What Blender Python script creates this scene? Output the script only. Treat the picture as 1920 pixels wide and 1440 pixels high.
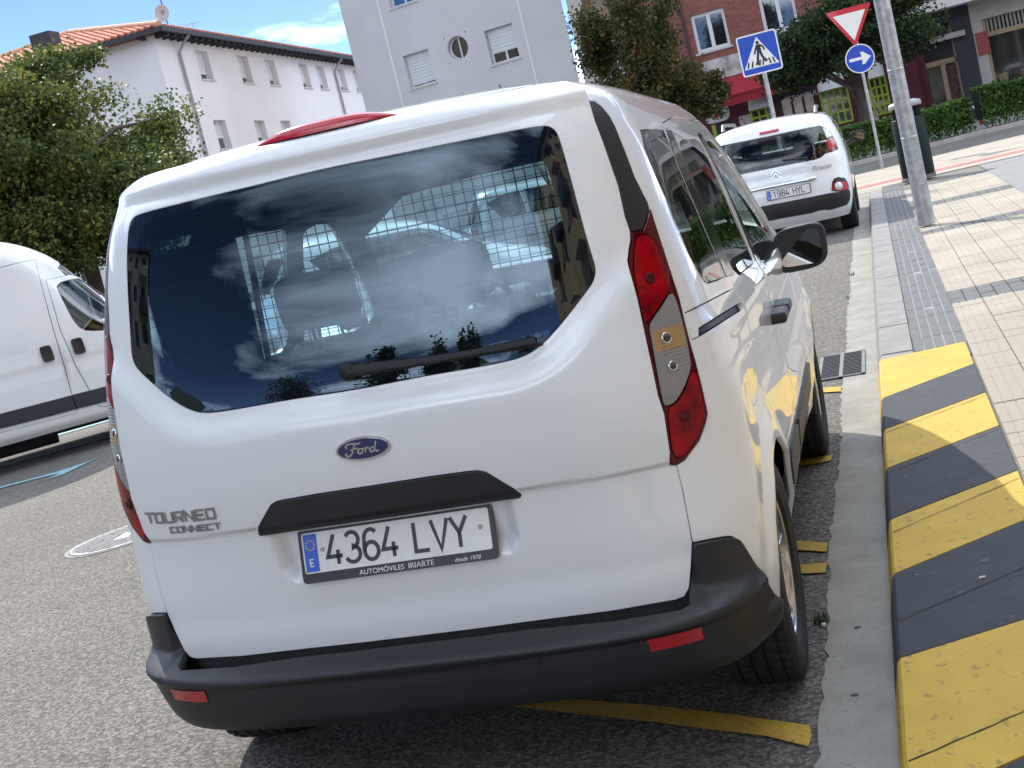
import bpy, bmesh, math, random
import numpy as np
from mathutils import Vector, Matrix, geometry
from mathutils.bvhtree import BVHTree
R = math.radians
scene = bpy.context.scene
for o in list(bpy.data.objects): bpy.data.objects.remove(o)
col = scene.collection

# ------------------------------------------------------------------ camera
CAM = np.array([1.31905, -3.28938, 1.60257]); YAW, PITCH, ROLL, FPX = -0.275174, -0.147844, -0.210143, 2653.17
_f = np.array([math.sin(YAW) * math.cos(PITCH), math.cos(YAW) * math.cos(PITCH), math.sin(PITCH)])
_r0 = np.array([math.cos(YAW), -math.sin(YAW), 0.0]); _u0 = np.cross(_r0, _f)
_r = math.cos(ROLL) * _r0 + math.sin(ROLL) * _u0; _u = -math.sin(ROLL) * _r0 + math.cos(ROLL) * _u0
cam = bpy.data.cameras.new('camera'); camo = bpy.data.objects.new('camera', cam); col.objects.link(camo)
cam.sensor_width = 36.0; cam.lens = FPX / 1920 * 36; cam.clip_start = 0.05; cam.clip_end = 3000
camo.matrix_world = Matrix(((_r[0], _u[0], -_f[0], CAM[0]), (_r[1], _u[1], -_f[1], CAM[1]), (_r[2], _u[2], -_f[2], CAM[2]), (0, 0, 0, 1)))
scene.camera = camo
def ray(px, py): return _f + _r * (px - 960) / FPX + _u * (720 - py) / FPX
def at(px, py, depth): return CAM + ray(px, py) * depth              # depth along the optical axis
def ground(px, py, z=0.0):
    d = ray(px, py); return CAM + d * ((z - CAM[2]) / d[2])

# ------------------------------------------------------------------ light
SUN = Vector((-0.72, 1.0, 1.0)).normalized()                          # towards the sun
EL = math.asin(SUN.z); AZ = math.atan2(SUN.x, SUN.y)
world = bpy.data.worlds.new('World'); scene.world = world; world.use_nodes = True
nt = world.node_tree; nt.nodes.clear()
def N(t, typ, **kw):
    n = t.nodes.new(typ)
    for k, v in kw.items():
        if k in n.bl_rna.properties and k != 'inputs': setattr(n, k, v)
        else: n.inputs[k.replace('_', ' ')].default_value = v
    return n
sky = N(nt, 'ShaderNodeTexSky', sky_type='NISHITA', sun_disc=False, sun_elevation=EL, sun_rotation=AZ, altitude=450, air_density=0.17, dust_density=0.0, ozone_density=1.5)
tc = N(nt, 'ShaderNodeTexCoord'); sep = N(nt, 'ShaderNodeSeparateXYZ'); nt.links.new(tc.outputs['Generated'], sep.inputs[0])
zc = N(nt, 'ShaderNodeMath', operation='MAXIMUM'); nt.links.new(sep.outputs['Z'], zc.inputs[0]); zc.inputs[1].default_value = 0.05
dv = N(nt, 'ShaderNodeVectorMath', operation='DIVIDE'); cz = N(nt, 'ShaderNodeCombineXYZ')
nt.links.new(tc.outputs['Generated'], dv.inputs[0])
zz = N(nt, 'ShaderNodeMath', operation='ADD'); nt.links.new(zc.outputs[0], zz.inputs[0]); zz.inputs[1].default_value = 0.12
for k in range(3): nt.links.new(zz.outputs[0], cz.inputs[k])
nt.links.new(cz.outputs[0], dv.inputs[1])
cn = N(nt, 'ShaderNodeTexNoise', Scale=0.55, Detail=9.0, Roughness=0.55); of = N(nt, 'ShaderNodeVectorMath', operation='ADD'); of.inputs[1].default_value = (12.3, 2.12, 1.7); nt.links.new(dv.outputs[0], of.inputs[0]); nt.links.new(of.outputs[0], cn.inputs['Vector'])  # offset keeps most of the cloud out of the visible sky
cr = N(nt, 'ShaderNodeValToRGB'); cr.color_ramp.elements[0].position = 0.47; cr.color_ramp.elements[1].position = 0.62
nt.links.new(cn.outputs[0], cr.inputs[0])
mixc = N(nt, 'ShaderNodeMixRGB'); mixc.inputs[2].default_value = (10.6, 12.0, 13.8, 1)  # clouds brightened and blued as added fill light for the shade
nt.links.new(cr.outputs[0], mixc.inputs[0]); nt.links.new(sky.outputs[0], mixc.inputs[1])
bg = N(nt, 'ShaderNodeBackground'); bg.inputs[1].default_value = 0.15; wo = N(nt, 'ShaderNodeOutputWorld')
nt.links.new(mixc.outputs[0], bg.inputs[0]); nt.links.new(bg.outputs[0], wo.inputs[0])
sl = bpy.data.lights.new('sun', 'SUN'); sl.energy = 2.0; sl.angle = R(0.53); sl.color = (1.0, 0.94, 0.83)
so = bpy.data.objects.new('sun', sl); col.objects.link(so); so.location = (-20, 30, 40); so.rotation_euler = SUN.to_track_quat('Z', 'Y').to_euler()
scene.view_settings.view_transform = 'Standard'; scene.view_settings.look = 'None'; scene.view_settings.gamma = 1.0
scene.view_settings.use_curve_mapping = False; scene.view_settings.exposure = 1.5
scene.render.resolution_x = 1024; scene.render.resolution_y = 768

# gravity in the street frame (the road leans towards its gutter); far ground and all upright things follow it
GUP = Vector((-0.0337, 0.0082, 1.0)).normalized()
GROT = Vector((0, 0, 1)).rotation_difference(GUP).to_matrix().to_4x4()
def gz(x, y): return 0.0337 * x - 0.0082 * y + 0.14

# ------------------------------------------------------------------ materials
MATS = {}
def mat(name, color=(0.8, 0.8, 0.8), rough=0.5, metal=0.0, coat=0.0, coat_rough=0.03, spec=0.5, noise=None, bump=None, trans=None, alpha=None, ior=1.5, wear=None):
    """noise=(scale, amount): value variation; bump=(scale, strength); wear=(scale, threshold, colour)"""
    if name in MATS: return MATS[name]
    m = bpy.data.materials.new(name); m.use_nodes = True; t = m.node_tree; b = t.nodes['Principled BSDF']; MATS[name] = m
    b.inputs['Base Color'].default_value = (*color, 1); b.inputs['Roughness'].default_value = rough; b.inputs['Metallic'].default_value = metal
    b.inputs['Coat Weight'].default_value = coat; b.inputs['Coat Roughness'].default_value = coat_rough; b.inputs['Specular IOR Level'].default_value = spec; b.inputs['IOR'].default_value = ior
    geo = None
    if noise or bump or wear:
        geo = N(t, 'ShaderNodeTexCoord')
    src = None
    if noise:
        nz = N(t, 'ShaderNodeTexNoise', Scale=noise[0], Detail=6.0, Roughness=0.6); t.links.new(geo.outputs['Object'], nz.inputs['Vector'])
        mr = N(t, 'ShaderNodeMapRange'); mr.inputs[1].default_value = 0.3; mr.inputs[2].default_value = 0.7; mr.inputs[3].default_value = 1 - noise[1]; mr.inputs[4].default_value = 1 + noise[1]
        t.links.new(nz.outputs[0], mr.inputs[0])
        mx = N(t, 'ShaderNodeMixRGB', blend_type='MULTIPLY'); mx.inputs[0].default_value = 1; mx.inputs[1].default_value = (*color, 1)
        t.links.new(mr.outputs[0], mx.inputs[2]); src = mx.outputs[0]
    if wear:
        nw = N(t, 'ShaderNodeTexNoise', Scale=wear[0], Detail=9.0, Roughness=0.72); t.links.new(geo.outputs['Object'], nw.inputs['Vector'])
        rw = N(t, 'ShaderNodeValToRGB'); rw.color_ramp.elements[0].position = wear[1]; rw.color_ramp.elements[1].position = wear[1] + 0.03; t.links.new(nw.outputs[0], rw.inputs[0])
        m2 = N(t, 'ShaderNodeMixRGB'); m2.inputs[1].default_value = (*color, 1); m2.inputs[2].default_value = (*wear[2], 1)
        if src: t.links.new(src, m2.inputs[1])
        t.links.new(rw.outputs[0], m2.inputs[0]); src = m2.outputs[0]
    if src: t.links.new(src, b.inputs['Base Color'])
    if bump:
        nb = N(t, 'ShaderNodeTexNoise', Scale=bump[0], Detail=5.0, Roughness=0.6); t.links.new(geo.outputs['Object'], nb.inputs['Vector'])
        bp = N(t, 'ShaderNodeBump'); bp.inputs['Strength'].default_value = bump[1]; bp.inputs['Distance'].default_value = 0.01
        t.links.new(nb.outputs[0], bp.inputs['Height']); t.links.new(bp.outputs[0], b.inputs['Normal'])
    return m
def glossblack(name, refl, sheen):
    """opaque black behind the same reflecting surface as a pane"""
    m = glass(name, (0, 0, 0), refl, sheen=sheen); t = m.node_tree; d = N(t, 'ShaderNodeBsdfDiffuse'); d.inputs[0].default_value = (0.006, 0.008, 0.012, 1); mx = [n for n in t.nodes if n.type == 'MIX_SHADER'][0]; t.links.new(d.outputs[0], mx.inputs[1]); return m
def glass(name, tint=(0.5, 0.6, 0.6), refl=1.5, rough=0.0, sheen=(1, 1, 1)):
    """a thin pane: clear tinted transmission under a Fresnel reflection"""
    if name in MATS: return MATS[name]
    m = bpy.data.materials.new(name); m.use_nodes = True; t = m.node_tree; t.nodes.clear(); MATS[name] = m
    tr = N(t, 'ShaderNodeBsdfTransparent'); tr.inputs[0].default_value = (*tint, 1)
    gl = N(t, 'ShaderNodeBsdfGlossy'); gl.inputs['Roughness'].default_value = rough; gl.inputs[0].default_value = (*sheen, 1)
    # Schlick reflectance from the facing angle, the same from both sides of the pane
    lw = N(t, 'ShaderNodeLayerWeight'); lw.inputs[0].default_value = 0.5; r0 = ((refl - 1) / (refl + 1)) ** 2
    pw = N(t, 'ShaderNodeMath', operation='POWER'); pw.inputs[1].default_value = 5.0; t.links.new(lw.outputs['Facing'], pw.inputs[0])
    fr = N(t, 'ShaderNodeMath', operation='MULTIPLY_ADD'); fr.inputs[1].default_value = 1 - r0; fr.inputs[2].default_value = r0; t.links.new(pw.outputs[0], fr.inputs[0])
    mx = N(t, 'ShaderNodeMixShader'); out = N(t, 'ShaderNodeOutputMaterial')
    t.links.new(fr.outputs[0], mx.inputs[0]); t.links.new(tr.outputs[0], mx.inputs[1]); t.links.new(gl.outputs[0], mx.inputs[2]); t.links.new(mx.outputs[0], out.inputs[0])
    return m

# ------------------------------------------------------------------ object helpers
def tag(o, label=None, cat=None, group=None, kind=None):
    if label: o['label'] = label
    if cat: o['category'] = cat
    if group: o['group'] = group
    if kind: o['kind'] = kind
    return o
def empty(name, loc=(0, 0, 0), rz=0.0, grav=False):
    o = bpy.data.objects.new(name, None); col.objects.link(o); o.empty_display_size = 0.2
    m = Matrix.Translation(Vector(loc)) @ ((GROT if grav else Matrix.Identity(4)) @ Matrix.Rotation(rz, 4, 'Z')); o.matrix_world = m
    return o
def link(name, me, m=None, parent=None):
    o = bpy.data.objects.new(name, me); col.objects.link(o)
    if m is not None:
        for k in (m if isinstance(m, (list, tuple)) else [m]): me.materials.append(k)
    if parent is not None: o.parent = parent
    return o
class MB:
    """collects shapes for one mesh object"""
    def __init__(s): s.v = []; s.f = []; s.mi = []; s.sm = []
    def add(s, vs, fs, mi=0, smooth=False):
        k = len(s.v); s.v += [tuple(map(float, p)) for p in vs]
        for f in fs: s.f.append(tuple(k + i for i in f)); s.mi.append(mi); s.sm.append(smooth)
        return s
    def box(s, a, b, mi=0, M=None, bev=0.0):
        x0, y0, z0 = a; x1, y1, z1 = b
        if bev > 0:
            bm = bmesh.new(); bmesh.ops.create_cube(bm, size=1)
            for v in bm.verts: v.co = Vector(((x0 + x1) / 2 + v.co.x * (x1 - x0), (y0 + y1) / 2 + v.co.y * (y1 - y0), (z0 + z1) / 2 + v.co.z * (z1 - z0)))
            bmesh.ops.bevel(bm, geom=bm.edges[:], offset=bev, segments=2, affect='EDGES', profile=0.5)
            bm.verts.index_update(); vs = [v.co.copy() for v in bm.verts]; fs = [tuple(v.index for v in f.verts) for f in bm.faces]; bm.free()
        else:
            vs = [Vector(p) for p in ((x0, y0, z0), (x1, y0, z0), (x1, y1, z0), (x0, y1, z0), (x0, y0, z1), (x1, y0, z1), (x1, y1, z1), (x0, y1, z1))]
            fs = [(0, 3, 2, 1), (4, 5, 6, 7), (0, 1, 5, 4), (1, 2, 6, 5), (2, 3, 7, 6), (3, 0, 4, 7)]
        if M is not None: vs = [M @ v for v in vs]
        return s.add(vs, fs, mi)
    def tube(s, pts, rad, n=10, mi=0, cap=True, smooth=True, flat=1.0):
        pts = [Vector(p) for p in pts]; rads = rad if isinstance(rad, (list, tuple)) else [rad] * len(pts); vs = []; fs = []; up = None
        for i, p in enumerate(pts):
            d = (pts[min(i + 1, len(pts) - 1)] - pts[max(i - 1, 0)]).normalized()
            if up is None: up = d.orthogonal().normalized()
            up = (up - d * up.dot(d)).normalized(); si = d.cross(up)
            for k in range(n):
                a = 2 * math.pi * k / n; vs.append(p + (up * math.cos(a) + si * math.sin(a) * flat) * rads[i])
        for i in range(len(pts) - 1):
            for k in range(n): a = i * n + k; b = i * n + (k + 1) % n; fs.append((a, b, b + n, a + n))
        s.add(vs, fs, mi, smooth)
        if cap: s.add(vs[:n], [tuple(range(n))[::-1]], mi); s.add(vs[-n:], [tuple(range(n))], mi)
        return s
    def lathe(s, prof, n=32, M=None, mi=0, smooth=True, closed=False):
        """prof: (radius, height) pairs about Z"""
        vs = []; fs = []; m = len(prof)
        for r, h in prof:
            for k in range(n): a = 2 * math.pi * k / n; vs.append(Vector((r * math.cos(a), r * math.sin(a), h)))
        for i in range(m if closed else m - 1):
            for k in range(n): a = i * n + k; b = i * n + (k + 1) % n; c = ((i + 1) % m) * n; fs.append((a, b, c + (k + 1) % n, c + k))
        if M is not None: vs = [M @ v for v in vs]
        return s.add(vs, fs, mi, smooth)
    def prism(s, poly, d, M=None, mi=0, bev=0.0):
        """2-D polygon (x, y) extruded 0..d along z"""
        n = len(poly); tri = geometry.tessellate_polygon([[Vector((p[0], p[1], 0)) for p in poly]])
        area = sum(poly[i][0] * poly[(i + 1) % n][1] - poly[(i + 1) % n][0] * poly[i][1] for i in range(n))
        if area < 0: poly = poly[::-1]; tri = geometry.tessellate_polygon([[Vector((p[0], p[1], 0)) for p in poly]])
        lo = [Vector((p[0], p[1], 0)) for p in poly]; hi = [Vector((p[0], p[1], d)) for p in poly]; vs = lo + hi; fs = []
        for t in tri:
            a, b, c = t
            cr_ = (poly[b][0] - poly[a][0]) * (poly[c][1] - poly[a][1]) - (poly[b][1] - poly[a][1]) * (poly[c][0] - poly[a][0])
            if cr_ < 0: a, b, c = a, c, b
            fs.append((a + n, b + n, c + n)); fs.append((a, c, b))
        for i in range(n): j = (i + 1) % n; fs.append((i, j, j + n, i + n))
        if M is not None: vs = [M @ v for v in vs]
        return s.add(vs, fs, mi)
    def mesh(s, name):
        me = bpy.data.meshes.new(name); me.from_pydata(s.v, [], s.f); me.polygons.foreach_set('material_index', s.mi); me.polygons.foreach_set('use_smooth', s.sm); me.update(); return me
    def build(s, name, m, parent=None): return link(name, s.mesh(name), m, parent)
def strokes(polys, w):
    """stroked polylines as 2-D quads with mitred joins: list of polygons"""
    out = []
    for pl in polys:
        pl = [Vector(p) for p in pl]; n = len(pl); L = []; Rr = []
        closed = (pl[0] - pl[-1]).length < 1e-6 and n > 2
        if closed: pl = pl[:-1]; n -= 1
        for i in range(n):
            a = pl[(i - 1) % n] if (closed or i > 0) else None; b = pl[(i + 1) % n] if (closed or i < n - 1) else None
            d1 = (pl[i] - a).normalized() if a is not None else None; d2 = (b - pl[i]).normalized() if b is not None else None
            if d1 is None: d1 = d2
            if d2 is None: d2 = d1
            t = (d1 + d2); t = t.normalized() if t.length > 1e-6 else d1; nn = Vector((-t.y, t.x)); k = 1 / max(0.5, nn.dot(Vector((-d1.y, d1.x))))
            L.append(pl[i] + nn * w / 2 * k); Rr.append(pl[i] - nn * w / 2 * k)
        for i in range(n if closed else n - 1):
            j = (i + 1) % n; out.append([Rr[i], Rr[j], L[j], L[i]])
    return out
def text_mesh(body, size, name='text', extrude=0.0, shear=0.0, space=1.0, align='LEFT'):
    cu = bpy.data.curves.new(name, 'FONT'); cu.body = body; cu.size = size; cu.extrude = extrude; cu.shear = shear; cu.space_character = space; cu.align_x = align; cu.align_y = 'BOTTOM_BASELINE'
    o = bpy.data.objects.new(name, cu); col.objects.link(o); dg = bpy.context.evaluated_depsgraph_get(); me = bpy.data.meshes.new_from_object(o.evaluated_get(dg)); bpy.data.objects.remove(o); bpy.data.curves.remove(cu)
    return me
def arc(cx, cy, rx, ry, a0, a1, n=10): return [(cx + rx * math.cos(R(a0 + (a1 - a0) * i / n)), cy + ry * math.sin(R(a0 + (a1 - a0) * i / n))) for i in range(n + 1)]
def smooth01(x): x = np.clip(x, 0, 1); return x * x * (3 - 2 * x)
def seg_dist(P, poly, closed=True):
    """distance of 2-D points to a polyline"""
    P = np.asarray(P, float); d = np.full(len(P), 1e9); poly = np.asarray(poly, float); n = len(poly)
    for i in range(n if closed else n - 1):
        a = poly[i]; b = poly[(i + 1) % n]; ab = b - a; t = np.clip(((P - a) @ ab) / max(ab @ ab, 1e-12), 0, 1); d = np.minimum(d, np.linalg.norm(P - a - t[:, None] * ab, axis=1))
    return d
def inside(P, poly):
    P = np.asarray(P, float); poly = np.asarray(poly, float); r = np.zeros(len(P), bool); n = len(poly); j = n - 1
    for i in range(n):
        xi, yi = poly[i]; xj, yj = poly[j]
        c = ((yi > P[:, 1]) != (yj > P[:, 1])); 
        if yi != yj: r ^= c & (P[:, 0] < (xj - xi) * (P[:, 1] - yi) / (yj - yi) + xi)
        j = i
    return r
def dens(pts, step):
    """resample a polyline so that no segment is longer than step"""
    out = []; pts = [np.asarray(p, float) for p in pts]
    for a, b in zip(pts[:-1], pts[1:]):
        k = max(1, int(np.ceil(np.linalg.norm(b - a) / step)))
        for i in range(k): out.append(a + (b - a) * i / k)
    out.append(pts[-1]); return out
def round_poly(pts, r, n=5):
    """rounded corners on a closed 2-D polygon; r: one radius or one per corner"""
    out = []; m = len(pts); pts = [np.asarray(p, float) for p in pts]
    for i in range(m):
        rr = r[i] if isinstance(r, (list, tuple)) else r; p = pts[i]; a = pts[i - 1] - p; b = pts[(i + 1) % m] - p; la, lb = np.linalg.norm(a), np.linalg.norm(b)
        t = min(rr, la * 0.49, lb * 0.49)
        if t < 1e-6: out.append(tuple(p)); continue
        A = p + a / la * t; B = p + b / lb * t
        for k in range(n + 1): q = k / n; out.append(tuple((1 - q) ** 2 * A + 2 * q * (1 - q) * p + q * q * B))
    return out
def spl(xs, ys, x):
    """monotone-ish cubic (Catmull-Rom) through table points"""
    xs = np.asarray(xs, float); ys = np.asarray(ys, float); x = np.clip(np.asarray(x, float), xs[0], xs[-1]); n = len(xs)
    m = np.zeros(n); d = np.diff(ys) / np.diff(xs); m[0] = d[0]; m[-1] = d[-1]
    for i in range(1, n - 1): m[i] = 0 if d[i - 1] * d[i] <= 0 else 2 * d[i - 1] * d[i] / (d[i - 1] + d[i])
    i = np.clip(np.searchsorted(xs, x, side='right') - 1, 0, n - 2); h = xs[i + 1] - xs[i]; t = (x - xs[i]) / h
    return (2 * t ** 3 - 3 * t ** 2 + 1) * ys[i] + (t ** 3 - 2 * t ** 2 + t) * h * m[i] + (-2 * t ** 3 + 3 * t ** 2) * ys[i + 1] + (t ** 3 - t ** 2) * h * m[i + 1]

# ------------------------------------------------------------------ vehicle skin
class Skin:
    """a vehicle's outer surface as a loft of plan rings, cut into panels along outlines.
    ring table rows: z, half width, rear y, rear depth, rear exponent, front y, front depth, front exponent"""
    def __init__(s, table, nv=90, nr=44, ns=60, nf=36, barrel=0.012, par=None, warp=None):
        T = np.array(table, float); c = np.zeros(len(T)); c[1:] = np.cumsum(np.hypot(np.diff(T[:, 0]), np.maximum(np.abs(np.diff(T[:, 1])), 0.6 * np.abs(np.diff(T[:, 2])))))
        s.V = c[-1]; vv = np.linspace(0, s.V, nv); rows = np.stack([spl(c, T[:, k], vv) for k in range(T.shape[1])], 1)
        grid = []
        for z, w, yr, D, n, yf, Df, nf_ in rows:
            def quad(D, n, m):
                th = np.linspace(0, np.pi / 2, 400); x = np.sin(th) ** (2 / n); y = 1 - np.cos(th) ** (2 / n); x[0] = 0
                xx = w * x; yy = D * y; L = np.r_[0, np.cumsum(np.hypot(np.diff(xx), np.diff(yy)))]; q = np.linspace(0, L[-1], m); return np.interp(q, L, xx), np.interp(q, L, yy)
            xr, y_r = quad(D, n, nr); xf, y_f = quad(Df, nf_, nf)
            ys = np.linspace(yr + D, yf - Df, ns + 2)[1:-1]; X = np.r_[xr, np.full(ns, w), xf[::-1]]; Y = np.r_[yr + y_r, ys, yf - y_f[::-1]]
            ym = (yr + yf) / 2; X = X * (1 - barrel * ((Y - ym) / max(0.5, (yf - yr) / 2)) ** 2)
            grid.append(np.stack([X, Y, np.full(len(X), z)], 1))
        s.P = np.array(grid).transpose(1, 0, 2)                      # [nu, nv, 3]
        if warp is not None: s.P = warp(s.P)
        L = np.linalg.norm(np.diff(s.P, axis=0), axis=2); k = slice(int(nv * 0.15), int(nv * 0.6)); s.uc = np.r_[0, np.cumsum(L[:, k].mean(1))]; s.U = s.uc[-1]; s.vc = vv
        nu = len(s.uc); vs = s.P.reshape(-1, 3); fs = []; s.fi = []
        for i in range(nu - 1):
            for j in range(nv - 1):
                a = i * nv + j; fs += [(a, a + nv, a + nv + 1), (a, a + nv + 1, a + 1)]; s.fi += [(i, j, 0), (i, j, 1)]
        s.bvh = BVHTree.FromPolygons([tuple(v) for v in vs], fs); s.vs = vs; s.fs = fs
        s.par = Matrix.Identity(4) if par is None else par; s.inv = s.par.inverted()
    def cast(s, o, d):
        o = Vector(o); d = Vector(d).normalized(); best = None
        h = s.bvh.ray_cast(o, d)
        if h[0] is None:
            q = s.bvh.find_nearest_range(o, 1e9) if False else None
            # nearest point of the surface to the ray
            t = 0.0; p = o.copy()
            for _ in range(60):
                n = s.bvh.find_nearest(p); t2 = (n[0] - o).dot(d)
                if abs(t2 - t) < 1e-5: break
                t = t2; p = o + d * t
            h = s.bvh.find_nearest(p)
        loc, nor, idx, _ = h; i, j, k = s.fi[idx]; tri = [Vector(s.vs[q]) for q in s.fs[idx]]
        b = geometry.barycentric_transform(loc, *tri, *([Vector((0, 0, 0)), Vector((1, 0, 0)), Vector((1, 1, 0))] if k == 0 else [Vector((0, 0, 0)), Vector((1, 1, 0)), Vector((0, 1, 0))]))
        u = s.uc[i] + (s.uc[i + 1] - s.uc[i]) * b.x; v = s.vc[j] + (s.vc[j + 1] - s.vc[j]) * b.y
        return np.array((u, v)), np.array(loc)
    def px(s, pts, mirror=False):
        """pixels -> uv on the right half; mirror=True: the pixel shows the left half"""
        out = []
        for p in pts:
            o = s.inv @ Vector(CAM); d = s.inv.to_3x3() @ Vector(ray(*p))
            if mirror: o.x *= -1; d.x *= -1
            out.append(s.cast(o, d)[0])
        return out
    def side(s, pts): return [s.cast((5, p[0], p[1]), (-1, 0, 0))[0] for p in pts]     # (y, z) seen from the right
    def rear(s, pts): return [s.cast((p[0], -5, p[1]), (0, 1, 0))[0] for p in pts]     # (x, z) seen from behind
    def top(s, pts): return [s.cast((p[0], p[1], 5), (0, 0, -1))[0] for p in pts]      # (x, y) seen from above
    def front(s, pts): return [s.cast((p[0], 9, p[1]), (0, -1, 0))[0] for p in pts]
    def ev(s, uv):
        uv = np.asarray(uv, float); sg = np.where(uv[:, 0] < 0, -1.0, 1.0); nu, nv = s.P.shape[:2]
        a = np.interp(np.abs(uv[:, 0]), s.uc, np.arange(nu)); b = np.interp(uv[:, 1], s.vc, np.arange(nv))
        def cw(t): return np.stack([-0.5 * t + t * t - 0.5 * t ** 3, 1 - 2.5 * t * t + 1.5 * t ** 3, 0.5 * t + 2 * t * t - 1.5 * t ** 3, -0.5 * t * t + 0.5 * t ** 3], -1)
        i = np.clip(np.floor(a).astype(int), 0, nu - 2); j = np.clip(np.floor(b).astype(int), 0, nv - 2); wa = cw(a - i); wb = cw(b - j); out = np.zeros((len(uv), 3))
        for p in range(4):
            ii = i + p - 1; mir = ii < 0; ii = np.where(mir, -ii, ii); ii = np.clip(ii, 0, nu - 1); mx = np.where(mir, -1.0, 1.0)
            for q in range(4):
                jj = np.clip(j + q - 1, 0, nv - 1); g = s.P[ii, jj].copy(); g[:, 0] *= mx; out += g * (wa[:, p] * wb[:, q])[:, None]
        out[:, 0] *= sg; return out
    def evn(s, uv, disp=None, e=0.004):
        """displaced positions and unit normals"""
        uv = np.asarray(uv, float)
        def base_n(q):
            du = s.ev(q + [e, 0]) - s.ev(q - [e, 0]); q2 = q.copy(); q2[:, 1] = np.clip(q[:, 1], e, s.V - e); dv_ = s.ev(q2 + [0, e]) - s.ev(q2 - [0, e]); n = np.cross(du, dv_); return n / np.maximum(np.linalg.norm(n, axis=1), 1e-9)[:, None]
        n0 = base_n(uv); p0 = s.ev(uv)
        if disp is None: return p0, n0
        def full(q): p = s.ev(q); return p + base_n(q) * disp(p)[:, None]
        du = full(uv + [e, 0]) - full(uv - [e, 0]); q2 = uv.copy(); q2[:, 1] = np.clip(uv[:, 1], e, s.V - e); dv_ = full(q2 + [0, e]) - full(q2 - [0, e]); n = np.cross(du, dv_); n /= np.maximum(np.linalg.norm(n, axis=1), 1e-9)[:, None]
        return full(uv), n
    def cut(s, polys, spacing, both=True):
        """polys: list of (name, uv outline) in order of priority. Returns {name: (uv verts, tris)}; left copies get the suffix '_L'"""
        allp = []
        for nm, pl in polys:
            pl = np.asarray(pl, float)
            sym = pl[:, 0].min() < -1e-4
            allp.append((nm, pl))
            if both and not sym: q = pl.copy(); q[:, 0] *= -1; allp.append((nm + '_L', q[::-1]))
        pts = []; edges = []
        for nm, pl in allp:
            k = len(pts); n = len(pl); pts += [tuple(p) for p in pl]; edges += [(k + i, k + (i + 1) % n) for i in range(n)]
        k = len(pts); U, V = s.U, s.V; nb = 60
        rect = dens([(-U, 0), (U, 0), (U, V), (-U, V), (-U, 0)], 0.12)[:-1]; pts += [tuple(p) for p in rect]; edges += [(k + i, k + (i + 1) % len(rect)) for i in range(len(rect))]
        G = []
        for (u0, u1, v0, v1, h) in spacing:
            nu_ = max(1, int((u1 - u0) / h)); nv_ = max(1, int((v1 - v0) / h))
            a, b = np.meshgrid(np.linspace(u0, u1, nu_ + 1), np.linspace(v0, v1, nv_ + 1)); G.append((np.stack([a.ravel(), b.ravel()], 1), h))
        done = []
        for g, h in G:
            ok = (np.abs(g[:, 0]) < U - h * 0.4) & (g[:, 1] > h * 0.4) & (g[:, 1] < V - h * 0.4)
            for (u0, u1, v0, v1) in done: ok &= ~((g[:, 0] > u0 - h * 0.5) & (g[:, 0] < u1 + h * 0.5) & (g[:, 1] > v0 - h * 0.5) & (g[:, 1] < v1 + h * 0.5))
            g = g[ok]; dmin = np.full(len(g), 9.0)
            for nm, pl in allp:
                lo = pl.min(0) - h; hi = pl.max(0) + h; w = (g > lo).all(1) & (g < hi).all(1)
                if w.any(): dmin[w] = np.minimum(dmin[w], seg_dist(g[w], pl))
            pts += [tuple(p) for p in g[dmin > h * 0.38]]
        
            sp = [q for q in spacing if q[4] == h]
            done += [q[:4] for q in sp]
        r = geometry.delaunay_2d_cdt([Vector(p) for p in pts], edges, [], 0, 1e-5)
        vs = np.array([tuple(v) for v in r[0]]); fs = np.array([f for f in r[2] if len(f) == 3]); cen = vs[fs].mean(1); lab = np.full(len(fs), -1)
        for i in range(len(allp) - 1, -1, -1):
            pl = allp[i][1]; lo = pl.min(0); hi = pl.max(0); w = np.where((cen > lo).all(1) & (cen < hi).all(1))[0]
            if len(w): lab[w[inside(cen[w], pl)]] = i
        area = np.cross(vs[fs[:, 1]] - vs[fs[:, 0]], vs[fs[:, 2]] - vs[fs[:, 0]]); keep = np.abs(area) > 1e-9; fs[area < 0] = fs[area < 0][:, ::-1]
        out = {}
        for i, nm in [(-1, 'body')] + [(i, a[0]) for i, a in enumerate(allp)]:
            f = fs[(lab == i) & keep]
            if len(f) == 0: continue
            used, inv = np.unique(f.ravel(), return_inverse=True); out[nm] = (vs[used], inv.reshape(-1, 3))
        return out
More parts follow.
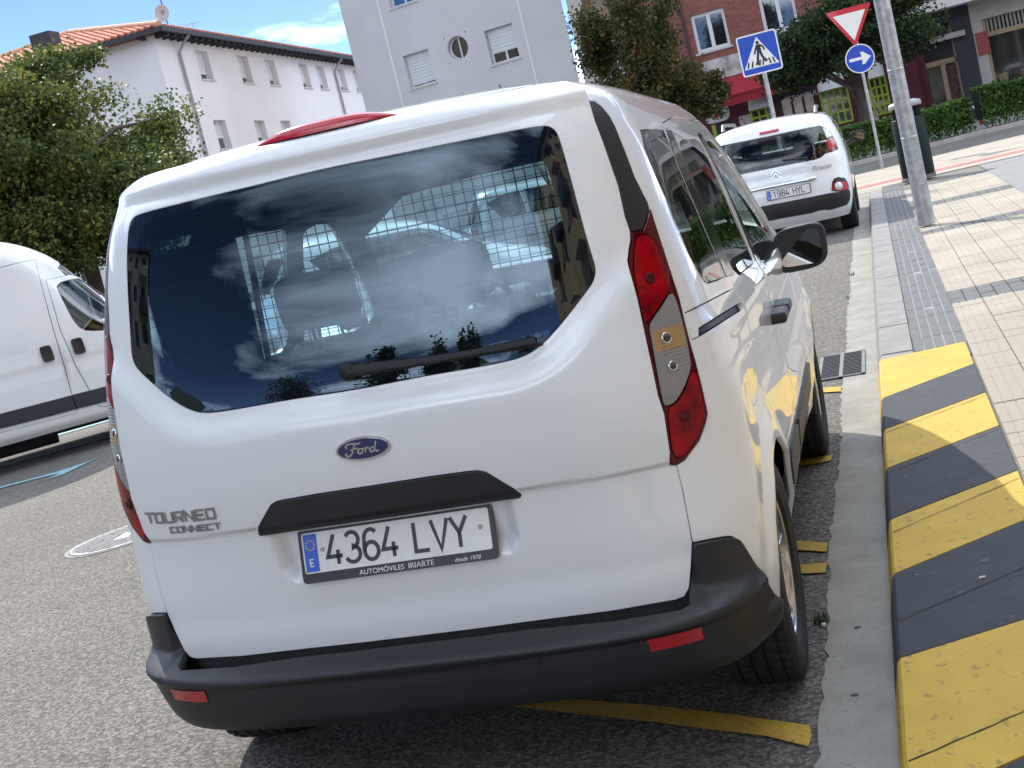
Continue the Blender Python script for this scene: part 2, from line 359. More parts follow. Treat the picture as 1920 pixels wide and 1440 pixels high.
    def panel(s, name, piece, m, parent, disp=None, gap=0.0018, flange=0.014, offset=0.0, drop=None):
        uv, tr = piece; p, n = s.evn(uv, disp); p = p + n * offset
        cnt = {}
        for t in tr:
            for a, b in ((t[0], t[1]), (t[1], t[2]), (t[2], t[0])):
                key = (min(a, b), max(a, b)); cnt.setdefault(key, []).append((a, b))
        be = [v[0] for v in cnt.values() if len(v) == 1]
        vs = [tuple(q) for q in p]; ns = [tuple(q) for q in n]; fs = [tuple(int(i) for i in t) for t in tr]
        if be and (gap or flange):
            T = np.zeros_like(p)
            for a, b in be:
                e = p[b] - p[a]; o = np.cross(e, (n[a] + n[b])); L = np.linalg.norm(o)
                if L > 1e-9: T[a] += o / L; T[b] += o / L
            bi = sorted({i for e in be for i in e}); Tn = {}
            for i in bi:
                L = np.linalg.norm(T[i]); Tn[i] = T[i] / L if L > 1e-6 else T[i] * 0
                p[i] = p[i] - Tn[i] * gap
            vs = [tuple(q) for q in p]
            if flange:
                m1 = {}; m2 = {}
                for i in bi:
                    q = n[i] + Tn[i]; q = q / max(np.linalg.norm(q), 1e-9); m1[i] = len(vs); vs.append(tuple(p[i])); ns.append(tuple(q))
                    m2[i] = len(vs); vs.append(tuple(p[i] - n[i] * flange - Tn[i] * 0.001)); ns.append(tuple(Tn[i]))
                for a, b in be: fs.append((m1[b], m1[a], m2[a], m2[b]))
        me = bpy.data.meshes.new(name); me.from_pydata(vs, [], fs); me.polygons.foreach_set('use_smooth', [True] * len(fs)); me.update()
        ns = np.array(ns); L = np.linalg.norm(ns, axis=1); ns[L < 0.5] = (0, 0, 1)
        me.normals_split_custom_set_from_vertices([tuple(q) for q in ns]); return link(name, me, m, parent)
    def on(s, uv1, disp=None, off=0.0):
        p, n = s.evn(np.array([uv1]), disp); return Vector(p[0] + n[0] * off), Vector(n[0])
def symm(right):
    """right half outline in uv from the top centre to the bottom centre -> closed symmetric outline"""
    r = [np.array(p, float) for p in right]; r[0][0] = 0; r[-1][0] = 0
    return r + [np.array((-p[0], p[1])) for p in r[-2:0:-1]]
# ------------------------------------------------------------------ the white van
VT = [  # z, half width, rear y, rear depth, rear exponent, front y, front depth, front exponent
 (0.22, 0.850, 0.045, 0.44, 3.6, 4.16, 0.80, 2.5), (0.32, 0.885, 0.035, 0.44, 3.7, 4.26, 0.80, 2.5), (0.49, 0.905, 0.022, 0.44, 3.8, 4.30, 0.80, 2.5),
 (0.62, 0.912, 0.006, 0.44, 3.7, 4.28, 0.85, 2.5), (0.75, 0.9175, -0.012, 0.44, 3.3, 4.22, 0.90, 2.5), (0.88, 0.9175, -0.032, 0.44, 3.0, 4.08, 0.95, 2.5),
 (1.00, 0.910, -0.042, 0.44, 2.95, 3.80, 0.90, 2.6), (1.08, 0.897, -0.042, 0.44, 2.95, 3.45, 0.80, 2.6), (1.16, 0.875, -0.035, 0.44, 3.0, 3.25, 0.70, 2.6),
 (1.30, 0.843, -0.012, 0.44, 3.2, 3.05, 0.62, 2.6), (1.50, 0.800, 0.030, 0.43, 3.5, 2.74, 0.60, 2.6), (1.62, 0.768, 0.062, 0.42, 3.6, 2.53, 0.58, 2.6),
 (1.70, 0.733, 0.088, 0.41, 3.5, 2.37, 0.56, 2.5), (1.75, 0.695, 0.112, 0.40, 3.3, 2.24, 0.55, 2.5), (1.79, 0.615, 0.165, 0.40, 3.0, 2.08, 0.52, 2.4),
 (1.815, 0.47, 0.29, 0.38, 2.8, 1.90, 0.46, 2.4), (1.832, 0.25, 0.54, 0.30, 2.4, 1.72, 0.34, 2.3), (1.840, 0.04, 0.90, 0.20, 2.2, 1.45, 0.20, 2.2)]
def van_warp(P):
    P = P.copy(); y = P[..., 1]; z = P[..., 2]; q = np.clip((1.6 - y) / 1.6, 0, 1) ** 2
    a = np.interp(z, [0.45, 0.75, 1.05, 1.25], [0.0, -0.022, -0.022, 0.0]); P[..., 0] *= 1 + a * q
    P[..., 2] -= 0.055 * smooth01((y - 0.25) / 1.9) * np.clip((z - 1.15) / 0.6, 0, 1)
    return P
van_skin = Skin(VT, warp=van_warp)
PAINT = mat('white_paint', (0.80, 0.81, 0.81), 0.38, coat=1.0, coat_rough=0.02, noise=(1.2, 0.012))
BLACKP = mat('black_plastic', (0.018, 0.019, 0.021), 0.48, noise=(9, 0.18), bump=(900, 0.06))
BLACKG = mat('black_gloss', (0.008, 0.009, 0.011), 0.12, coat=0.6)
TRIMD = mat('interior_grey', (0.045, 0.047, 0.05), 0.8, noise=(6, 0.1))
SEATM = mat('seat_cloth', (0.03, 0.032, 0.036), 0.9, bump=(300, 0.3))
RUB = mat('tyre_rubber', (0.016, 0.016, 0.017), 0.72, noise=(14, 0.25), bump=(250, 0.12))
ALLOY = mat('alloy', (0.62, 0.62, 0.62), 0.24, metal=0.9, coat=0.4)
CHROME = mat('chrome', (0.72, 0.73, 0.75), 0.08, metal=1.0)
REDL = mat('red_lens', (0.27, 0.0008, 0.005), 0.30, coat=0.22, coat_rough=0.01, spec=0.08, noise=(11, 0.8))
REDD = mat('dark_red_lens', (0.075, 0.0015, 0.006), 0.25, coat=0.3, coat_rough=0.01, spec=0.1)
REFM = mat('red_reflector', (0.42, 0.012, 0.016), 0.25, coat=0.8, noise=(250, 0.2))
VGLASS = glass('privacy_glass', (0.34, 0.50, 0.55), 1.74, sheen=(0.70, 0.86, 1.0)); FRIT = glossblack('glass_edge_black', 1.74, (0.70, 0.86, 1.0))  # blue sheen puts the mirrored sky's blue into the glass colour
SGLASS = glass('side_glass', (0.58, 0.68, 0.67), 1.6)
FGLASS = glass('front_glass', (0.82, 0.90, 0.87), 1.5)
PLATEW = mat('plate_white', (0.72, 0.70, 0.66), 0.35, coat=0.3, noise=(60, 0.05))
PLATEB = mat('plate_blue', (0.012, 0.10, 0.55), 0.35)
INK = mat('plate_ink', (0.014, 0.015, 0.018), 0.4)
WHITEP = mat('white_print', (0.78, 0.78, 0.78), 0.5)
YELP = mat('star_yellow', (0.8, 0.6, 0.05), 0.5)
def ribbed(name, base, amber=False):
    m = mat(name, base, 0.28, metal=0.45, coat=0.35); t = m.node_tree; b = t.nodes['Principled BSDF']; g = N(t, 'ShaderNodeTexCoord')
    w1 = N(t, 'ShaderNodeTexWave', Scale=34.0, bands_direction='Z'); w2 = N(t, 'ShaderNodeTexWave', Scale=14.0, bands_direction='X'); ad = N(t, 'ShaderNodeMath', operation='ADD')
    for w in (w1, w2): t.links.new(g.outputs['Object'], w.inputs['Vector'])
    t.links.new(w1.outputs['Fac'], ad.inputs[0]); t.links.new(w2.outputs['Fac'], ad.inputs[1])
    bp = N(t, 'ShaderNodeBump'); bp.inputs['Strength'].default_value = 0.55; bp.inputs['Distance'].default_value = 0.002; t.links.new(ad.outputs[0], bp.inputs['Height']); t.links.new(bp.outputs[0], b.inputs['Normal'])
    return m
CLEARL = ribbed('clear_lens', (0.27, 0.275, 0.28)); AMBERL = ribbed('amber_lens', (0.42, 0.27, 0.13))

van = empty('van', (0, 0.7, 0)); tag(van, 'white passenger van with black bumpers parked by the yellow striped kerb', 'van')
def vfix(o):
    o.matrix_parent_inverse = Matrix.Translation((0, -0.7, 0)); return o
S = van_skin
trimL = [(1102.6, 188.5), (1116, 226), (1131, 265), (1160, 348), (1173, 407), (1182.5, 434)]
lightL = [(1183, 450), (1180, 467.5), (1175.6, 490), (1177, 505), (1181, 530), (1189, 560), (1201, 615), (1214, 672.5), (1229, 740), (1240.6, 773), (1253.6, 846), (1256, 871.5)]
seam = [(1269, 872), (1280, 918), (1292, 980), (1298.5, 1017)]
tgb = [(1296, 1058), (1292, 1100), (1283, 1117), (1267, 1123.5), (1150, 1144), (1000, 1163.5), (900, 1177), (820, 1187)]
u_top = S.top([(0.0, 0.34), (0.2, 0.34), (0.4, 0.345), (0.52, 0.35)]); u_tc = S.rear([(0.652, 1.75)])
cTrim = S.px(trimL); cLight = S.px(lightL); cSeam = S.px(seam); cB = S.px(tgb); cB[-1] = cB[-1].copy()
cB = cB[:-1] + [np.array((0.0, cB[-1][1]))]
tailgate_o = symm(u_top + u_tc + cTrim + cLight + cSeam + cB)
light_o = cTrim[-1:] + cLight + cSeam[:1] + S.px([(1283.6, 863), (1311, 825.5), (1322, 795), (1326.6, 776), (1316, 726.5), (1304, 680), (1292.7, 640.6), (1282, 598), (1273, 560), (1253.7, 500), (1237.5, 450), (1226, 415), (1218, 391), (1213, 408), (1205, 431)])
trim_o = cTrim + S.px([(1205, 431), (1213, 408), (1218, 391), (1214.6, 379), (1191, 332), (1173, 285), (1154.7, 238.5), (1144, 218), (1128.6, 199.5), (1115.6, 190)])
gl_px = [(640, 310), (730, 292.5), (820, 274), (910, 256), (970, 244), (1012, 237), (1027.6, 236.5), (1038, 241.7), (1045.8, 253.4), (1056, 287), (1072, 344.6), (1092.7, 425), (1106, 470), (1114, 495), (1116, 507), (1113, 524), (1104, 539), (1061.4, 594.6), (1040.6, 619), (1016, 645), (986, 666), (949.5, 677), (880, 690), (806, 702), (730, 717), (690, 725)]
def chaikin(p, k=2):
    for _ in range(k):
        q = [p[0]]
        for a, b in zip(p[:-1], p[1:]): a = np.asarray(a, float); b = np.asarray(b, float); q += [a * 0.75 + b * 0.25, a * 0.25 + b * 0.75]
        p = q + [p[-1]]
    return p
cG = S.px(chaikin(gl_px)); glass_o = symm(cG)
inn_px = [(640, 330), (820, 292), (910, 273), (975, 262), (1005, 266), (1020, 285), (1036, 335), (1056, 405), (1074, 480), (1066, 520), (1020, 566), (985, 600), (960, 622), (920, 634), (806, 656), (730, 672), (690, 680)]
inner_o = symm(S.px(chaikin(inn_px)))
hd_px = [(728, 902), (810, 889), (880, 879.5), (898, 878), (913, 881), (965, 914), (977, 927), (975, 932), (900, 943), (820, 955), (740, 967)]
handle_o = symm(S.px(hd_px))
def arch(cy, r, n=22, a0=-12, a1=192): return [(cy + r * math.cos(R(a)), 0.325 + r * math.sin(R(a))) for a in np.linspace(a0, a1, n)]
ra = arch(0.705, 0.372); fa = arch(3.37, 0.385)
rarch_o = S.side(ra) ; farch_o = S.side(fa)
zb = 0.0
def lowv(o): return [np.array((p[0], max(p[1], 0.0))) for p in o]
rarch_o = lowv(rarch_o) + [np.array((S.side([(0.705 - 0.36, 0.24)])[0][0], 0.0)), np.array((S.side([(0.705 + 0.36, 0.24)])[0][0], 0.0))]
farch_o = lowv(farch_o) + [np.array((S.side([(3.37 - 0.37, 0.24)])[0][0], 0.0)), np.array((S.side([(3.37 + 0.37, 0.24)])[0][0], 0.0))]
bw = S.px(chaikin([(1302, 1017), (1332, 1011), (1365, 1005), (1380, 1008), (1392, 1028), (1421, 1079), (1441.7, 1113), (1450, 1120)]))[1:]
arch_left = [p for p in ra if p[0] < 0.5 and p[1] < 0.36]
bump_o = symm([np.array((0.0, cB[-1][1]))] + cB[::-1][1:] + cSeam[-1:] + bw + S.side([(0.335, 0.345), (0.352, 0.30)]) + S.rear([(0.80, 0.268), (0.72, 0.268), (0.5, 0.272), (0.25, 0.278), (0.0, 0.28)]))
quarter_o = S.px([(1200, 244), (1222, 242.5), (1244, 243), (1269, 306), (1308, 400), (1335, 462), (1360, 519), (1345, 525), (1327, 531), (1319, 527), (1312.5, 515), (1300, 492.5), (1287.5, 470), (1275, 445), (1262.5, 414), (1248, 371), (1235, 343), (1209, 280)])
bpil_o = S.side([(1.556, 1.585), (1.62, 1.59), (1.66, 1.575), (1.66, 1.12), (1.655, 1.105), (1.56, 1.11), (1.556, 1.15)])
post_o = S.px([(1246, 243.5), (1258, 246)]) + S.side([(0.91, 1.60), (0.917, 1.55), (0.908, 1.23), (0.915, 1.165)]) + S.px([(1361.5, 519), (1336, 461), (1309, 399), (1270, 305)])
slide_win_o = S.side([(0.965, 1.572), (1.10, 1.58), (1.48, 1.572), (1.535, 1.556), (1.55, 1.51), (1.55, 1.18), (1.53, 1.145), (1.49, 1.13), (1.0, 1.15), (0.93, 1.175), (0.915, 1.23), (0.925, 1.55)])
slide_o = S.side([(0.845, 1.64), (1.2, 1.655), (1.585, 1.642), (1.60, 1.4), (1.605, 0.9), (1.60, 0.40), (1.58, 0.36), (1.25, 0.36), (1.13, 0.38), (1.105, 0.45), (1.06, 0.58), (0.98, 0.69), (0.86, 0.78), (0.80, 0.86), (0.785, 0.96), (0.79, 1.05), (0.80, 1.135), (0.83, 1.17), (0.845, 1.3)])
front_win_o = S.side([(1.70, 1.55), (1.80, 1.56), (1.93, 1.55), (2.04, 1.51), (2.23, 1.38), (2.50, 1.16), (2.52, 1.11), (2.47, 1.085), (2.1, 1.085), (1.72, 1.10), (1.675, 1.12), (1.665, 1.2), (1.665, 1.53)])
front_o = S.side([(1.615, 1.635), (1.9, 1.63), (2.03, 1.60), (2.13, 1.54), (2.33, 1.39), (2.58, 1.17), (2.68, 1.06), (2.72, 0.95), (2.72, 0.75), (2.70, 0.55), (2.66, 0.40), (2.60, 0.36), (1.64, 0.36), (1.617, 0.40), (1.617, 0.9), (1.612, 1.4)])
rail_o = S.px([(1284, 587), (1330, 564), (1373.5, 541.5), (1379, 552), (1386, 568), (1348, 592), (1310, 616), (1310.5, 631), (1298, 637), (1291, 612)])
slot_o = S.px([(1310.5, 616.5), (1348, 592.5), (1386.3, 568.5), (1390, 581), (1351, 606), (1311, 631)])
_w = S.top([(0.01, 2.40), (0.25, 2.39), (0.45, 2.36), (0.56, 2.32)]) + S.side([(2.32, 1.47), (2.44, 1.375), (2.72, 1.15)]) + S.top([(0.66, 3.03), (0.55, 3.12), (0.35, 3.2), (0.01, 3.24)])
_w[0][0] = S.U - 1e-3; _w[-1][0] = S.U - 1e-3; wind_o = _w
mould_o = S.side([(1.135, 0.54), (1.58, 0.545), (1.585, 0.47), (1.58, 0.455), (1.13, 0.45), (1.12, 0.47)]); mould2_o = S.side([(1.64, 0.545), (2.68, 0.56), (2.68, 0.47), (2.66, 0.455), (1.64, 0.455)])
flap_o = S.side(round_poly([(0.555, 0.985), (0.72, 0.985), (0.72, 0.83), (0.555, 0.83)], 0.04))
up_lens = S.px([(1192.5, 444), (1209, 440), (1220, 450), (1230, 462.5), (1237.5, 480), (1247.5, 505), (1253, 530), (1253.7, 541), (1244, 560), (1216, 600), (1209, 604), (1206, 598), (1196, 560), (1189.5, 520), (1186.5, 502.5), (1188, 480), (1191, 455)])
cl_lens = S.px([(1256, 546), (1266.7, 565), (1275, 596), (1282, 625), (1289, 655), (1293, 682), (1292, 694), (1279.7, 729), (1264, 754), (1247, 761), (1242, 755), (1230, 692), (1222, 646), (1216, 614), (1219, 604), (1240, 574)])
lo_lens = S.px([(1250, 765), (1267, 758), (1284, 729), (1296, 693), (1304, 703), (1311, 730), (1320, 773), (1306, 819), (1282, 855), (1263, 857), (1256, 820)])
am_lens = S.px([(1222, 622), (1275, 606), (1281, 630), (1286, 648), (1228, 660), (1225, 645)])

def chk(p):
    q = []
    for a, b in zip(p, p[1:] + p[:1]): a = np.asarray(a, float); b = np.asarray(b, float); q += [a * 0.75 + b * 0.25, a * 0.25 + b * 0.75]
    return q
up_lens = chk(list(up_lens)); cl_lens = chk(list(cl_lens)); lo_lens = chk(list(lo_lens))
# shape of the pressed panels, as a push along the normal
def handle_xz():
    q = S.ev(np.array(handle_o)); return q[:, [0, 2]]
hxz = handle_xz(); gxz = S.ev(np.array(glass_o))[:, [0, 2]]
rec = np.array([(-0.345, 0.845), (0.345, 0.845), (0.335, 0.70), (0.30, 0.665), (-0.30, 0.665), (-0.335, 0.70)])
def d_tail(p, recess=True):
    xz = p[:, [0, 2]]; x = np.abs(xz[:, 0]); z = xz[:, 1]
    dg = seg_dist(xz, gxz); ing = inside(xz, gxz); low = smooth01((1.36 - z) / 0.10)
    d = np.where(ing, 0, 0.024 * smooth01(dg / 0.085)) * low * smooth01((z - 0.80) / 0.25)      # shoulder under the glass
    crz = 0.836 - 0.012 * (x / 0.72) ** 2
    d += 0.011 * smooth01((z - crz + 0.003) / 0.007) * smooth01((1.02 - z) / 0.16)              # crease beside the handle
    dr = seg_dist(xz, rec); inr = inside(xz, rec) & recess; d -= 0.036 * np.where(inr, smooth01(dr / 0.045), 0)   # plate recess
    d += 0.006 * smooth01((0.60 - z) / 0.08)
    sp = smooth01((z - 1.715) / 0.03) * smooth01((1.80 - z) / 0.03); d += 0.016 * sp                # lip of the roof spoiler
    d -= 0.010 * np.exp(-((z - 1.722) / 0.012) ** 2) * smooth01((0.62 - x) / 0.2)
    return d
_gx = np.linspace(0, 0.95, 239); _gz = np.linspace(0.2, 1.9, 426); _A, _B = np.meshgrid(_gx, _gz, indexing='ij')
_G3 = np.stack([_A.ravel(), 0 * _A.ravel(), _B.ravel()], 1); _D = d_tail(_G3).reshape(_A.shape); _D2 = d_tail(_G3, False).reshape(_A.shape)
def d_hand(p): return d_tail(p, _D2)
def d_tail(p, T=_D):                                                       # the same push, read back from a fine table
    a = np.clip(np.abs(p[:, 0]) / 0.95 * 238, 0, 237.999); b = np.clip((p[:, 2] - 0.2) / 1.7 * 425, 0, 424.999); i = a.astype(int); j = b.astype(int); a = a - i; b = b - j
    return T[i, j] * (1 - a) * (1 - b) + T[i + 1, j] * a * (1 - b) + T[i, j + 1] * (1 - a) * b + T[i + 1, j + 1] * a * b
def d_side(p):
    y = p[:, 1]; z = p[:, 2]; d = np.zeros(len(p))
    for cy, r0 in ((0.705, 0.372), (3.37, 0.385)):
        q = np.hypot(y - cy, z - 0.325); d += 0.016 * (1 - smooth01((q - r0) / 0.10)) * (q > r0 - 0.05) * smooth01((z - 0.2) / 0.1)
    sd = smooth01((y - 0.30) / 0.25) * smooth01((3.6 - y) / 0.3)
    belt = 1.075 - 0.012 * (y - 1)
    d += sd * 0.010 * np.exp(-((z - belt) / 0.028) ** 2)                                           # belt crease
    d += sd * -0.012 * np.exp(-((z - (0.86 + 0.02 * y)) / 0.09) ** 2)                               # hollow under it
    d += sd * 0.008 * np.exp(-((z - 0.60) / 0.05) ** 2) - sd * 0.014 * smooth01((0.42 - z) / 0.03)
    return d
def d_bump(p):
    x = np.abs(p[:, 0]); y = p[:, 1]; z = p[:, 2]; top = 0.492 + 0.006 * (x / 0.7)
    prof = np.interp(z - top, [-0.235, -0.218, -0.200, -0.17, -0.10, -0.064, -0.056, -0.040, -0.030, -0.012, 0.0, 0.02, 0.2], [0.0, 0.045, 0.075, 0.096, 0.108, 0.110, 0.121, 0.122, 0.108, 0.045, 0.004, 0.0, 0.0])
    k = 1 - 0.84 * smooth01((y - 0.02) / 0.22); wing = smooth01((z - top - 0.005) / 0.01)
    cut = smooth01((x - 0.50) / 0.10); 
    d = prof * k + 0.016 * wing * smooth01((x - 0.715) / 0.02) + 0.016 * smooth01((x - 0.715) / 0.02) * (1 - wing) * np.interp(z - top, [-0.06, 0], [0, 1])
    d += 0.010 * smooth01((y - 0.12) / 0.2) * (1 - smooth01((z - 0.36) / 0.03)) * smooth01((z - 0.28) / 0.03)
    return d
_hb = S.side([(0.375, 0.30)])[0]
under_o = [np.array((-_hb[0], 0.0)), np.array((_hb[0], 0.0)), _hb] + [np.array(q) for q in S.rear([(0.80, 0.268), (0.72, 0.268), (0.5, 0.272), (0.25, 0.278), (0.0, 0.28)])] + [np.array((-q[0], q[1])) for q in S.rear([(0.25, 0.278), (0.5, 0.272), (0.72, 0.268), (0.80, 0.268)])] + [np.array((-_hb[0], _hb[1]))]
pieces = S.cut([('inner', inner_o), ('glass', glass_o), ('handle', handle_o), ('uplens', up_lens), ('amber', am_lens), ('clear', cl_lens), ('lolens', lo_lens), ('light', light_o), ('trim', trim_o), ('bumper', bump_o), ('under', under_o), ('tailgate', tailgate_o),
    ('rarch', rarch_o), ('farch', farch_o), ('slot', slot_o), ('rail', rail_o), ('flap', flap_o), ('quarter', quarter_o), ('post', post_o), ('slidewin', slide_win_o), ('frontwin', front_win_o), ('bpil', bpil_o), ('mould', mould_o), ('slide', slide_o), ('mould2', mould2_o), ('front', front_o), ('wind', wind_o)],
    [(-0.92, 0.92, 0.03, 1.72, 0.0102), (0.92, 1.9, 0.05, 1.7, 0.024), (-S.U, S.U, 0, S.V, 0.055)])
def vpanel(name, key, m, par=None, **kw): return vfix(S.panel(name, pieces[key], m, par or van, **kw)) if par is None else S.panel(name, pieces[key], m, par, **kw)
body = vpanel('body', 'body', PAINT, disp=d_side, gap=0.0018, flange=0.016)
tailgate = vpanel('tailgate', 'tailgate', PAINT, disp=d_tail, gap=0.0022, flange=0.018)
border = None
rear_window = vpanel('rear_window', 'inner', VGLASS, disp=d_tail, gap=0, flange=0)
border = vpanel('window_border', 'glass', FRIT, rear_window, disp=d_tail, gap=0, flange=0.0)
vpanel('handle_trim', 'handle', BLACKP, tailgate, disp=d_hand, gap=0.001, flange=0.018, offset=0.007)
bumper = vpanel('bumper', 'bumper', BLACKP, disp=d_bump, gap=0.002, flange=0.03)
for sfx in ('', '_L'):
    tl = vpanel('tail_light', 'light' + sfx, REDD, gap=0.003, flange=0.02, offset=0.004)
    vpanel('red_lens', 'uplens' + sfx, REDL, tl, gap=0, flange=0.004, offset=0.0045); vpanel('clear_lens', 'clear' + sfx, CLEARL, tl, gap=0, flange=0.004, offset=0.0045)
    vpanel('amber_lens', 'amber' + sfx, AMBERL, tl, gap=0, flange=0.0, offset=0.0045); vpanel('red_lens', 'lolens' + sfx, REDL, tl, gap=0, flange=0.004, offset=0.0045)
    vpanel('pillar_trim', 'trim' + sfx, BLACKP, gap=0.002, flange=0.02)
    vpanel('side_window', 'quarter' + sfx, glass('dark_side_glass', (0.20, 0.27, 0.29), 1.6), gap=0.002, flange=0.006); vpanel('window_post', 'post' + sfx, BLACKG, gap=0, flange=0.01, offset=0.002)
    vpanel('door_pillar', 'bpil' + sfx, BLACKG, gap=0, flange=0.01, offset=0.002); vpanel('rail_cover', 'rail' + sfx, PAINT, disp=d_side, gap=0.002, flange=0.02); vpanel('door_rail', 'slot' + sfx, BLACKP, disp=d_side, gap=0, flange=0.03, offset=-0.018)
    vpanel('fuel_flap' if sfx == '' else 'side_flap', 'flap' + sfx, PAINT, disp=d_side, gap=0.0015, flange=0.01)
    dr = vpanel('sliding_door', 'slide' + sfx, PAINT, disp=d_side, gap=0.002, flange=0.016); vpanel('door_window', 'slidewin' + sfx, SGLASS if sfx else glass('open_window_shade', (0.10, 0.13, 0.15), 1.45), dr, gap=0.003, flange=0.006, offset=-0.004)  # right pane tinted near black for the shade inside an open window
    vpanel('door_moulding', 'mould' + sfx, BLACKP, dr, disp=d_side, gap=0, flange=0.02, offset=0.012)
    dr2 = vpanel('front_door', 'front' + sfx, PAINT, disp=d_side, gap=0.002, flange=0.016); vpanel('door_window', 'frontwin' + sfx, FGLASS, dr2, gap=0.003, flange=0.006, offset=-0.004)
    vpanel('door_moulding', 'mould2' + sfx, BLACKP, dr2, disp=d_side, gap=0, flange=0.02, offset=0.012)
    sg = -1 if sfx else 1
    for d_, y0 in ((dr, 1.46), (dr2, 1.66)):                        # grab handles
        uv = S.side([(y0 + 0.08, 0.935)])[0]; p, n = S.on(uv); m = MB()
        m.box((sg * (p.x - 0.02) if sg > 0 else -(p.x + 0.042), y0, 0.915), (sg * (p.x + 0.042) if sg > 0 else -(p.x - 0.02), y0 + 0.16, 0.955), bev=0.012); m.build('handle', BLACKP, d_)
    for (px_, py_, rr) in ((1247, 634, 0.0105), (1259, 686, 0.0095), (1217, 523, 0.0105), (1282, 780, 0.011)):   # bulbs
        uv = S.px([(px_, py_)])[0]; p, n = S.on(uv, off=0.0055); p.x *= sg; n.x *= sg; m = MB()
        M_ = Matrix.Translation(p) @ n.to_track_quat('Z', 'Y').to_matrix().to_4x4(); m.lathe([(rr * 1.35, 0), (rr * 1.3, 0.003), (rr, 0.003)], 20, M_, 0); m.lathe([(rr, 0.002), (rr * 0.7, 0.001), (0.0005, 0.0005)], 20, M_, 1)
        red = py_ < 560 or py_ > 760
        m.build('bulb', [REDD if red else CHROME, REDD if red else mat('bulb_dark', (0.05, 0.03, 0.03), 0.2, coat=1)], tl)
for k in ('wind', 'wind_L'): vpanel('windscreen', k, FGLASS, gap=0, flange=0)
# lining behind the sheet metal, so that the cabin is closed and dark
lin = MB()
for k, pc in pieces.items():
    if k.split('_')[0] in ('inner', 'quarter', 'slidewin', 'frontwin', 'wind', 'rarch', 'farch'): continue
    q, nn = S.evn(pc[0]); ok = q[:, 2] > 0.42; q = q - nn * (0.034 + 0.05 * ((q[:, 2] < 1.0) & (q[:, 2] > 0.5) & (np.abs(q[:, 0]) < 0.55) & (q[:, 1] < 0.3)))[:, None]
    lin.add(q, [tuple(int(i) for i in t[::-1]) for t in pc[1] if ok[t].all()], 0, True)
vfix(lin.build('lining', TRIMD, van))
# ---- small parts of the van's rear
def frame(p, n, up=(0, 0, 1)):
    n = Vector(n).normalized(); up = Vector(up); up = (up - n * up.dot(n)).normalized(); x = up.cross(n)
    return Matrix(((x.x, up.x, n.x, p[0]), (x.y, up.y, n.y, p[1]), (x.z, up.z, n.z, p[2]), (0, 0, 0, 1)))
def rear_pt(x, z, disp=None, off=0.0):
    uv = S.rear([(abs(x), z)])[0]; p, n = S.on(uv, disp, off)
    if x < 0: p.x *= -1; n.x *= -1
    return p, n
GLY = {  # strokes in a unit box (width 0.56, height 1)
 '1': [[(0.12, 0.78), (0.34, 1.0), (0.34, 0.0)]], '3': [arc(0.28, 0.74, 0.25, 0.26, 150, -80, 10) + arc(0.28, 0.27, 0.28, 0.27, 80, -155, 12)],
 '4': [[(0.30, 1.0), (0.02, 0.27), (0.58, 0.27)], [(0.42, 0.48), (0.42, 0.0)]], '6': [arc(0.30, 0.70, 0.25, 0.30, 40, 170, 8) + [(0.03, 0.45), (0.03, 0.30)] + arc(0.29, 0.29, 0.26, 0.29, 180, 540, 20)[1:]],
 '8': [arc(0.29, 0.75, 0.23, 0.25, -90, 270, 20), arc(0.29, 0.26, 0.27, 0.26, 90, 450, 20)], '9': [arc(0.29, 0.71, 0.26, 0.29, 0, 360, 20), [(0.55, 0.70), (0.55, 0.5)] + arc(0.28, 0.30, 0.27, 0.30, 15, -140, 8)],
 'L': [[(0.06, 1.0), (0.06, 0.05), (0.56, 0.05)]], 'V': [[(0.0, 1.0), (0.30, 0.02), (0.60, 1.0)]], 'Y': [[(0.0, 1.0), (0.30, 0.48), (0.60, 1.0)], [(0.30, 0.5), (0.30, 0.0)]], 'H': [[(0.04, 0), (0.04, 1)], [(0.56, 0), (0.56, 1)], [(0.04, 0.52), (0.56, 0.52)]]}
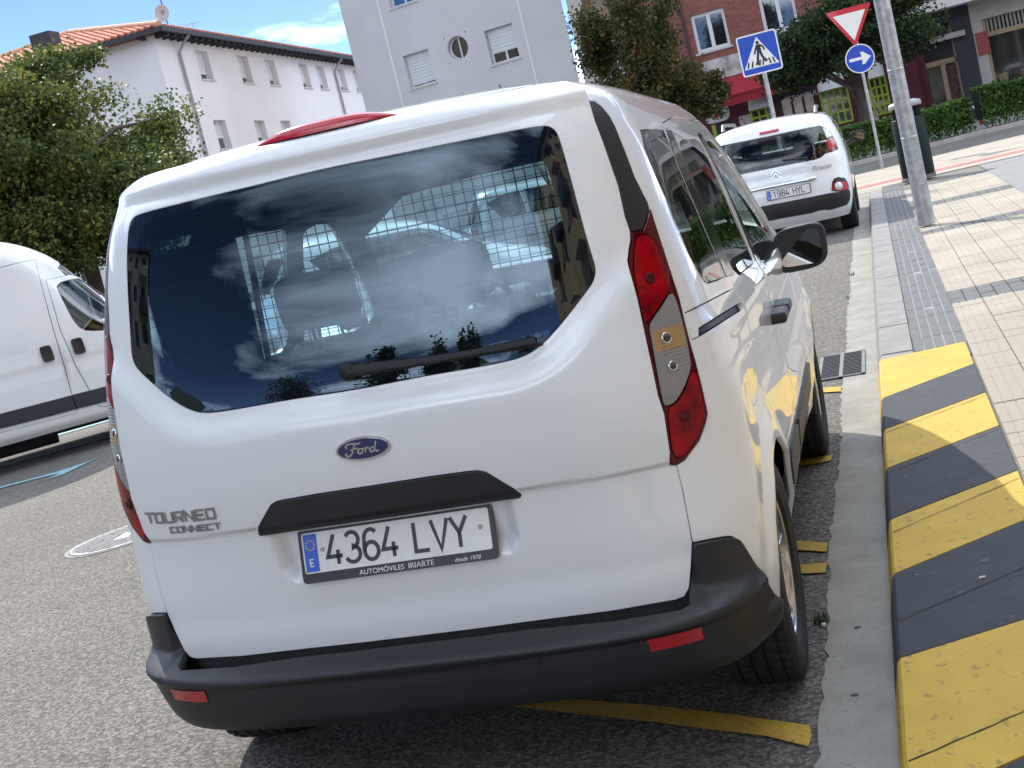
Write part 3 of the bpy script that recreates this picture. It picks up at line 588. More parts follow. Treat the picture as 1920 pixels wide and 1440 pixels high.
def plate(root, Mx, chars, dealer=None):
    """European plate 520 x 110 mm in the frame Mx (x right, y up, z out)"""
    def add(m, name, mt, par): o = m.build(name, mt, par); return o
    m = MB(); h0 = -0.078 if dealer else -0.060
    m.prism(round_poly([(-0.267, h0), (0.267, h0), (0.267, 0.059), (-0.267, 0.059)], [0.014, 0.014, 0.006, 0.006]), 0.012, Mx @ Matrix.Translation((0, 0, -0.006))); base = m.build('license_plate', INK, root)
    m = MB(); m.prism(round_poly([(-0.257, -0.0525), (0.257, -0.0525), (0.257, 0.0525), (-0.257, 0.0525)], 0.008), 0.0022, Mx @ Matrix.Translation((0, 0, 0.0055))); m.build('plate_face', PLATEW, base)
    m = MB(); m.prism([(-0.253, -0.049), (-0.215, -0.049), (-0.215, 0.049), (-0.253, 0.049)], 0.0022, Mx @ Matrix.Translation((0, 0, 0.0063))); m.build('blue_band', PLATEB, base)
    m = MB()
    for k in range(12):
        a = 2 * math.pi * k / 12; c = (-0.234 + 0.0125 * math.cos(a), 0.020 + 0.0125 * math.sin(a)); m.prism([(c[0] + 0.0022 * math.cos(b), c[1] + 0.0022 * math.sin(b)) for b in np.linspace(0, 2 * np.pi, 6)[:-1]], 0.001, Mx @ Matrix.Translation((0, 0, 0.0085)))
    m.build('stars', YELP, base); m = MB()
    for q in strokes([[(0.0, 0), (0, 1.0)], [(0, 0.08), (0.5, 0.08)], [(0, 0.5), (0.42, 0.5)], [(0, 0.92), (0.5, 0.92)]], 0.17): m.prism([(-0.239 + 0.02 * p[0], -0.036 + 0.021 * p[1]) for p in q], 0.001, Mx @ Matrix.Translation((0, 0, 0.0085)))
    m.build('country_letter', WHITEP, base)
    x = -0.190
    for ch in chars:
        if ch == ' ': x += 0.034; continue
        m = MB()
        for q in strokes(GLY[ch], 0.135): m.prism([(x + 0.0735 * p[0], -0.037 + 0.077 * p[1]) for p in q], 0.0012, Mx @ Matrix.Translation((0, 0, 0.0077)))
        m.build('character', INK, base); x += 0.0515
    for sx in (-0.201, 0.232): m = MB(); m.lathe([(0.006, 0), (0.0055, 0.003), (0.0003, 0.0035)], 12, Mx @ Matrix.Translation((sx, 0.006, 0.0077))); m.build('screw', mat('plate_screw', (0.5, 0.48, 0.44), 0.4, metal=0.4), base)
    if dealer:
        for body_, size, tx, sh in dealer:
            me = text_mesh(body_, size, shear=sh); me.transform(Mx @ Matrix.Translation((tx, -0.0725, 0.0064))); link('lettering', me, WHITEP, base)
    return base
n_ = Vector((0, -0.966, 0.259)); Mx = frame((0, 0.006, 0.742), n_)
vfix(plate(van, Mx, '4364 LVY', [('AUTOMÓVILES', 0.0185, -0.108, 0.0), ('IRIARTE', 0.0205, 0.026, 0.0), ('IRIARTE', 0.0205, 0.0268, 0.0), ('desde 1978', 0.0150, 0.152, 0.25)]))
# bold weight for the second word
# oval badge
p, n = rear_pt(0.0, 1.008, d_tail, 0.001); Mb = frame(p, n)
m = MB(); E_ = lambda a, b, k=40: [(a * math.cos(2 * math.pi * i / k), b * math.sin(2 * math.pi * i / k)) for i in range(k)]
m.prism(E_(0.0735, 0.0305), 0.0045, Mb); bd = m.build('badge', CHROME, tailgate)
m = MB(); m.prism(E_(0.0675, 0.0255), 0.0016, Mb @ Matrix.Translation((0, 0, 0.0040))); m.build('badge_face', mat('badge_blue', (0.008, 0.020, 0.105), 0.18, coat=1), tailgate)
scr = [[(-0.040, 0.006), (-0.044, 0.011), (-0.039, 0.0155), (-0.028, 0.0165), (-0.010, 0.0135), (-0.002, 0.0165)], [(-0.018, 0.015), (-0.024, 0.004), (-0.030, -0.008), (-0.038, -0.0145), (-0.046, -0.0135), (-0.048, -0.0085), (-0.043, -0.006)], [(-0.033, 0.000), (-0.022, 0.0025), (-0.012, 0.003)],
 [(-0.007, 0.001), (-0.013, -0.002), (-0.015, -0.008), (-0.011, -0.012), (-0.004, -0.010), (-0.001, -0.004), (-0.003, 0.000), (-0.007, 0.001), (0.000, -0.001), (0.007, 0.002)],
 [(0.007, 0.002), (0.005, -0.011)], [(0.006, -0.004), (0.010, 0.001), (0.015, 0.001), (0.016, -0.003)], [(0.031, 0.000), (0.025, 0.0005), (0.019, -0.004), (0.018, -0.010), (0.023, -0.012), (0.029, -0.008), (0.033, 0.000), (0.038, 0.014)], [(0.034, 0.003), (0.031, -0.009), (0.035, -0.012), (0.041, -0.009)]]
m = MB()
for q in strokes(scr, 0.0036): m.prism([(p_[0], p_[1]) for p_ in q], 0.0012, Mb @ Matrix.Translation((0, 0, 0.0056)))
m.build('badge_script', CHROME, tailgate)
# chrome model lettering on the left
LET = {'T': [[(0.0, 1), (1.1, 1)], [(0.5, 1), (0.5, 0)]], 'O': [[(0.05, 0.03), (0.95, 0.03), (0.95, 0.97), (0.05, 0.97), (0.05, 0.03)]], 'U': [[(0.05, 1), (0.05, 0.03), (0.95, 0.03), (0.95, 1)]], 'R': [[(0.05, 0), (0.05, 0.97), (0.95, 0.97), (0.95, 0.45), (0.05, 0.45)], [(0.45, 0.45), (0.95, 0.0)]],
 'N': [[(0.05, 0), (0.05, 1), (0.95, 0), (0.95, 1)]], 'E': [[(0.98, 0.97), (0.05, 0.97), (0.05, 0.03), (0.98, 0.03)], [(0.05, 0.5), (0.9, 0.5)]], 'C': [[(0.98, 0.97), (0.05, 0.97), (0.05, 0.03), (0.98, 0.03)]]}
def surf_text(word, x0, z0, w, h, gap, st, dz=0.0):
    for i, ch in enumerate(word):
        m = MB(); xx = x0 + i * (w + gap)
        for q in strokes(LET[ch], st):
            for lay, (sc, o) in enumerate(((1.0, 0.0012), (0.8, 0.0042))):
                pass
            vs = []
            for o in (0.0, 0.0045):
                for p_ in q:
                    pt, nn = rear_pt(xx + w * p_[0] + 0.12 * h * p_[1], z0 + h * p_[1] + dz * (xx - x0), d_tail, o); vs.append(pt)
            m.add(vs, [(4, 5, 6, 7), (0, 1, 5, 4), (1, 2, 6, 5), (2, 3, 7, 6), (3, 0, 4, 7)])
        m.build('letter', mat('letter_chrome', (0.42, 0.42, 0.44), 0.12, metal=1.0), tailgate)
surf_text('TOURNEO', -0.690, 0.882, 0.0275, 0.0285, 0.0065, 0.20)
surf_text('CONNECT', -0.618, 0.851, 0.0195, 0.0165, 0.0045, 0.22)
# wiper
piv, n = rear_pt(0.0, 1.197, d_tail, 0.010); tip_uv = S.px([(1003, 641)])[0]; tip, n2 = S.on(tip_uv, d_tail, 0.022)
m = MB(); m.lathe([(0.024, -0.01), (0.024, 0.014), (0.019, 0.024), (0.0005, 0.027)], 22, frame(piv, n)); 
pts = []
for t in np.linspace(0.0, 1.0, 14):
    q = piv.lerp(tip, float(t)); a, nn = rear_pt(q.x, q.z - 0.004 * math.sin(t * 3.1), d_tail, 0.024 + 0.016 * math.sin(math.pi * min(1, t * 1.4)) * (1 - t)); pts.append(a)
m.tube(pts, [0.019, 0.019, 0.018, 0.0165, 0.015, 0.0135, 0.0125, 0.0115, 0.011, 0.011, 0.0115, 0.012, 0.012, 0.011], 10, flat=0.55); m.build('wiper_arm', mat('wiper_black', (0.012, 0.0125, 0.014), 0.5, spec=0.3), tailgate)
m = MB(); bl = []
for t in np.linspace(0.30, 1.03, 12):
    q = piv.lerp(tip, float(t)); a, nn = rear_pt(q.x, q.z - 0.010, d_tail, 0.007); bl.append(a)
m.tube(bl, 0.0055, 6); m.build('wiper_blade', RUB, tailgate)
# heater wires on the rear glass
xs = np.linspace(-0.60, 0.60, 31)
ixz = S.ev(np.array(inner_o))[:, [0, 2]]
for k, z in enumerate(np.linspace(1.24, 1.64, 14)):
    row = [x for x in xs if inside(np.array([(x, z)]), ixz)[0]]
    if len(row) < 3: continue
    top_ = []; 
    for x in row: a, nn = rear_pt(x, z, d_tail, -0.004); top_.append((a, Vector((0, 0, 0.0008))))
    m = MB(); vs = [a + d for a, d in top_] + [a - d for a, d in top_]; c = len(top_); m.add(vs, [(i, i + 1, c + i + 1, c + i) for i in range(c - 1)]); m.build('heater_wire', mat('heater', (0.03, 0.02, 0.015), 0.6), rear_window)
# high brake light in the spoiler
m = MB(); vs = []; fs = []; nx, na = 25, 9
for i in range(nx):
    t = i / (nx - 1) * 2 - 1; x = 0.195 * t; sc = max(0.05, (1 - abs(t) ** 3)) 
    a, nn = rear_pt(x, 1.782, d_tail); cc = Vector((x, a.y + 0.018, a.z + 0.003))
    for k in range(na):
        b = math.pi * k / (na - 1); vs.append(cc + Vector((0, -0.030 * math.cos(b) * sc, 0.030 * math.sin(b) * sc)))
for i in range(nx - 1):
    for k in range(na - 1): a = i * na + k; fs.append((a, a + na, a + na + 1, a + 1))
m.add(vs, fs, 0, True); m.build('brake_light', mat('brake_lens', (0.50, 0.012, 0.025), 0.15, coat=1.0), tailgate)
# bumper reflectors and towing cover
for sg in (1, -1):
    q = [(1200, 1211), (1282, 1199), (1285, 1220), (1206, 1235)]; pts = []
    m = MB(); xz = [(0.585, 0.437), (0.700, 0.437), (0.700, 0.400), (0.588, 0.400)]; g = 8; vs = []; fs = []
    for j in range(3):
        for i in range(g + 1):
            t = i / g; s_ = j / 2; x = (xz[0][0] * (1 - s_) + xz[3][0] * s_) * (1 - t) + (xz[1][0] * (1 - s_) + xz[2][0] * s_) * t; z = xz[0][1] * (1 - s_) + xz[3][1] * s_
            a, nn = rear_pt(x, z, d_bump, 0.0025); vs.append(Vector((a.x * sg, a.y, a.z)))
    for j in range(2):
        for i in range(g): a = j * (g + 1) + i; fs.append((a, a + 1, a + g + 2, a + g + 1))
    m.add(vs, fs, 0, True); m.build('reflector', REFM, bumper)
    m = MB(); vs2 = []
    for (dx, dz) in ((-0.006, 0.006), (0.006, 0.006), (0.006, -0.006), (-0.006, -0.006)): pass
a, nn = rear_pt(0.30, 0.415, d_bump, 0.0006); m = MB(); m.lathe([(0.031, 0), (0.031, 0.0012), (0.029, 0.0012), (0.029, 0)], 28, frame(a, nn)); m.lathe([(0.029, 0.0004), (0.0005, 0.0004)], 28, frame(a, nn)); m.build('towing_cover', BLACKP, bumper)
# underside
m = MB(); m.box((-0.66, 0.22, 0.23), (0.66, 4.0, 0.29)); vfix(m.build('underbody', mat('underbody', (0.012, 0.012, 0.013), 0.8), van))
for sg in (1, -1):
    for cy in (0.705, 3.37):
        m = MB(); n = 20; ar_ = [R(-8 + 196 * k / n) for k in range(n + 1)]; vs = []
        for a_ in ar_: vs += [(sg * x, cy + 0.366 * math.cos(a_), 0.325 + 0.366 * math.sin(a_)) for x in (0.54, 0.84)]
        m.add(vs, [(2 * k, 2 * k + 1, 2 * k + 3, 2 * k + 2) for k in range(n)], 0, True); m.add([(sg * 0.54, cy + 0.366 * math.cos(a_), 0.325 + 0.366 * math.sin(a_)) for a_ in ar_], [tuple(range(n + 1))]); vfix(m.build('wheel_arch_liner', mat('underbody'), van))
# wheels: tyre with tread blocks, five double-spoke alloy
def tyre_mesh(Rr=0.325, w=0.205, rim=0.208):
    m = MB(); n = 90; prof = [(-0.40, rim), (-0.47, rim + 0.012), (-0.52, rim + 0.05), (-0.5, Rr - 0.03), (-0.455, Rr - 0.009)]; tr = []
    gro = [-0.30, -0.10, 0.10, 0.30]; xs_ = [-0.44]
    rows = [(x, r) for x, r in prof]
    edges_ = [-0.44]
    for g in gro: edges_ += [g - 0.022, g - 0.018, g + 0.018, g + 0.022]
    edges_ += [0.44]
    top = []
    for i, x in enumerate(edges_):
        k = (i - 1) % 4; deep = i > 0 and i < len(edges_) - 1 and k in (1, 2); top.append((x, Rr - 0.0035 * (abs(x) / 0.44) ** 2 - (0.008 if deep else 0)))
    rows += top + [(-x, r) for x, r in prof[::-1]]
    nr = len(rows); vs = []; fs = []
    for k in range(n * 2):
        a = 2 * math.pi * k / (n * 2)
        for (x, r) in rows:
            sk = a + 0.10 * abs(x) ; blk = (k % 4 == 0)
            rr = r - (0.006 if (blk and r > Rr - 0.011 and 0.13 < abs(x) <= 0.46) else 0)
            vs.append((x * w, rr * math.cos(sk), rr * math.sin(sk)))
    for k in range(n * 2):
        for i in range(nr - 1): a = k * nr + i; b = ((k + 1) % (n * 2)) * nr + i; fs.append((a, b, b + 1, a + 1))
    return m.add(vs, fs, 0, False).mesh('tyre')
def rim_mesh(r=0.21, spokes=5, d=0.0):
    m = MB(); My = Matrix.Rotation(R(90), 4, 'Y')
    m.lathe([(r, 0.075), (r + 0.004, 0.083), (r - 0.004, 0.086), (r - 0.014, 0.080), (r - 0.022, 0.055), (r - 0.026, -0.07)], 48, My)
    for k in range(spokes):
        a = 2 * math.pi * k / spokes
        for da in (-0.16, 0.16):
            b = a + da; p0 = (0.060, 0.05 * math.cos(a + da * 0.6), 0.05 * math.sin(a + da * 0.6)); p1 = (0.052, 0.11 * math.cos(a + da * 0.8), 0.11 * math.sin(a + da * 0.8)); p2 = (0.060, (r - 0.018) * math.cos(b), (r - 0.018) * math.sin(b))
            m.tube([p0, p1, p2], [0.022, 0.017, 0.020], 8, flat=0.6)
    m.lathe([(0.058, 0.03), (0.058, 0.062), (0.05, 0.068), (0.03, 0.069), (0.028, 0.074), (0.0005, 0.075)], 26, My); m.lathe([(0.15, 0.0), (0.15, 0.014), (0.03, 0.016)], 30, My, 1)
    return m.mesh('rim')
TYRE = tyre_mesh(); RIM = rim_mesh(); BRK = mat('brake_disc', (0.16, 0.15, 0.14), 0.5, metal=0.8)
def wheel(root, x, y, z, fix=None, tyre=None, rim=None):
    sg = 1 if x > 0 else -1; w = empty('wheel', (0, 0, 0)); w.parent = root
    t = link('tyre', tyre or TYRE, None, w); r_ = link('rim', rim or RIM, None, w)
    if not t.data.materials: t.data.materials.append(RUB)
    if not r_.data.materials: r_.data.materials.append(ALLOY); r_.data.materials.append(BRK)
    w.matrix_local = Matrix.Translation((x, y, z)) @ (Matrix.Identity(4) if sg > 0 else Matrix.Rotation(math.pi, 4, 'Z'))
    return w
for sg in (1, -1):
    for cy in (0.705, 3.37): w = wheel(van, sg * 0.795, cy - 0.7, 0.322)
# door mirrors
for sg in (1, -1):
    c = Vector((sg * 0.985, 2.42, 1.065)); m = MB(); bm = bmesh.new(); bmesh.ops.create_uvsphere(bm, u_segments=28, v_segments=18, radius=1.0)
    for v in bm.verts:
        q = v.co; f = lambda a, e: math.copysign(abs(a) ** e, a); v.co = Vector((f(q.x, 0.55) * 0.105, max(f(q.y, 0.7) * 0.11, -0.035), f(q.z, 0.55) * 0.088 + 0.012 * q.x * sg))
    vs = [v.co + c for v in bm.verts]; fs = [tuple(v.index for v in f.verts) for f in bm.faces]; bm.free(); m.add(vs, fs, 0, True)
    m.tube([(sg * 0.85, 2.50, 1.00), (sg * 0.91, 2.46, 1.01), (sg * 0.95, 2.44, 1.03)], [0.05, 0.042, 0.05], 12, flat=0.7); dm = vfix(m.build('door_mirror', BLACKP, van))
    m = MB(); poly = round_poly([(-0.084, -0.066), (0.082, -0.066), (0.086, 0.067), (-0.080, 0.070)], 0.035, 6); Mm = frame((c.x, c.y - 0.0385, c.z), Vector((-0.17 * sg, -1, 0.19))); m.prism(poly, 0.003, Mm); m.build('mirror_glass', mat('mirror', (0.85, 0.87, 0.87), 0.01, metal=1.0), dm)
# aerial
m = MB(); tp = S.top([(0.10, 1.75)])[0]; a, nn = S.on(tp); m.tube([a, a + Vector((0, -0.03, 0.05))], [0.012, 0.006], 8); m.tube([a + Vector((0, -0.03, 0.05)), a + Vector((0, -0.07, 0.12))], 0.003, 6); vfix(m.build('aerial', BLACKP, van))
# cabin
m = MB(); m.box((-0.80, 0.2, 0.40), (0.80, 3.1, 0.44)); vfix(m.build('cabin_floor', TRIMD, van))
m = MB(); m.box((-0.78, 2.72, 0.44), (0.78, 3.25, 1.02), bev=0.06); m.box((-0.58, 2.62, 0.90), (-0.22, 2.9, 1.10), bev=0.04); vfix(m.build('dashboard', TRIMD, van))
m = MB(); Mw = Matrix.Translation((-0.40, 2.52, 1.03)) @ Matrix.Rotation(R(-62), 4, 'X'); m.lathe([(0.185 + 0.014 * math.cos(a), 0.014 * math.sin(a)) for a in np.linspace(0, 2 * np.pi, 11)[:-1]], 40, Mw, closed=True); m.box((-0.18, -0.02, -0.03), (0.18, 0.02, -0.01), 0, Mw); m.lathe([(0.06, -0.04), (0.055, 0.0), (0.001, 0.005)], 16, Mw); vfix(m.build('steering_wheel', mat('wheel_black', (0.02, 0.02, 0.022), 0.5), van))
def seat(x, y, w, zc=0.62, ztop=1.12):
    m = MB(); m.box((x - w / 2, y - 0.42, zc - 0.13), (x + w / 2, y + 0.08, zc), bev=0.05); M_ = Matrix.Translation((x, y - 0.34, zc)) @ Matrix.Rotation(R(12), 4, 'X'); m.box((-w / 2, -0.07, -0.05), (w / 2, 0.07, ztop - zc), 0, M_, bev=0.05)
    m.box((x - w / 2 + 0.06, y - 0.38, 0.40), (x + w / 2 - 0.06, y + 0.02, zc - 0.10)); st = vfix(m.build('seat', SEATM, van)); return st, M_
for x, y, w in ((-0.42, 2.36, 0.50), (0.42, 2.36, 0.50)):
    st, M_ = seat(x, y, w); m = MB(); m.box((-0.14, -0.06, 0.55), (0.14, 0.06, 0.76), 0, M_, bev=0.05)
    for q in (-0.06, 0.06): m.tube([M_ @ Vector((q, 0, 0.45)), M_ @ Vector((q, 0, 0.6))], 0.007, 6)
    m.build('headrest', SEATM, st)
st, M_ = seat(0.0, 1.50, 1.26, 0.62, 1.20)
for x in (-0.48, -0.02, 0.46):
    m = MB(); m.box((x - 0.14, -0.06, 0.62), (x + 0.14, 0.06, 0.81), 0, M_, bev=0.05)
    for q in (-0.05, 0.05): m.tube([M_ @ Vector((x + q, 0, 0.52)), M_ @ Vector((x + q, 0, 0.66))], 0.006, 6)
    m.build('headrest', SEATM, st)
# wire partition behind the rear seat
m = MB(); y0 = 0.985
for x in np.arange(-0.66, 0.67, 0.034): m.tube([(x, y0, 0.95), (x, y0, 1.67)], 0.0021, 4, cap=False)
for z in np.arange(0.95, 1.68, 0.034): m.tube([(-0.70 + 0.04 * (z - 1), y0 - 0.004, z), (0.70 - 0.04 * (z - 1), y0 - 0.004, z)], 0.0021, 4, cap=False)
m.tube([(-0.70, y0, 0.94), (-0.66, y0, 1.64), (-0.60, y0, 1.69), (0.60, y0, 1.69), (0.66, y0, 1.64), (0.70, y0, 0.94), (-0.70, y0, 0.94)], 0.011, 8); vfix(m.build('wire_partition', mat('partition_black', (0.012, 0.012, 0.013), 0.5), van))
m = MB(); m.box((-0.66, 0.25, 0.44), (0.66, 0.95, 0.98)); vfix(m.build('load_cover', TRIMD, van))

for sg in (1, -1):                                                     # trim panels inside the load space
    m = MB(); m.box((sg * 0.76 - 0.02, 0.30, 0.90), (sg * 0.76 + 0.02, 0.56, 1.14)); m.box((sg * 0.66 - 0.02, 0.30, 1.14), (sg * 0.66 + 0.02, 0.47, 1.58)); m.box((sg * 0.69 - 0.02, 0.60, 1.02), (sg * 0.69 + 0.02, 0.92, 1.58)); vfix(m.build('side_trim', TRIMD, van))
# ------------------------------------------------------------------ street
def asphalt():
    m = mat('asphalt', (0.2, 0.2, 0.2), 0.88); t = m.node_tree; b = t.nodes['Principled BSDF']; g = N(t, 'ShaderNodeTexCoord')
    vo = N(t, 'ShaderNodeTexVoronoi', Scale=95.0); n1 = N(t, 'ShaderNodeTexNoise', Scale=0.7, Detail=8.0, Roughness=0.65); n2 = N(t, 'ShaderNodeTexNoise', Scale=160.0, Detail=3.0, Roughness=0.7)
    for q in (vo, n1, n2): t.links.new(g.outputs['Object'], q.inputs['Vector'])
    ra = N(t, 'ShaderNodeValToRGB'); e = ra.color_ramp.elements; e[0].position = 0.0; e[0].color = (0.050, 0.046, 0.040, 1); e[1].position = 1.0; e[1].color = (0.235, 0.212, 0.180, 1); q = e.new(0.5); q.color = (0.105, 0.096, 0.084, 1)
    sp = N(t, 'ShaderNodeSeparateColor'); t.links.new(vo.outputs['Color'], sp.inputs[0]); t.links.new(sp.outputs[0], ra.inputs[0])
    mr = N(t, 'ShaderNodeMapRange'); mr.inputs[1].default_value = 0.3; mr.inputs[2].default_value = 0.7; mr.inputs[3].default_value = 0.78; mr.inputs[4].default_value = 1.16; t.links.new(n1.outputs[0], mr.inputs[0])
    mx = N(t, 'ShaderNodeMixRGB', blend_type='MULTIPLY'); mx.inputs[0].default_value = 1; t.links.new(ra.outputs[0], mx.inputs[1]); t.links.new(mr.outputs[0], mx.inputs[2]); t.links.new(mx.outputs[0], b.inputs['Base Color'])
    ad = N(t, 'ShaderNodeMath', operation='ADD'); t.links.new(vo.outputs['Distance'], ad.inputs[0]); t.links.new(n2.outputs[0], ad.inputs[1])
    bp = N(t, 'ShaderNodeBump'); bp.inputs['Strength'].default_value = 0.75; bp.inputs['Distance'].default_value = 0.006; t.links.new(ad.outputs[0], bp.inputs['Height']); t.links.new(bp.outputs[0], b.inputs['Normal'])
    return m
ASPH = asphalt()
CONC = mat('gutter_concrete', (0.265, 0.25, 0.222), 0.92, noise=(3.5, 0.22), bump=(260, 0.35), wear=(70, 0.585, (0.17, 0.165, 0.155)))
KERB = mat('kerb_granite', (0.215, 0.205, 0.196), 0.85, noise=(5, 0.18), bump=(200, 0.2), wear=(90, 0.66, (0.15, 0.14, 0.135)))
DARKT = mat('dark_tile', (0.105, 0.107, 0.112), 0.8, noise=(6, 0.14), bump=(220, 0.2)); JOINT = mat('light_joint', (0.24, 0.24, 0.245), 0.9)
BEIGE = mat('beige_tile', (0.325, 0.283, 0.232), 0.88, noise=(1.3, 0.17), bump=(160, 0.25), wear=(42, 0.63, (0.245, 0.22, 0.18)))
BED = mat('tile_joint_bed', (0.16, 0.15, 0.13), 0.95, noise=(30, 0.2))
YEL = mat('yellow_paint', (0.50, 0.315, 0.032), 0.7, noise=(5, 0.10), bump=(150, 0.25), wear=(24, 0.585, (0.27, 0.185, 0.045)))
SLATE = mat('dark_grey_paint', (0.030, 0.035, 0.045), 0.8, noise=(9, 0.22), bump=(150, 0.2), wear=(16, 0.62, (0.10, 0.11, 0.13)))
YLINE = mat('yellow_road_line', (0.46, 0.29, 0.035), 0.8, noise=(40, 0.15), bump=(110, 0.6), wear=(45, 0.60, (0.10, 0.09, 0.075)))
BLINE = mat('blue_road_line', (0.20, 0.36, 0.41), 0.8, noise=(30, 0.1), wear=(40, 0.66, (0.16, 0.17, 0.17)))
def zleft(x): return float(np.interp(x, [-400, -60, -7.1, -1.5], [-13.63, -2.17, -0.392, 0.0]))
def gleft(px, py):
    z = 0.0
    for _ in range(40): p = ground(px, py, z); z = 0.5 * z + 0.5 * zleft(p[0])
    return p
def zroad(x): return zleft(x) if x < 0 else max(0.0, (x - 1.17) * 0.0337)
def gpave(px, py, h=0.12):
    z = h
    for _ in range(30): p = ground(px, py, z); z = h + 0.0337 * (p[0] - 1.17)
    return p
m = MB(); xs = [-400, -60, -7.1, -1.5, 1.17, 60, 400]; ys = [-400, -3, 26, 600]; nx = len(xs)
vs = [(x, y, zroad(x)) for y in ys for x in xs]; m.add(vs, [(j * nx + i, j * nx + i + 1, (j + 1) * nx + i + 1, (j + 1) * nx + i) for j in range(3) for i in range(nx - 1)])
tag(m.build('road', ASPH), 'grey coarse asphalt road', kind='structure')
# gutter with a ragged edge against the asphalt
random.seed(4); m = MB(); yy = list(np.arange(-6, 18.6, 0.06)); 
L = [(0.938 + 0.006 * math.sin(y * 2.3) + random.uniform(-0.009, 0.009), y) for y in yy]; vs = [(x, y, 0.006) for x, y in L] + [(1.143, y, 0.005) for y in yy]; c = len(yy)
m.add(vs, [(i, c + i, c + i + 1, i + 1) for i in range(c - 1)]); gut = tag(m.build('gutter', CONC), 'pale concrete gutter strip between asphalt and kerb', kind='structure')
# pavement slab
pv = empty('pavement'); tag(pv, kind='structure'); pv.matrix_world = Matrix.Translation((1.645, 0, 0.108)) @ Matrix.Rotation(-0.0337, 4, 'Y') @ Matrix.Translation((-1.645, 0, -0.108))
m = MB(); e0 = [(1.17, -12), (14, -12), (14, 26.4), (4.15, 26.0), (1.29, 25.45), (-0.9, 25.1), (-1.3, 24.6), (-1.3, 20.2), (-0.9, 19.5), (1.17, 19.4)]
m.prism(e0, 0.108); o = m.build('tile_bed', BED, pv)
# kerbstones
kerb = empty('kerb', (1.15, 0, 0)); tag(kerb, kind='structure'); random.seed(2)
def kerbstone(y0, y1, h=0.118):
    m = MB(); pr = [(1.137, 0.0), (1.166, h - 0.012), (1.176, h), (1.352, h), (1.352, 0.0)]; a = y0 + 0.003; b = y1 - 0.003
    vs = [(x, a, z) for x, z in pr] + [(x, b, z) for x, z in pr]; n = 5; m.add(vs, [(i, (i + 1) % n, n + (i + 1) % n, n + i)[::-1] for i in range(n)] + [tuple(range(n)), tuple(range(n, 2 * n))[::-1]]); return m
kerbstone(4.87, 5.04, 0.1145).build('kerbstone', KERB, kerb).matrix_parent_inverse = Matrix.Translation((-1.15, 0, 0))
y = 5.04
while y < 19.4:
    L_ = 0.5 + random.uniform(-0.02, 0.02); o = kerbstone(y, min(y + L_, 19.4), 0.118 + random.uniform(-0.002, 0.002)).build('kerbstone', KERB, kerb); o.matrix_parent_inverse = Matrix.Translation((-1.15, 0, 0)); y += L_
# painted kerb with yellow and dark stripes
st = empty('striped_kerb', (1.16, 0, 0)); tag(st, kind='structure')
bl = [4.885, 3.812, 3.123, 2.43, 1.715, 1.113, 0.416, -0.42, -1.1, -1.75, -2.4]; br = [5.035, 4.338, 3.593, 2.892, 2.145, 1.55, 0.68, -0.05, -0.72, -1.4, -2.05]
for i in range(len(bl) - 1):
    g = 0.0045; h = 0.119 + random.uniform(-0.0015, 0.0015); a0, a1, b0, b1 = bl[i] - g, bl[i + 1] + g, br[i] - g, br[i + 1] + g
    pr = [(0.0, 1.137, 0.0), (0.06, 1.160, h - 0.010), (0.075, 1.170, h), (1.0, 1.640, h), (1.0, 1.640, 0.0)]
    vs = []
    for tt, x, z in pr: k = (x - 1.155) / 0.487; vs.append((x, a1 + (b1 - a1) * k, z))
    for tt, x, z in pr: k = (x - 1.155) / 0.487; vs.append((x, a0 + (b0 - a0) * k, z))
    n = 5; m = MB(); m.add(vs, [(q, (q + 1) % n, n + (q + 1) % n, n + q)[::-1] for q in range(n)] + [tuple(range(n)), tuple(range(n, 2 * n))[::-1]])
    o = m.build('yellow_slab' if i % 2 == 0 else 'dark_slab', YEL if i % 2 == 0 else SLATE, st); o.matrix_parent_inverse = Matrix.Translation((-1.16, 0, 0))
# joints sawn across the painted slabs
for (xa, ya, xb, yb) in ((1.172, 1.56, 1.638, 2.03), (1.172, 0.70, 1.638, 1.11), (1.172, -0.20, 1.638, 0.16), (1.172, 3.06, 1.638, 3.52), (1.172, 2.36, 1.638, 2.83)):
    m = MB(); n_p = 14; random.seed(int(ya * 100)); vs = []
    for k in range(n_p + 1): t = k / n_p; x = xa + (xb - xa) * t; yv = ya + (yb - ya) * t + random.uniform(-0.003, 0.003); w_ = random.uniform(0.0015, 0.004); vs += [(x, yv - w_, 0.1212), (x, yv + w_, 0.1212)]
    m.add(vs, [(2 * k, 2 * k + 2, 2 * k + 3, 2 * k + 1) for k in range(n_p)]); o = m.build('sawn_joint', mat('joint_dark', (0.03, 0.028, 0.026), 0.95), st); o.matrix_parent_inverse = Matrix.Translation((-1.16, 0, 0))
# tactile strip of dark tiles with pale joints
def tile_mesh(w, l, h, name, bars=0, along=True, g=0.004):
    m = MB(); 
    if bars == 0: m.box((g, g, 0), (w - g, l - g, h))
    else:
        m.box((g, g, 0), (w - g, l - g, h - 0.003)); s_ = w / bars
        for k in range(bars):
            x0 = k * s_ + (g if k == 0 else 0.0035); x1 = (k + 1) * s_ - (g if k == bars - 1 else 0.0035); m.add([(x0, g, h - 0.003), (x1, g, h - 0.003), (x1, l - g, h - 0.003), (x0, l - g, h - 0.003), (x0 + 0.002, g, h), (x1 - 0.002, g, h), (x1 - 0.002, l - g, h), (x0 + 0.002, l - g, h)], [(4, 5, 6, 7), (0, 1, 5, 4), (1, 2, 6, 5), (2, 3, 7, 6), (3, 0, 4, 7)])
    return m.mesh(name)
dark_me = tile_mesh(0.059, 0.40, 0.011, 'dark_tile', 0, g=0.0042); dark_me.materials.append(DARKT)
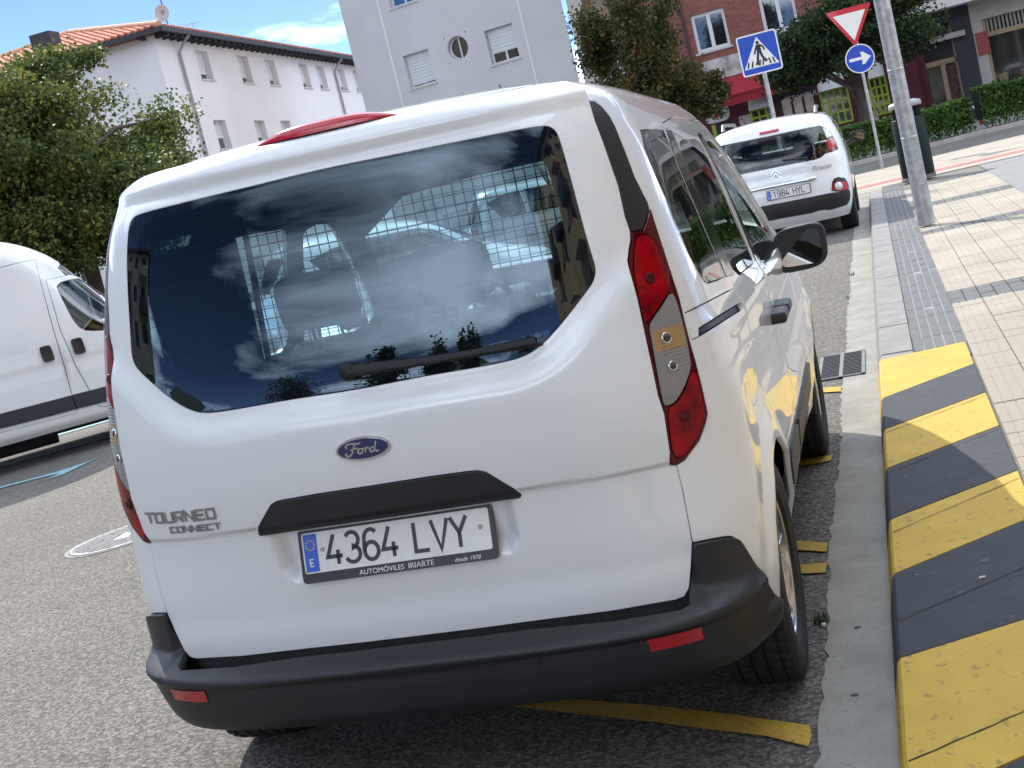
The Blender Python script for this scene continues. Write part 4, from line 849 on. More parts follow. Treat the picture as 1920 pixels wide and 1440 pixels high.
m = MB(); m.add([(1.357, 5.0, 0.1165), (1.652, 5.0, 0.1165), (1.652, 18.8, 0.1165), (1.357, 18.8, 0.1165)], [(0, 1, 2, 3)]); m.build('joint_bed', JOINT, pv)
cnt = 0; rest = []
y = 4.62
while y < 18.6:
    for k in range(5):
        x = 1.357 + 0.059 * k; lo = 4.90 + (x + 0.06 - 1.155) / 0.487 * 0.15
        if cnt < 150:
            o = link('dark_tile', dark_me, None, pv); o.location = (x, y, 0.108); o.rotation_euler = (random.gauss(0, 0.003), random.gauss(0, 0.004), random.gauss(0, 0.003)); cnt += 1
        else: rest.append((x, y))
    y += 0.4
def joined(name, me, spots, z, mt, par):
    n = len(me.vertices); co = np.zeros(n * 3); me.vertices.foreach_get('co', co); co = co.reshape(-1, 3); fs = [tuple(p.vertices) for p in me.polygons]; vs = []; F = []
    for i, (x, y) in enumerate(spots): vs.append(co + [x, y, z + random.gauss(0, 0.0007)]); F += [tuple(i * n + q for q in f) for f in fs]
    if not vs: return
    o = MB(); o.v = [tuple(q) for q in np.concatenate(vs)]; o.f = F; o.mi = [0] * len(F); o.sm = [False] * len(F); return tag(o.build(name, mt, par), kind='stuff')
joined('dark_tiles', dark_me, rest, 0.108, DARKT, pv)
# beige tiles with grooves, cut by dark bands across the pavement
tile_me = tile_mesh(0.2, 0.2, 0.0115, 'beige_tile', 4, g=0.0022); tile_me.materials.append(BEIGE); band_me = tile_mesh(0.098, 0.2, 0.0115, 'band_tile', 0, g=0.003); band_me.materials.append(DARKT)
bands = [6.45, 11.2, 14.5, 17.95]; big = []; bnd = []
for j in range(-20, 92):
    y = j * 0.2 + 0.12
    if y > 20.1: continue
    isb = [b for b in bands if b <= y < b + 0.52]
    for i in range(0, 46):
        x = 1.652 + i * 0.2
        if x > 4.55 or (y > 11.8 and x > 2.85): continue
        if isb: bnd += [(x, y), (x + 0.1, y)]
        else: big.append((x, y))
vis = lambda p: (p[0] - CAM[0]) ** 2 + (p[1] - CAM[1]) ** 2 + (0 if p[1] > 1.6 else 100)
big.sort(key=vis); bnd.sort(key=vis)
for me, spots, nm in ((tile_me, big, 'beige_tile'), (band_me, bnd, 'band_tile')):
    k = 300 if nm == 'beige_tile' else 130
    for x, y in spots[:k]:
        o = link(nm, me, None, pv); o.location = (x, y, 0.108 + random.gauss(0, 0.0008)); o.rotation_euler = (random.gauss(0, 0.003), random.gauss(0, 0.003), 0)
    joined(nm + 's', me, spots[k:], 0.108, BEIGE if nm == 'beige_tile' else DARKT, pv)
# far pavement, too far away to tell its tiles apart
def sheet(name, pts, z, mt, par=None, kind=None): m = MB(); m.add([(p[0], p[1], z) for p in pts], [tuple(range(len(pts)))]); o = m.build(name, mt, par); return tag(o, kind=kind) if kind else o
sheet('far_paving', [(1.65, 20.1), (9.5, 20.1), (13.9, 20.1), (13.9, 26.3), (4.15, 25.95), (1.29, 25.4), (-0.85, 25.05), (-1.25, 24.6), (-1.25, 20.25), (-0.85, 19.55), (1.17, 19.45), (1.64, 18.85)], 0.1195, BEIGE, pv); m = MB(); m.add([(-0.9, 18.5, 0.006), (1.14, 18.5, 0.006), (1.17, 19.42, 0.10), (-0.9, 19.52, 0.06)], [(0, 1, 2, 3)]); tag(m.build('kerb_ramp', CONC), 'pale concrete ramp up to the crossing', kind='structure')
sheet('side_paving', [(4.65, -11.9), (13.9, -11.9), (13.9, 20.1), (4.65, 20.1)], 0.1185, BEIGE, pv); sheet('near_paving', [(1.65, -11.9), (4.65, -11.9), (4.65, -3.9), (1.65, -3.9)], 0.1185, BEIGE, pv)
sheet('kerb_paving', [(1.36, 18.6), (1.65, 18.6), (1.65, 20.1), (1.36, 20.1)], 0.1215, DARKT, pv)
sheet('red_tile_line', [(-1.2, 20.85), (13.8, 20.75), (13.8, 21.25), (-1.2, 21.35)], 0.1235, mat('red_tile', (0.36, 0.13, 0.12), 0.85, noise=(14, 0.3)), pv)
sheet('grey_paving', [(2.84, 11.9), (9.4, 11.9), (9.4, 19.9), (2.84, 19.9)], 0.1235, mat('grey_paving', (0.20, 0.196, 0.196), 0.85, noise=(6, 0.15)), pv)
# far kerb of the cross street and the strip of ground that carries the hedge
a = np.array((1.3, 31.5)); b = np.array((4.8, 32.4)); dd = (b - a) / np.linalg.norm(b - a); nn2 = np.array((-dd[1], dd[0])); A = a - dd * 16; B = b + dd * 14
def strip(name, o0, o1, h, mt, label):
    m = MB(); P4 = [A + nn2 * o0, B + nn2 * o0, B + nn2 * o1, A + nn2 * o1]; vs = [(p[0], p[1], 0.0337 * (p[0] - 1.17) + dz) for dz in (-0.3, h) for p in P4]; m.add(vs, [(4, 5, 6, 7), (0, 1, 5, 4), (1, 2, 6, 5), (2, 3, 7, 6), (3, 0, 4, 7)]); tag(m.build(name, mt), label, kind='structure')
strip('hedge_bed', 0.0, 1.3, 0.10, mat('bed_kerb', (0.40, 0.37, 0.33), 0.9, noise=(3, 0.15)), 'low pale kerb bed under the clipped hedge')
strip('far_pavement', 1.3, 16.0, 0.09, mat('grey_paving'), 'grey pavement behind the hedge')
HEDGE = (a, b, dd, nn2)
# road markings
def marking(name, px, mt, z=0.008, left=False): 
    pts = [gleft(*p) if left else ground(*p, 0) for p in px]; m = MB(); m.add([(p[0], p[1], p[2] + z) for p in pts], [tuple(range(len(pts)))[::-1]]); o = m.build(name, mt); tag(o, kind='structure'); return o
def flip(o):
    bm = bmesh.new(); bm.from_mesh(o.data); bmesh.ops.recalc_face_normals(bm, faces=bm.faces); 
    for f in bm.faces:
        if f.normal.z < 0: f.normal_flip()
    bm.to_mesh(o.data); bm.free(); return o
for q in ([(780, 1303), (1000, 1308), (1220, 1327), (1366, 1343), (1519, 1365), (1523, 1385), (1517, 1405), (1439, 1385), (1220, 1358), (1000, 1333), (870, 1322)], [(1380, 1010), (1497, 1018), (1553, 1021), (1550, 1038), (1503, 1035), (1380, 1030)], [(1400, 1068), (1507, 1062), (1552, 1058), (1548, 1077), (1508, 1079), (1400, 1085)], [(1500, 730), (1547, 729), (1578, 727), (1577, 736), (1548, 738), (1500, 740)], [(1470, 868), (1536, 860), (1562, 855), (1558, 866), (1540, 870), (1470, 880)]):
    flip(marking('yellow_line', q, YLINE))
for q in ([(-40, 926), (0, 914), (100, 888), (165, 867), (202, 849.5), (160, 871), (118, 891), (88, 899.5), (112, 888.5), (60, 901), (0, 917), (-40, 929)], [(-40, 887), (0, 873), (215, 816), (215, 818.5), (0, 877), (-40, 890)], [(-40, 858), (0, 845), (215, 784), (215, 787), (0, 849), (-40, 863)]):
    flip(marking('blue_line', q, BLINE, 0.008, True))
# drain grate in the gutter
gr = empty('drain_grate', (0.92, 5.53, 0.0)); tag(gr, 'dark iron drain grate set in the gutter beside the kerb', 'drain grate'); IRON = mat('cast_iron', (0.035, 0.037, 0.04), 0.55, metal=0.4, noise=(30, 0.3))
m = MB(); x0, x1, y0, y1 = -0.135, 0.145, -0.40, 0.40
for q in (((x0, y0, 0), (x1, y0 + 0.02, 0.014)), ((x0, y1 - 0.02, 0), (x1, y1, 0.014)), ((x0, y0, 0), (x0 + 0.02, y1, 0.014)), ((x1 - 0.02, y0, 0), (x1, y1, 0.014)), ((-0.008, y0, 0), (0.014, y1, 0.0145))): m.box(*q)
m.build('frame', mat('grate_frame', (0.16, 0.165, 0.17), 0.5, metal=0.3), gr); m = MB(); m.box((x0, y0, 0.0085), (x1, y1, 0.0095)); m.build('pit', mat('pit_black', (0.003, 0.003, 0.003), 0.9), gr)
for k in range(17):
    yy_ = y0 + 0.035 + k * 0.0455; m = MB(); m.box((x0 + 0.015, yy_, 0.009), (x1 - 0.015, yy_ + 0.018, 0.0135)); m.build('bar', IRON, gr)
# manhole cover
mc = gleft(235, 1005); mh = empty('manhole_cover', tuple(mc)); tag(mh, 'round pale steel manhole cover with ridged lines in the asphalt', 'manhole cover'); MET = mat('worn_steel', (0.21, 0.21, 0.22), 0.6, metal=0.2, noise=(8, 0.25), wear=(15, 0.55, (0.10, 0.10, 0.11)))
mh.rotation_euler = (0, -0.07, 0); m = MB(); m.lathe([(0.36, 0.0), (0.36, 0.007), (0.335, 0.009), (0.333, 0.006), (0.0005, 0.006)], 48); m.build('cover', MET, mh); m = MB(); m.lathe([(0.385, 0.004), (0.362, 0.004)], 48); m.build('rim_gap', IRON, mh)
for k in range(-9, 10):
    y_ = k * 0.033; h = math.sqrt(0.31 ** 2 - y_ ** 2); m = MB()
    for a_, b_ in (((-h, -0.05), (0.07, h)) if abs(k) < 3 else ((-h, h),)): m.box((a_, y_ - 0.006, 0.006), (b_, y_ + 0.006, 0.010))
    m.build('ridge', MET, mh)
# litter on the gutter and pavement
random.seed(8)
for q, c in (((1640, 505), 'leaf'), ((1836, 1085), 'butt'), ((1608, 1178), 'spot'), ((1603, 1305), 'spot'), ((1540, 1176), 'stone')):
    p = ground(*q, 0.120 if q[0] > 1700 else 0.003); m = MB()
    if c == 'spot': m.lathe([(0.012, 0.0), (0.010, 0.0015), (0.0004, 0.0018)], 12, Matrix.Translation((p[0], p[1], 0.0055))); o = m.build('gum_spot', mat('gum', (0.06, 0.06, 0.06), 0.9)); tag(o, 'dark gum spot on the gutter beside a dark kerb stripe' if q[1] < 1250 else 'dark gum spot on the gutter beside a yellow kerb stripe', 'gum spot', 'gum spots on the gutter')
    elif c == 'butt': m.tube([(p[0], p[1], 0.123), (p[0] + 0.018, p[1] + 0.004, 0.123)], 0.0035, 8); o = m.build('cigarette_butt', mat('butt', (0.7, 0.68, 0.62), 0.8)); tag(o, 'white cigarette butt on a dark grey kerb stripe', 'cigarette butt')
    elif c == 'stone': m.box((p[0], p[1], 0.0), (p[0] + 0.016, p[1] + 0.02, 0.012), bev=0.005); o = m.build('pebble', mat('pebble', (0.6, 0.58, 0.55), 0.8)); tag(o, 'pale pebble on the asphalt edge by the rear wheel', 'pebble')
    else:
        for k in range(4): a_ = random.random() * 6; m.add([(p[0] + 0.03 * math.cos(a_ + t), p[1] + 0.05 * math.sin(a_ + t), 0.006 + 0.008 * (i % 2)) for i, t in enumerate((0, 0.9, 1.9))], [(0, 1, 2)])
        o = m.build('dry_leaf', mat('dry_leaf', (0.10, 0.07, 0.035), 0.9)); tag(o, 'small dry leaf lying on the gutter', 'leaf')
GRASS = mat('weed_green', (0.05, 0.085, 0.025), 0.8, noise=(40, 0.4))
for q, nb in (((1540, 1168), 26), ((1597, 518), 16), ((1590, 560), 8)):
    p = ground(*q, 0); m = MB()
    for k in range(nb):
        a_ = random.uniform(0, 6.28); r_ = random.uniform(0, 0.03); x, y = p[0] + r_ * math.cos(a_), p[1] + r_ * 2 * math.sin(a_); h = random.uniform(0.02, 0.055); t = random.uniform(0, 6.28); w = 0.004
        m.add([(x - w * math.cos(t), y - w * math.sin(t), 0), (x + w * math.cos(t), y + w * math.sin(t), 0), (x + 0.03 * math.sin(t), y - 0.03 * math.cos(t), h)], [(0, 1, 2)])
    o = m.build('weed_tuft', GRASS); tag(o, ['green weed tuft growing between asphalt and gutter beside the rear wheel', 'small weed at the gutter edge far behind the drain grate', 'tiny weed at the gutter edge nearer the drain grate'][0 if nb == 26 else 1 if nb == 16 else 2], 'weed')
# ------------------------------------------------------------------ posts, signs, bin, hedge
GALV = mat('galvanised', (0.42, 0.43, 0.44), 0.45, metal=0.55, noise=(11, 0.32), wear=(38, 0.63, (0.26, 0.25, 0.25)))
def upright(name, px, z, label, cat): p = gpave(*px, z); o = empty(name, tuple(p), 0, True); return tag(o, label, cat)
lp = upright('lamp_post', (1738, 421), 0.119, 'tall thick galvanised steel lamp post standing on the pavement', 'lamp post')
m = MB(); m.tube([(0, 0, 0), (0, 0, 0.4), (0, 0, 3.2), (0, 0, 8.5)], [0.090, 0.088, 0.078, 0.055], 28); m.build('shaft', GALV, lp)
m = MB(); m.box((-0.02, -0.0915, 0.42), (0.075, -0.080, 0.86), bev=0.004); m.build('hatch', GALV, lp)
for z in (0.93, 1.64): m = MB(); m.lathe([(0.0895 - 0.003 * z, -0.006), (0.0915 - 0.003 * z, -0.006), (0.0915 - 0.003 * z, 0.006), (0.0895 - 0.003 * z, 0.006)], 24, Matrix.Translation((0, 0, z))); m.box((-0.012, -0.105 + 0.003 * z, -0.008 + z), (0.008, -0.085 + 0.003 * z, 0.010 + z)); m.build('steel_band', mat('band', (0.6, 0.58, 0.54), 0.35, metal=0.8), lp)
m = MB(); m.tube([(0, 0, 8.4), (-0.6, 0, 8.9), (-1.6, 0, 9.1)], 0.045, 12); m.box((-2.3, -0.16, 9.02), (-1.5, 0.16, 9.16), bev=0.05); m.build('lamp_head', GALV, lp)
SIGNB = mat('sign_blue', (0.004, 0.060, 0.46), 0.35, coat=0.4); SIGNW = mat('sign_white', (0.80, 0.80, 0.79), 0.4, coat=0.3); SIGNR = mat('sign_red', (0.52, 0.008, 0.022), 0.35, coat=0.4); SIGNK = mat('sign_black', (0.012, 0.012, 0.014), 0.4); SIGNBACK = mat('sign_back', (0.35, 0.36, 0.37), 0.5, metal=0.6)
def plateshape(name, poly, d, M_, mt, par): m = MB(); m.prism(poly, d, M_); return m.build(name, mt, par)
FACE = Matrix.Rotation(R(90), 4, 'X')                                  # x right, y up, z towards -y
# give-way and arrow sign
ys = upright('give_way_sign', (1655, 317), 0.12, 'red and white give way triangle above a round blue arrow sign on a thin pole', 'road sign')
ys.matrix_world = ys.matrix_world @ Matrix.Rotation(R(4), 4, 'Z')
m = MB(); m.tube([(0, 0.03, 0), (0, 0.03, 3.05)], 0.029, 14); m.build('pole', GALV, ys)
tri = lambda s_, r_=0.06: round_poly([(-s_ / 2, s_ * 0.433), (s_ / 2, s_ * 0.433), (0, -s_ * 0.433)], r_, 5)
M_ = Matrix.Translation((-0.03, 0, 2.73)) @ FACE; plateshape('triangle', tri(0.86), 0.012, M_, SIGNR, ys); plateshape('triangle_face', [(q[0], q[1] + 0.012) for q in tri(0.60, 0.012)], 0.003, M_ @ Matrix.Translation((0, 0, 0.0115)), SIGNW, ys)
circ = lambda r_, n=40: [(r_ * math.cos(2 * math.pi * k / n), r_ * math.sin(2 * math.pi * k / n)) for k in range(n)]
M_ = Matrix.Translation((0.0, 0, 2.13)) @ FACE; plateshape('disc', circ(0.272), 0.012, M_, SIGNW, ys); plateshape('disc_face', circ(0.252), 0.003, M_ @ Matrix.Translation((0, 0, 0.0115)), SIGNB, ys)
plateshape('arrow', [(-0.20, -0.028), (0.04, -0.028), (0.02, -0.115), (0.07, -0.115), (0.205, 0.0), (0.07, 0.115), (0.02, 0.115), (0.04, 0.028), (-0.20, 0.028)], 0.003, M_ @ Matrix.Translation((0, 0, 0.014)), SIGNW, ys)
# pedestrian crossing sign
pp = at(1459, 232, 22.0); ps = empty('crossing_sign', (pp[0], pp[1], 0.12), 0, True); tag(ps, 'square blue pedestrian crossing sign on a grey pole behind the small white car', 'road sign')
ps.matrix_world = ps.matrix_world @ Matrix.Rotation(R(2), 4, 'Z')
m = MB(); m.tube([(0, 0.035, 0), (0, 0.035, 2.72)], 0.034, 14); m.build('pole', GALV, ps)
M_ = Matrix.Translation((-0.01, 0, 2.42)) @ FACE; sq = lambda a, r_: round_poly([(-a, -a), (a, -a), (a, a), (-a, a)], r_, 5)
plateshape('board', sq(0.31, 0.05), 0.014, M_, SIGNW, ps); plateshape('blue_face', sq(0.288, 0.035), 0.003, M_ @ Matrix.Translation((0, 0, 0.0135)), SIGNB, ps)
plateshape('white_triangle', [(-0.27, -0.205), (0.27, -0.205), (0.0, 0.255)], 0.003, M_ @ Matrix.Translation((0, 0, 0.016)), SIGNW, ps)
L2 = M_ @ Matrix.Translation((0, 0, 0.0185)); plateshape('head', [(q[0] + 0.0, q[1] + 0.165) for q in circ(0.026, 16)], 0.003, L2, SIGNK, ps)
m = MB()
for q in strokes([[(0.0, 0.135), (0.004, 0.02)]], 0.07) + strokes([[(-0.02, 0.12), (-0.055, 0.05), (-0.075, 0.0)], [(0.03, 0.12), (0.075, 0.085), (0.085, 0.03)]], 0.026) + strokes([[(-0.012, 0.03), (-0.035, -0.06), (-0.055, -0.15), (-0.085, -0.155)], [(0.015, 0.03), (0.035, -0.055), (0.075, -0.13), (0.098, -0.115)]], 0.036): m.prism([tuple(p_) for p_ in q], 0.003, L2)
tag(m.build('walking_figure', SIGNK, ps), kind=None)
for x, w in ((-0.20, 0.030), (-0.135, 0.028), (-0.02, 0.030), (0.03, 0.028), (0.135, 0.03), (0.195, 0.03)):
    k = 1 if x < 0.05 else -1; plateshape('bar', [(x - 0.016 - 0.01 * k, -0.19), (x + 0.012 - 0.01 * k, -0.19), (x + 0.012 + 0.012 * k, -0.10), (x - 0.012 + 0.012 * k, -0.10)], 0.003, M_ @ Matrix.Translation((0, 0, 0.0182)), SIGNK, ps)
# litter bin behind the lamp post
bp_ = gpave(1724, 336, 0.12); bn = empty('litter_bin', tuple(bp_), R(5), True); tag(bn, 'dark green steel litter bin with hooded top behind the lamp post', 'litter bin'); GRN = mat('bin_green', (0.005, 0.014, 0.012), 0.6, spec=0.2, noise=(4, 0.15))
m = MB(); m.lathe([(0.26, 0.0), (0.26, 0.06), (0.0005, 0.06)], 28); m.build('base', mat('bin_base', (0.10, 0.09, 0.08), 0.8), bn)
m = MB(); m.lathe([(0.24, 0.06), (0.25, 0.10), (0.25, 0.94), (0.24, 0.96), (0.22, 0.965), (0.22, 0.6)], 32); m.build('drum', GRN, bn)
m = MB(); m.lathe([(0.24, 1.12), (0.25, 1.13), (0.25, 1.17), (0.24, 1.20), (0.15, 1.225), (0.0005, 1.23)], 32); m.build('hood', mat('bin_hood', (0.32, 0.33, 0.32), 0.5, metal=0.2), bn)
for k in range(4): a_ = R(45 + 90 * k); m = MB(); m.box((0.228 * math.cos(a_) - 0.025, 0.228 * math.sin(a_) - 0.012, 0.93), (0.228 * math.cos(a_) + 0.025, 0.228 * math.sin(a_) + 0.012, 1.14)); m.build('hood_post', GRN, bn)
# ------------------------------------------------------------------ foliage
def leafmat(name, c1, c2, c3, tr=0.25):
    if name in MATS: return MATS[name]
    m = bpy.data.materials.new(name); m.use_nodes = True; t = m.node_tree; MATS[name] = m; b = t.nodes['Principled BSDF']; out = t.nodes['Material Output']
    g = N(t, 'ShaderNodeNewGeometry'); ra = N(t, 'ShaderNodeValToRGB'); e = ra.color_ramp.elements; e[0].color = (*c1, 1); e[1].color = (*c3, 1); q = e.new(0.6); q.color = (*c2, 1); q2 = e.new(0.88); q2.color = (*c2, 1)
    tcn = N(t, 'ShaderNodeTexCoord'); nzl = N(t, 'ShaderNodeTexNoise', Scale=1.7, Detail=3.0); t.links.new(tcn.outputs['Object'], nzl.inputs['Vector'])
    mrl = N(t, 'ShaderNodeMapRange'); mrl.inputs[1].default_value = 0.36; mrl.inputs[2].default_value = 0.66; mrl.inputs[3].default_value = -0.28; mrl.inputs[4].default_value = 0.34; t.links.new(nzl.outputs[0], mrl.inputs[0])
    adl = N(t, 'ShaderNodeMath', operation='ADD'); t.links.new(g.outputs['Random Per Island'], adl.inputs[0]); t.links.new(mrl.outputs[0], adl.inputs[1]); t.links.new(adl.outputs[0], ra.inputs[0]); t.links.new(ra.outputs[0], b.inputs['Base Color']); b.inputs['Roughness'].default_value = 0.55; b.inputs['Specular IOR Level'].default_value = 0.35
    tl = N(t, 'ShaderNodeBsdfTranslucent'); t.links.new(ra.outputs[0], tl.inputs[0]); mx = N(t, 'ShaderNodeMixShader'); mx.inputs[0].default_value = tr; t.links.new(b.outputs[0], mx.inputs[1]); t.links.new(tl.outputs[0], mx.inputs[2]); t.links.new(mx.outputs[0], out.inputs[0])
    return m
def leaf_mesh(name, P, size, rng, nrm=None, flat=0.0, aspect=0.75):
    """one folded leaf (two triangles pairs) for each point"""
    n = len(P); d = rng.normal(size=(n, 3)); d[:, 2] -= 0.2; d /= np.linalg.norm(d, axis=1)[:, None]; u = rng.normal(size=(n, 3)); u[:, 2] += flat
    s_ = np.cross(d, u); s_ /= np.maximum(np.linalg.norm(s_, axis=1), 1e-6)[:, None]; w = np.cross(s_, d); sz = size * rng.uniform(0.6, 1.35, n)[:, None]
    V = np.empty((n, 4, 3)); V[:, 0] = P - d * sz * 0.5; V[:, 1] = P + s_ * sz * 0.5 * aspect + w * sz * 0.12; V[:, 2] = P + d * sz * 0.55; V[:, 3] = P - s_ * sz * 0.5 * aspect + w * sz * 0.12
    me = bpy.data.meshes.new(name); me.vertices.add(n * 4); me.vertices.foreach_set('co', V.ravel()); me.loops.add(n * 4); me.loops.foreach_set('vertex_index', np.arange(n * 4)); me.polygons.add(n); me.polygons.foreach_set('loop_start', np.arange(n) * 4); me.polygons.foreach_set('loop_total', np.full(n, 4)); me.update(); me.validate(); return me
BARK = mat('bark', (0.085, 0.07, 0.055), 0.9, noise=(6, 0.3), bump=(40, 0.6))
def tree(base, height, crown, label, seed, nleaf, lsize, mt, trunk_r=0.16, group=None, clumps=70, name='street_tree', first=0.38, dense=0.36):
    """crown: (rx, ry, rz, centre height, offset x)"""
    rng = np.random.default_rng(seed); o = empty(name, tuple(base), rng.uniform(0, 6.28) * 0, True); tag(o, label, 'tree', group); rx, ry, rz, ch, ox = crown
    m = MB(); lean = rng.normal(0, 0.12, 2); fork = height * first; top = Vector((ox * 0.6 + lean[0], lean[1], ch + rz * 0.45))
    m.tube([(0, 0, -0.1), (0.02, 0.0, fork * 0.5), (lean[0] * 0.3 + ox * 0.1, lean[1] * 0.3, fork), tuple(top)], [trunk_r * 1.25, trunk_r, trunk_r * 0.85, trunk_r * 0.2], 12)
    cl = []; lob = []
    for k in range(13):
        if k < 4: lob.append(np.array(((-0.55, 0.1, -0.6), (0.5, -0.2, -0.55), (0.0, -0.5, -0.6), (0.1, -0.4, 0.1))[k])); continue
        q = rng.normal(size=3); q /= np.linalg.norm(q); q[2] = q[2] * 0.9 + 0.1; lob.append(q * rng.uniform(0.38, 0.74))
    for k in range(clumps):                                            # clumps gather in lobes, so the outline stays uneven
        L_ = lob[rng.integers(13)]; q = rng.normal(size=3); q /= np.linalg.norm(q); q = L_ + q * rng.uniform(0.12, 0.40); cl.append(Vector((ox + q[0] * rx, q[1] * ry, ch + q[2] * rz)))
    lim = sorted(range(clumps), key=lambda i: rng.random())[:26]
    for i in lim:
        c = cl[i]; z0 = rng.uniform(fork * 0.9, ch); s0 = Vector((ox * 0.1, 0, z0)); mid = s0.lerp(c, 0.55) + Vector((0, 0, 0.12 * (c - s0).length)); m.tube([s0, mid, c], [trunk_r * 0.42, trunk_r * 0.25, 0.012], 6)
    m.build('trunk', BARK, o); P = []; per = nleaf // clumps
    for c in cl:
        sg = np.array((rx, ry, rz * 0.8)) * dense * rng.uniform(0.55, 1.15); k = int(per * rng.uniform(0.5, 1.5)); P.append(np.array(c) + np.clip(rng.normal(size=(k, 3)), -2.1, 2.1) * sg * 0.55)
    P = np.concatenate(P); me = leaf_mesh('crown', P, lsize, rng, flat=0.8); link('crown', me, mt, o); return o
LEAF1 = leafmat('leaf_green', (0.040, 0.075, 0.022), (0.115, 0.150, 0.032), (0.27, 0.24, 0.04), 0.4); LEAF2 = leafmat('leaf_olive', (0.040, 0.055, 0.020), (0.095, 0.100, 0.030), (0.22, 0.13, 0.035), 0.35); LEAF3 = leafmat('hedge_green', (0.035, 0.080, 0.014), (0.085, 0.165, 0.028), (0.16, 0.26, 0.045), 0.35); LEAF4 = leafmat('leaf_dark', (0.018, 0.040, 0.014), (0.042, 0.072, 0.022), (0.08, 0.12, 0.03), 0.3)
def tree_px(px, py, depth, rxp, rzp, label, seed, nleaf, lsize, mt, trunk_r=0.15, group=None, clumps=70, first=0.38, dense=0.3):
    """a tree whose crown centre and half sizes are given in pixels at a depth"""
    b = Vector(gbase(px, py, depth)); c = Vector(at(px, py, depth)); ch = (c - b).dot(GUP); k = depth / FPX; b = c - GUP * ch
    return tree(tuple(b), ch + rzp * k, (rxp * k, rxp * k * 0.9, rzp * k, ch, 0.0), label, seed, nleaf, lsize, mt, trunk_r, group, clumps, first=first, dense=dense)
def gbase(px, py, depth): p = at(px, py, depth); return (p[0], p[1], gz(p[0], p[1]))
# hedges along the far side of the cross street
def hedge(s0, s1, h, w, label, seed):
    a, b, dd, nn2 = HEDGE; rng = np.random.default_rng(seed); p0 = a + dd * s0 + nn2 * 0.30; L_ = s1 - s0; ang = math.atan2(dd[1], dd[0]); o = empty('hedge', (p0[0], p0[1], 0.10 + 0.0337 * (p0[0] - 1.17)), ang, True); tag(o, label, 'hedge', 'clipped hedges along the cross street')
    n = int(L_ * 2600); t = rng.uniform(0, L_, n); face = rng.random(n); yy = np.where(face < 0.55, rng.uniform(-0.03, 0.10, n), rng.uniform(0, w, n)); zz = np.where(face < 0.55, rng.uniform(0.06, h, n), rng.uniform(h - 0.10, h + 0.02, n))
    bl_ = 0.06 * np.sin(t * 2.1 + seed) + 0.04 * np.sin(t * 5.3); P = np.stack([t, yy + bl_ * 0.5, zz + bl_ * 0.5 * (zz > h * 0.8)], 1); keep = rng.random(n) > 0.45 * np.clip((0.25 - zz) / 0.2, 0, 1); P = P[keep]
    tp = rng.uniform(0, L_, int(L_ * 30)); P = np.concatenate([P, np.stack([tp, rng.uniform(0, w, len(tp)), h + rng.uniform(0, 0.12, len(tp)) ** 1.3], 1)]); link('foliage', leaf_mesh('foliage', P, 0.075, rng, flat=0.3), LEAF3, o)
    m = MB(); 
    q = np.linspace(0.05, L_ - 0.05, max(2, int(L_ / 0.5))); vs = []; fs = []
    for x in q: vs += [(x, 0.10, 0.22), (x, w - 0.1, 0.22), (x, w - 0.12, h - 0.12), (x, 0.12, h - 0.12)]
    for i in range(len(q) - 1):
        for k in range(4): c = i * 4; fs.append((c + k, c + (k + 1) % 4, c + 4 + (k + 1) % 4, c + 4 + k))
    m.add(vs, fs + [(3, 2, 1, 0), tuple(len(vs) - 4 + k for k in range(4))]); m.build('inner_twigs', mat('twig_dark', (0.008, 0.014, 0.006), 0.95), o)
    for x in np.arange(0.3, L_, 0.6): m = MB(); m.tube([(x, w / 2, 0), (x + 0.05, w / 2 - 0.02, 0.3)], 0.016, 6); m.build('stem', BARK, o)

hedge(-7.5, 2.62, 0.80, 0.75, 'long clipped green hedge ending at the gap with the red pipe', 5); hedge(2.82, 9.5, 0.97, 0.8, 'taller clipped green hedge in front of the shop window', 9)
# ------------------------------------------------------------------ the small white car ahead
CY0 = 14.42
CT = [(0.20, 0.80, 0.10, 0.45, 3.0, 3.95, 0.8, 2.4), (0.32, 0.845, 0.03, 0.46, 3.0, 4.03, 0.8, 2.4), (0.48, 0.872, 0.0, 0.46, 3.0, 4.06, 0.8, 2.4), (0.62, 0.882, 0.01, 0.46, 3.0, 4.03, 0.85, 2.4), (0.80, 0.883, 0.045, 0.46, 3.0, 3.90, 0.9, 2.4),
 (0.93, 0.876, 0.062, 0.46, 3.0, 3.55, 0.85, 2.5), (1.02, 0.862, 0.085, 0.46, 3.0, 3.2, 0.75, 2.5), (1.12, 0.848, 0.125, 0.46, 3.4, 2.98, 0.65, 2.5), (1.28, 0.810, 0.205, 0.45, 3.7, 2.72, 0.6, 2.5), (1.42, 0.765, 0.29, 0.44, 3.8, 2.45, 0.58, 2.5),
 (1.50, 0.715, 0.35, 0.42, 3.5, 2.27, 0.55, 2.4), (1.555, 0.63, 0.43, 0.40, 3.1, 2.10, 0.5, 2.4), (1.59, 0.46, 0.58, 0.36, 2.6, 1.92, 0.45, 2.4), (1.612, 0.25, 0.80, 0.30, 2.4, 1.72, 0.35, 2.3), (1.62, 0.04, 1.05, 0.2, 2.2, 1.5, 0.2, 2.2)]
CT0 = CT; CT = [((q[0] if q[0] < 1.0 else 1.0 + (q[0] - 1.0) * 0.87), *q[1:]) for q in CT]
citM = Matrix.Translation((0.14, CY0, 0.0)); cs = Skin(CT, nv=60, nr=30, ns=36, nf=20, par=citM)
car1 = empty('small_car', (0.14, CY0, 0)); tag(car1, 'small white family car with black rear bumper and roof rails parked ahead', 'car')
Zp = lambda x, y: (1360 + x * 0.14583, 200 + y * 0.14583)
def cpx(l): return cs.px([Zp(*p) for p in l])
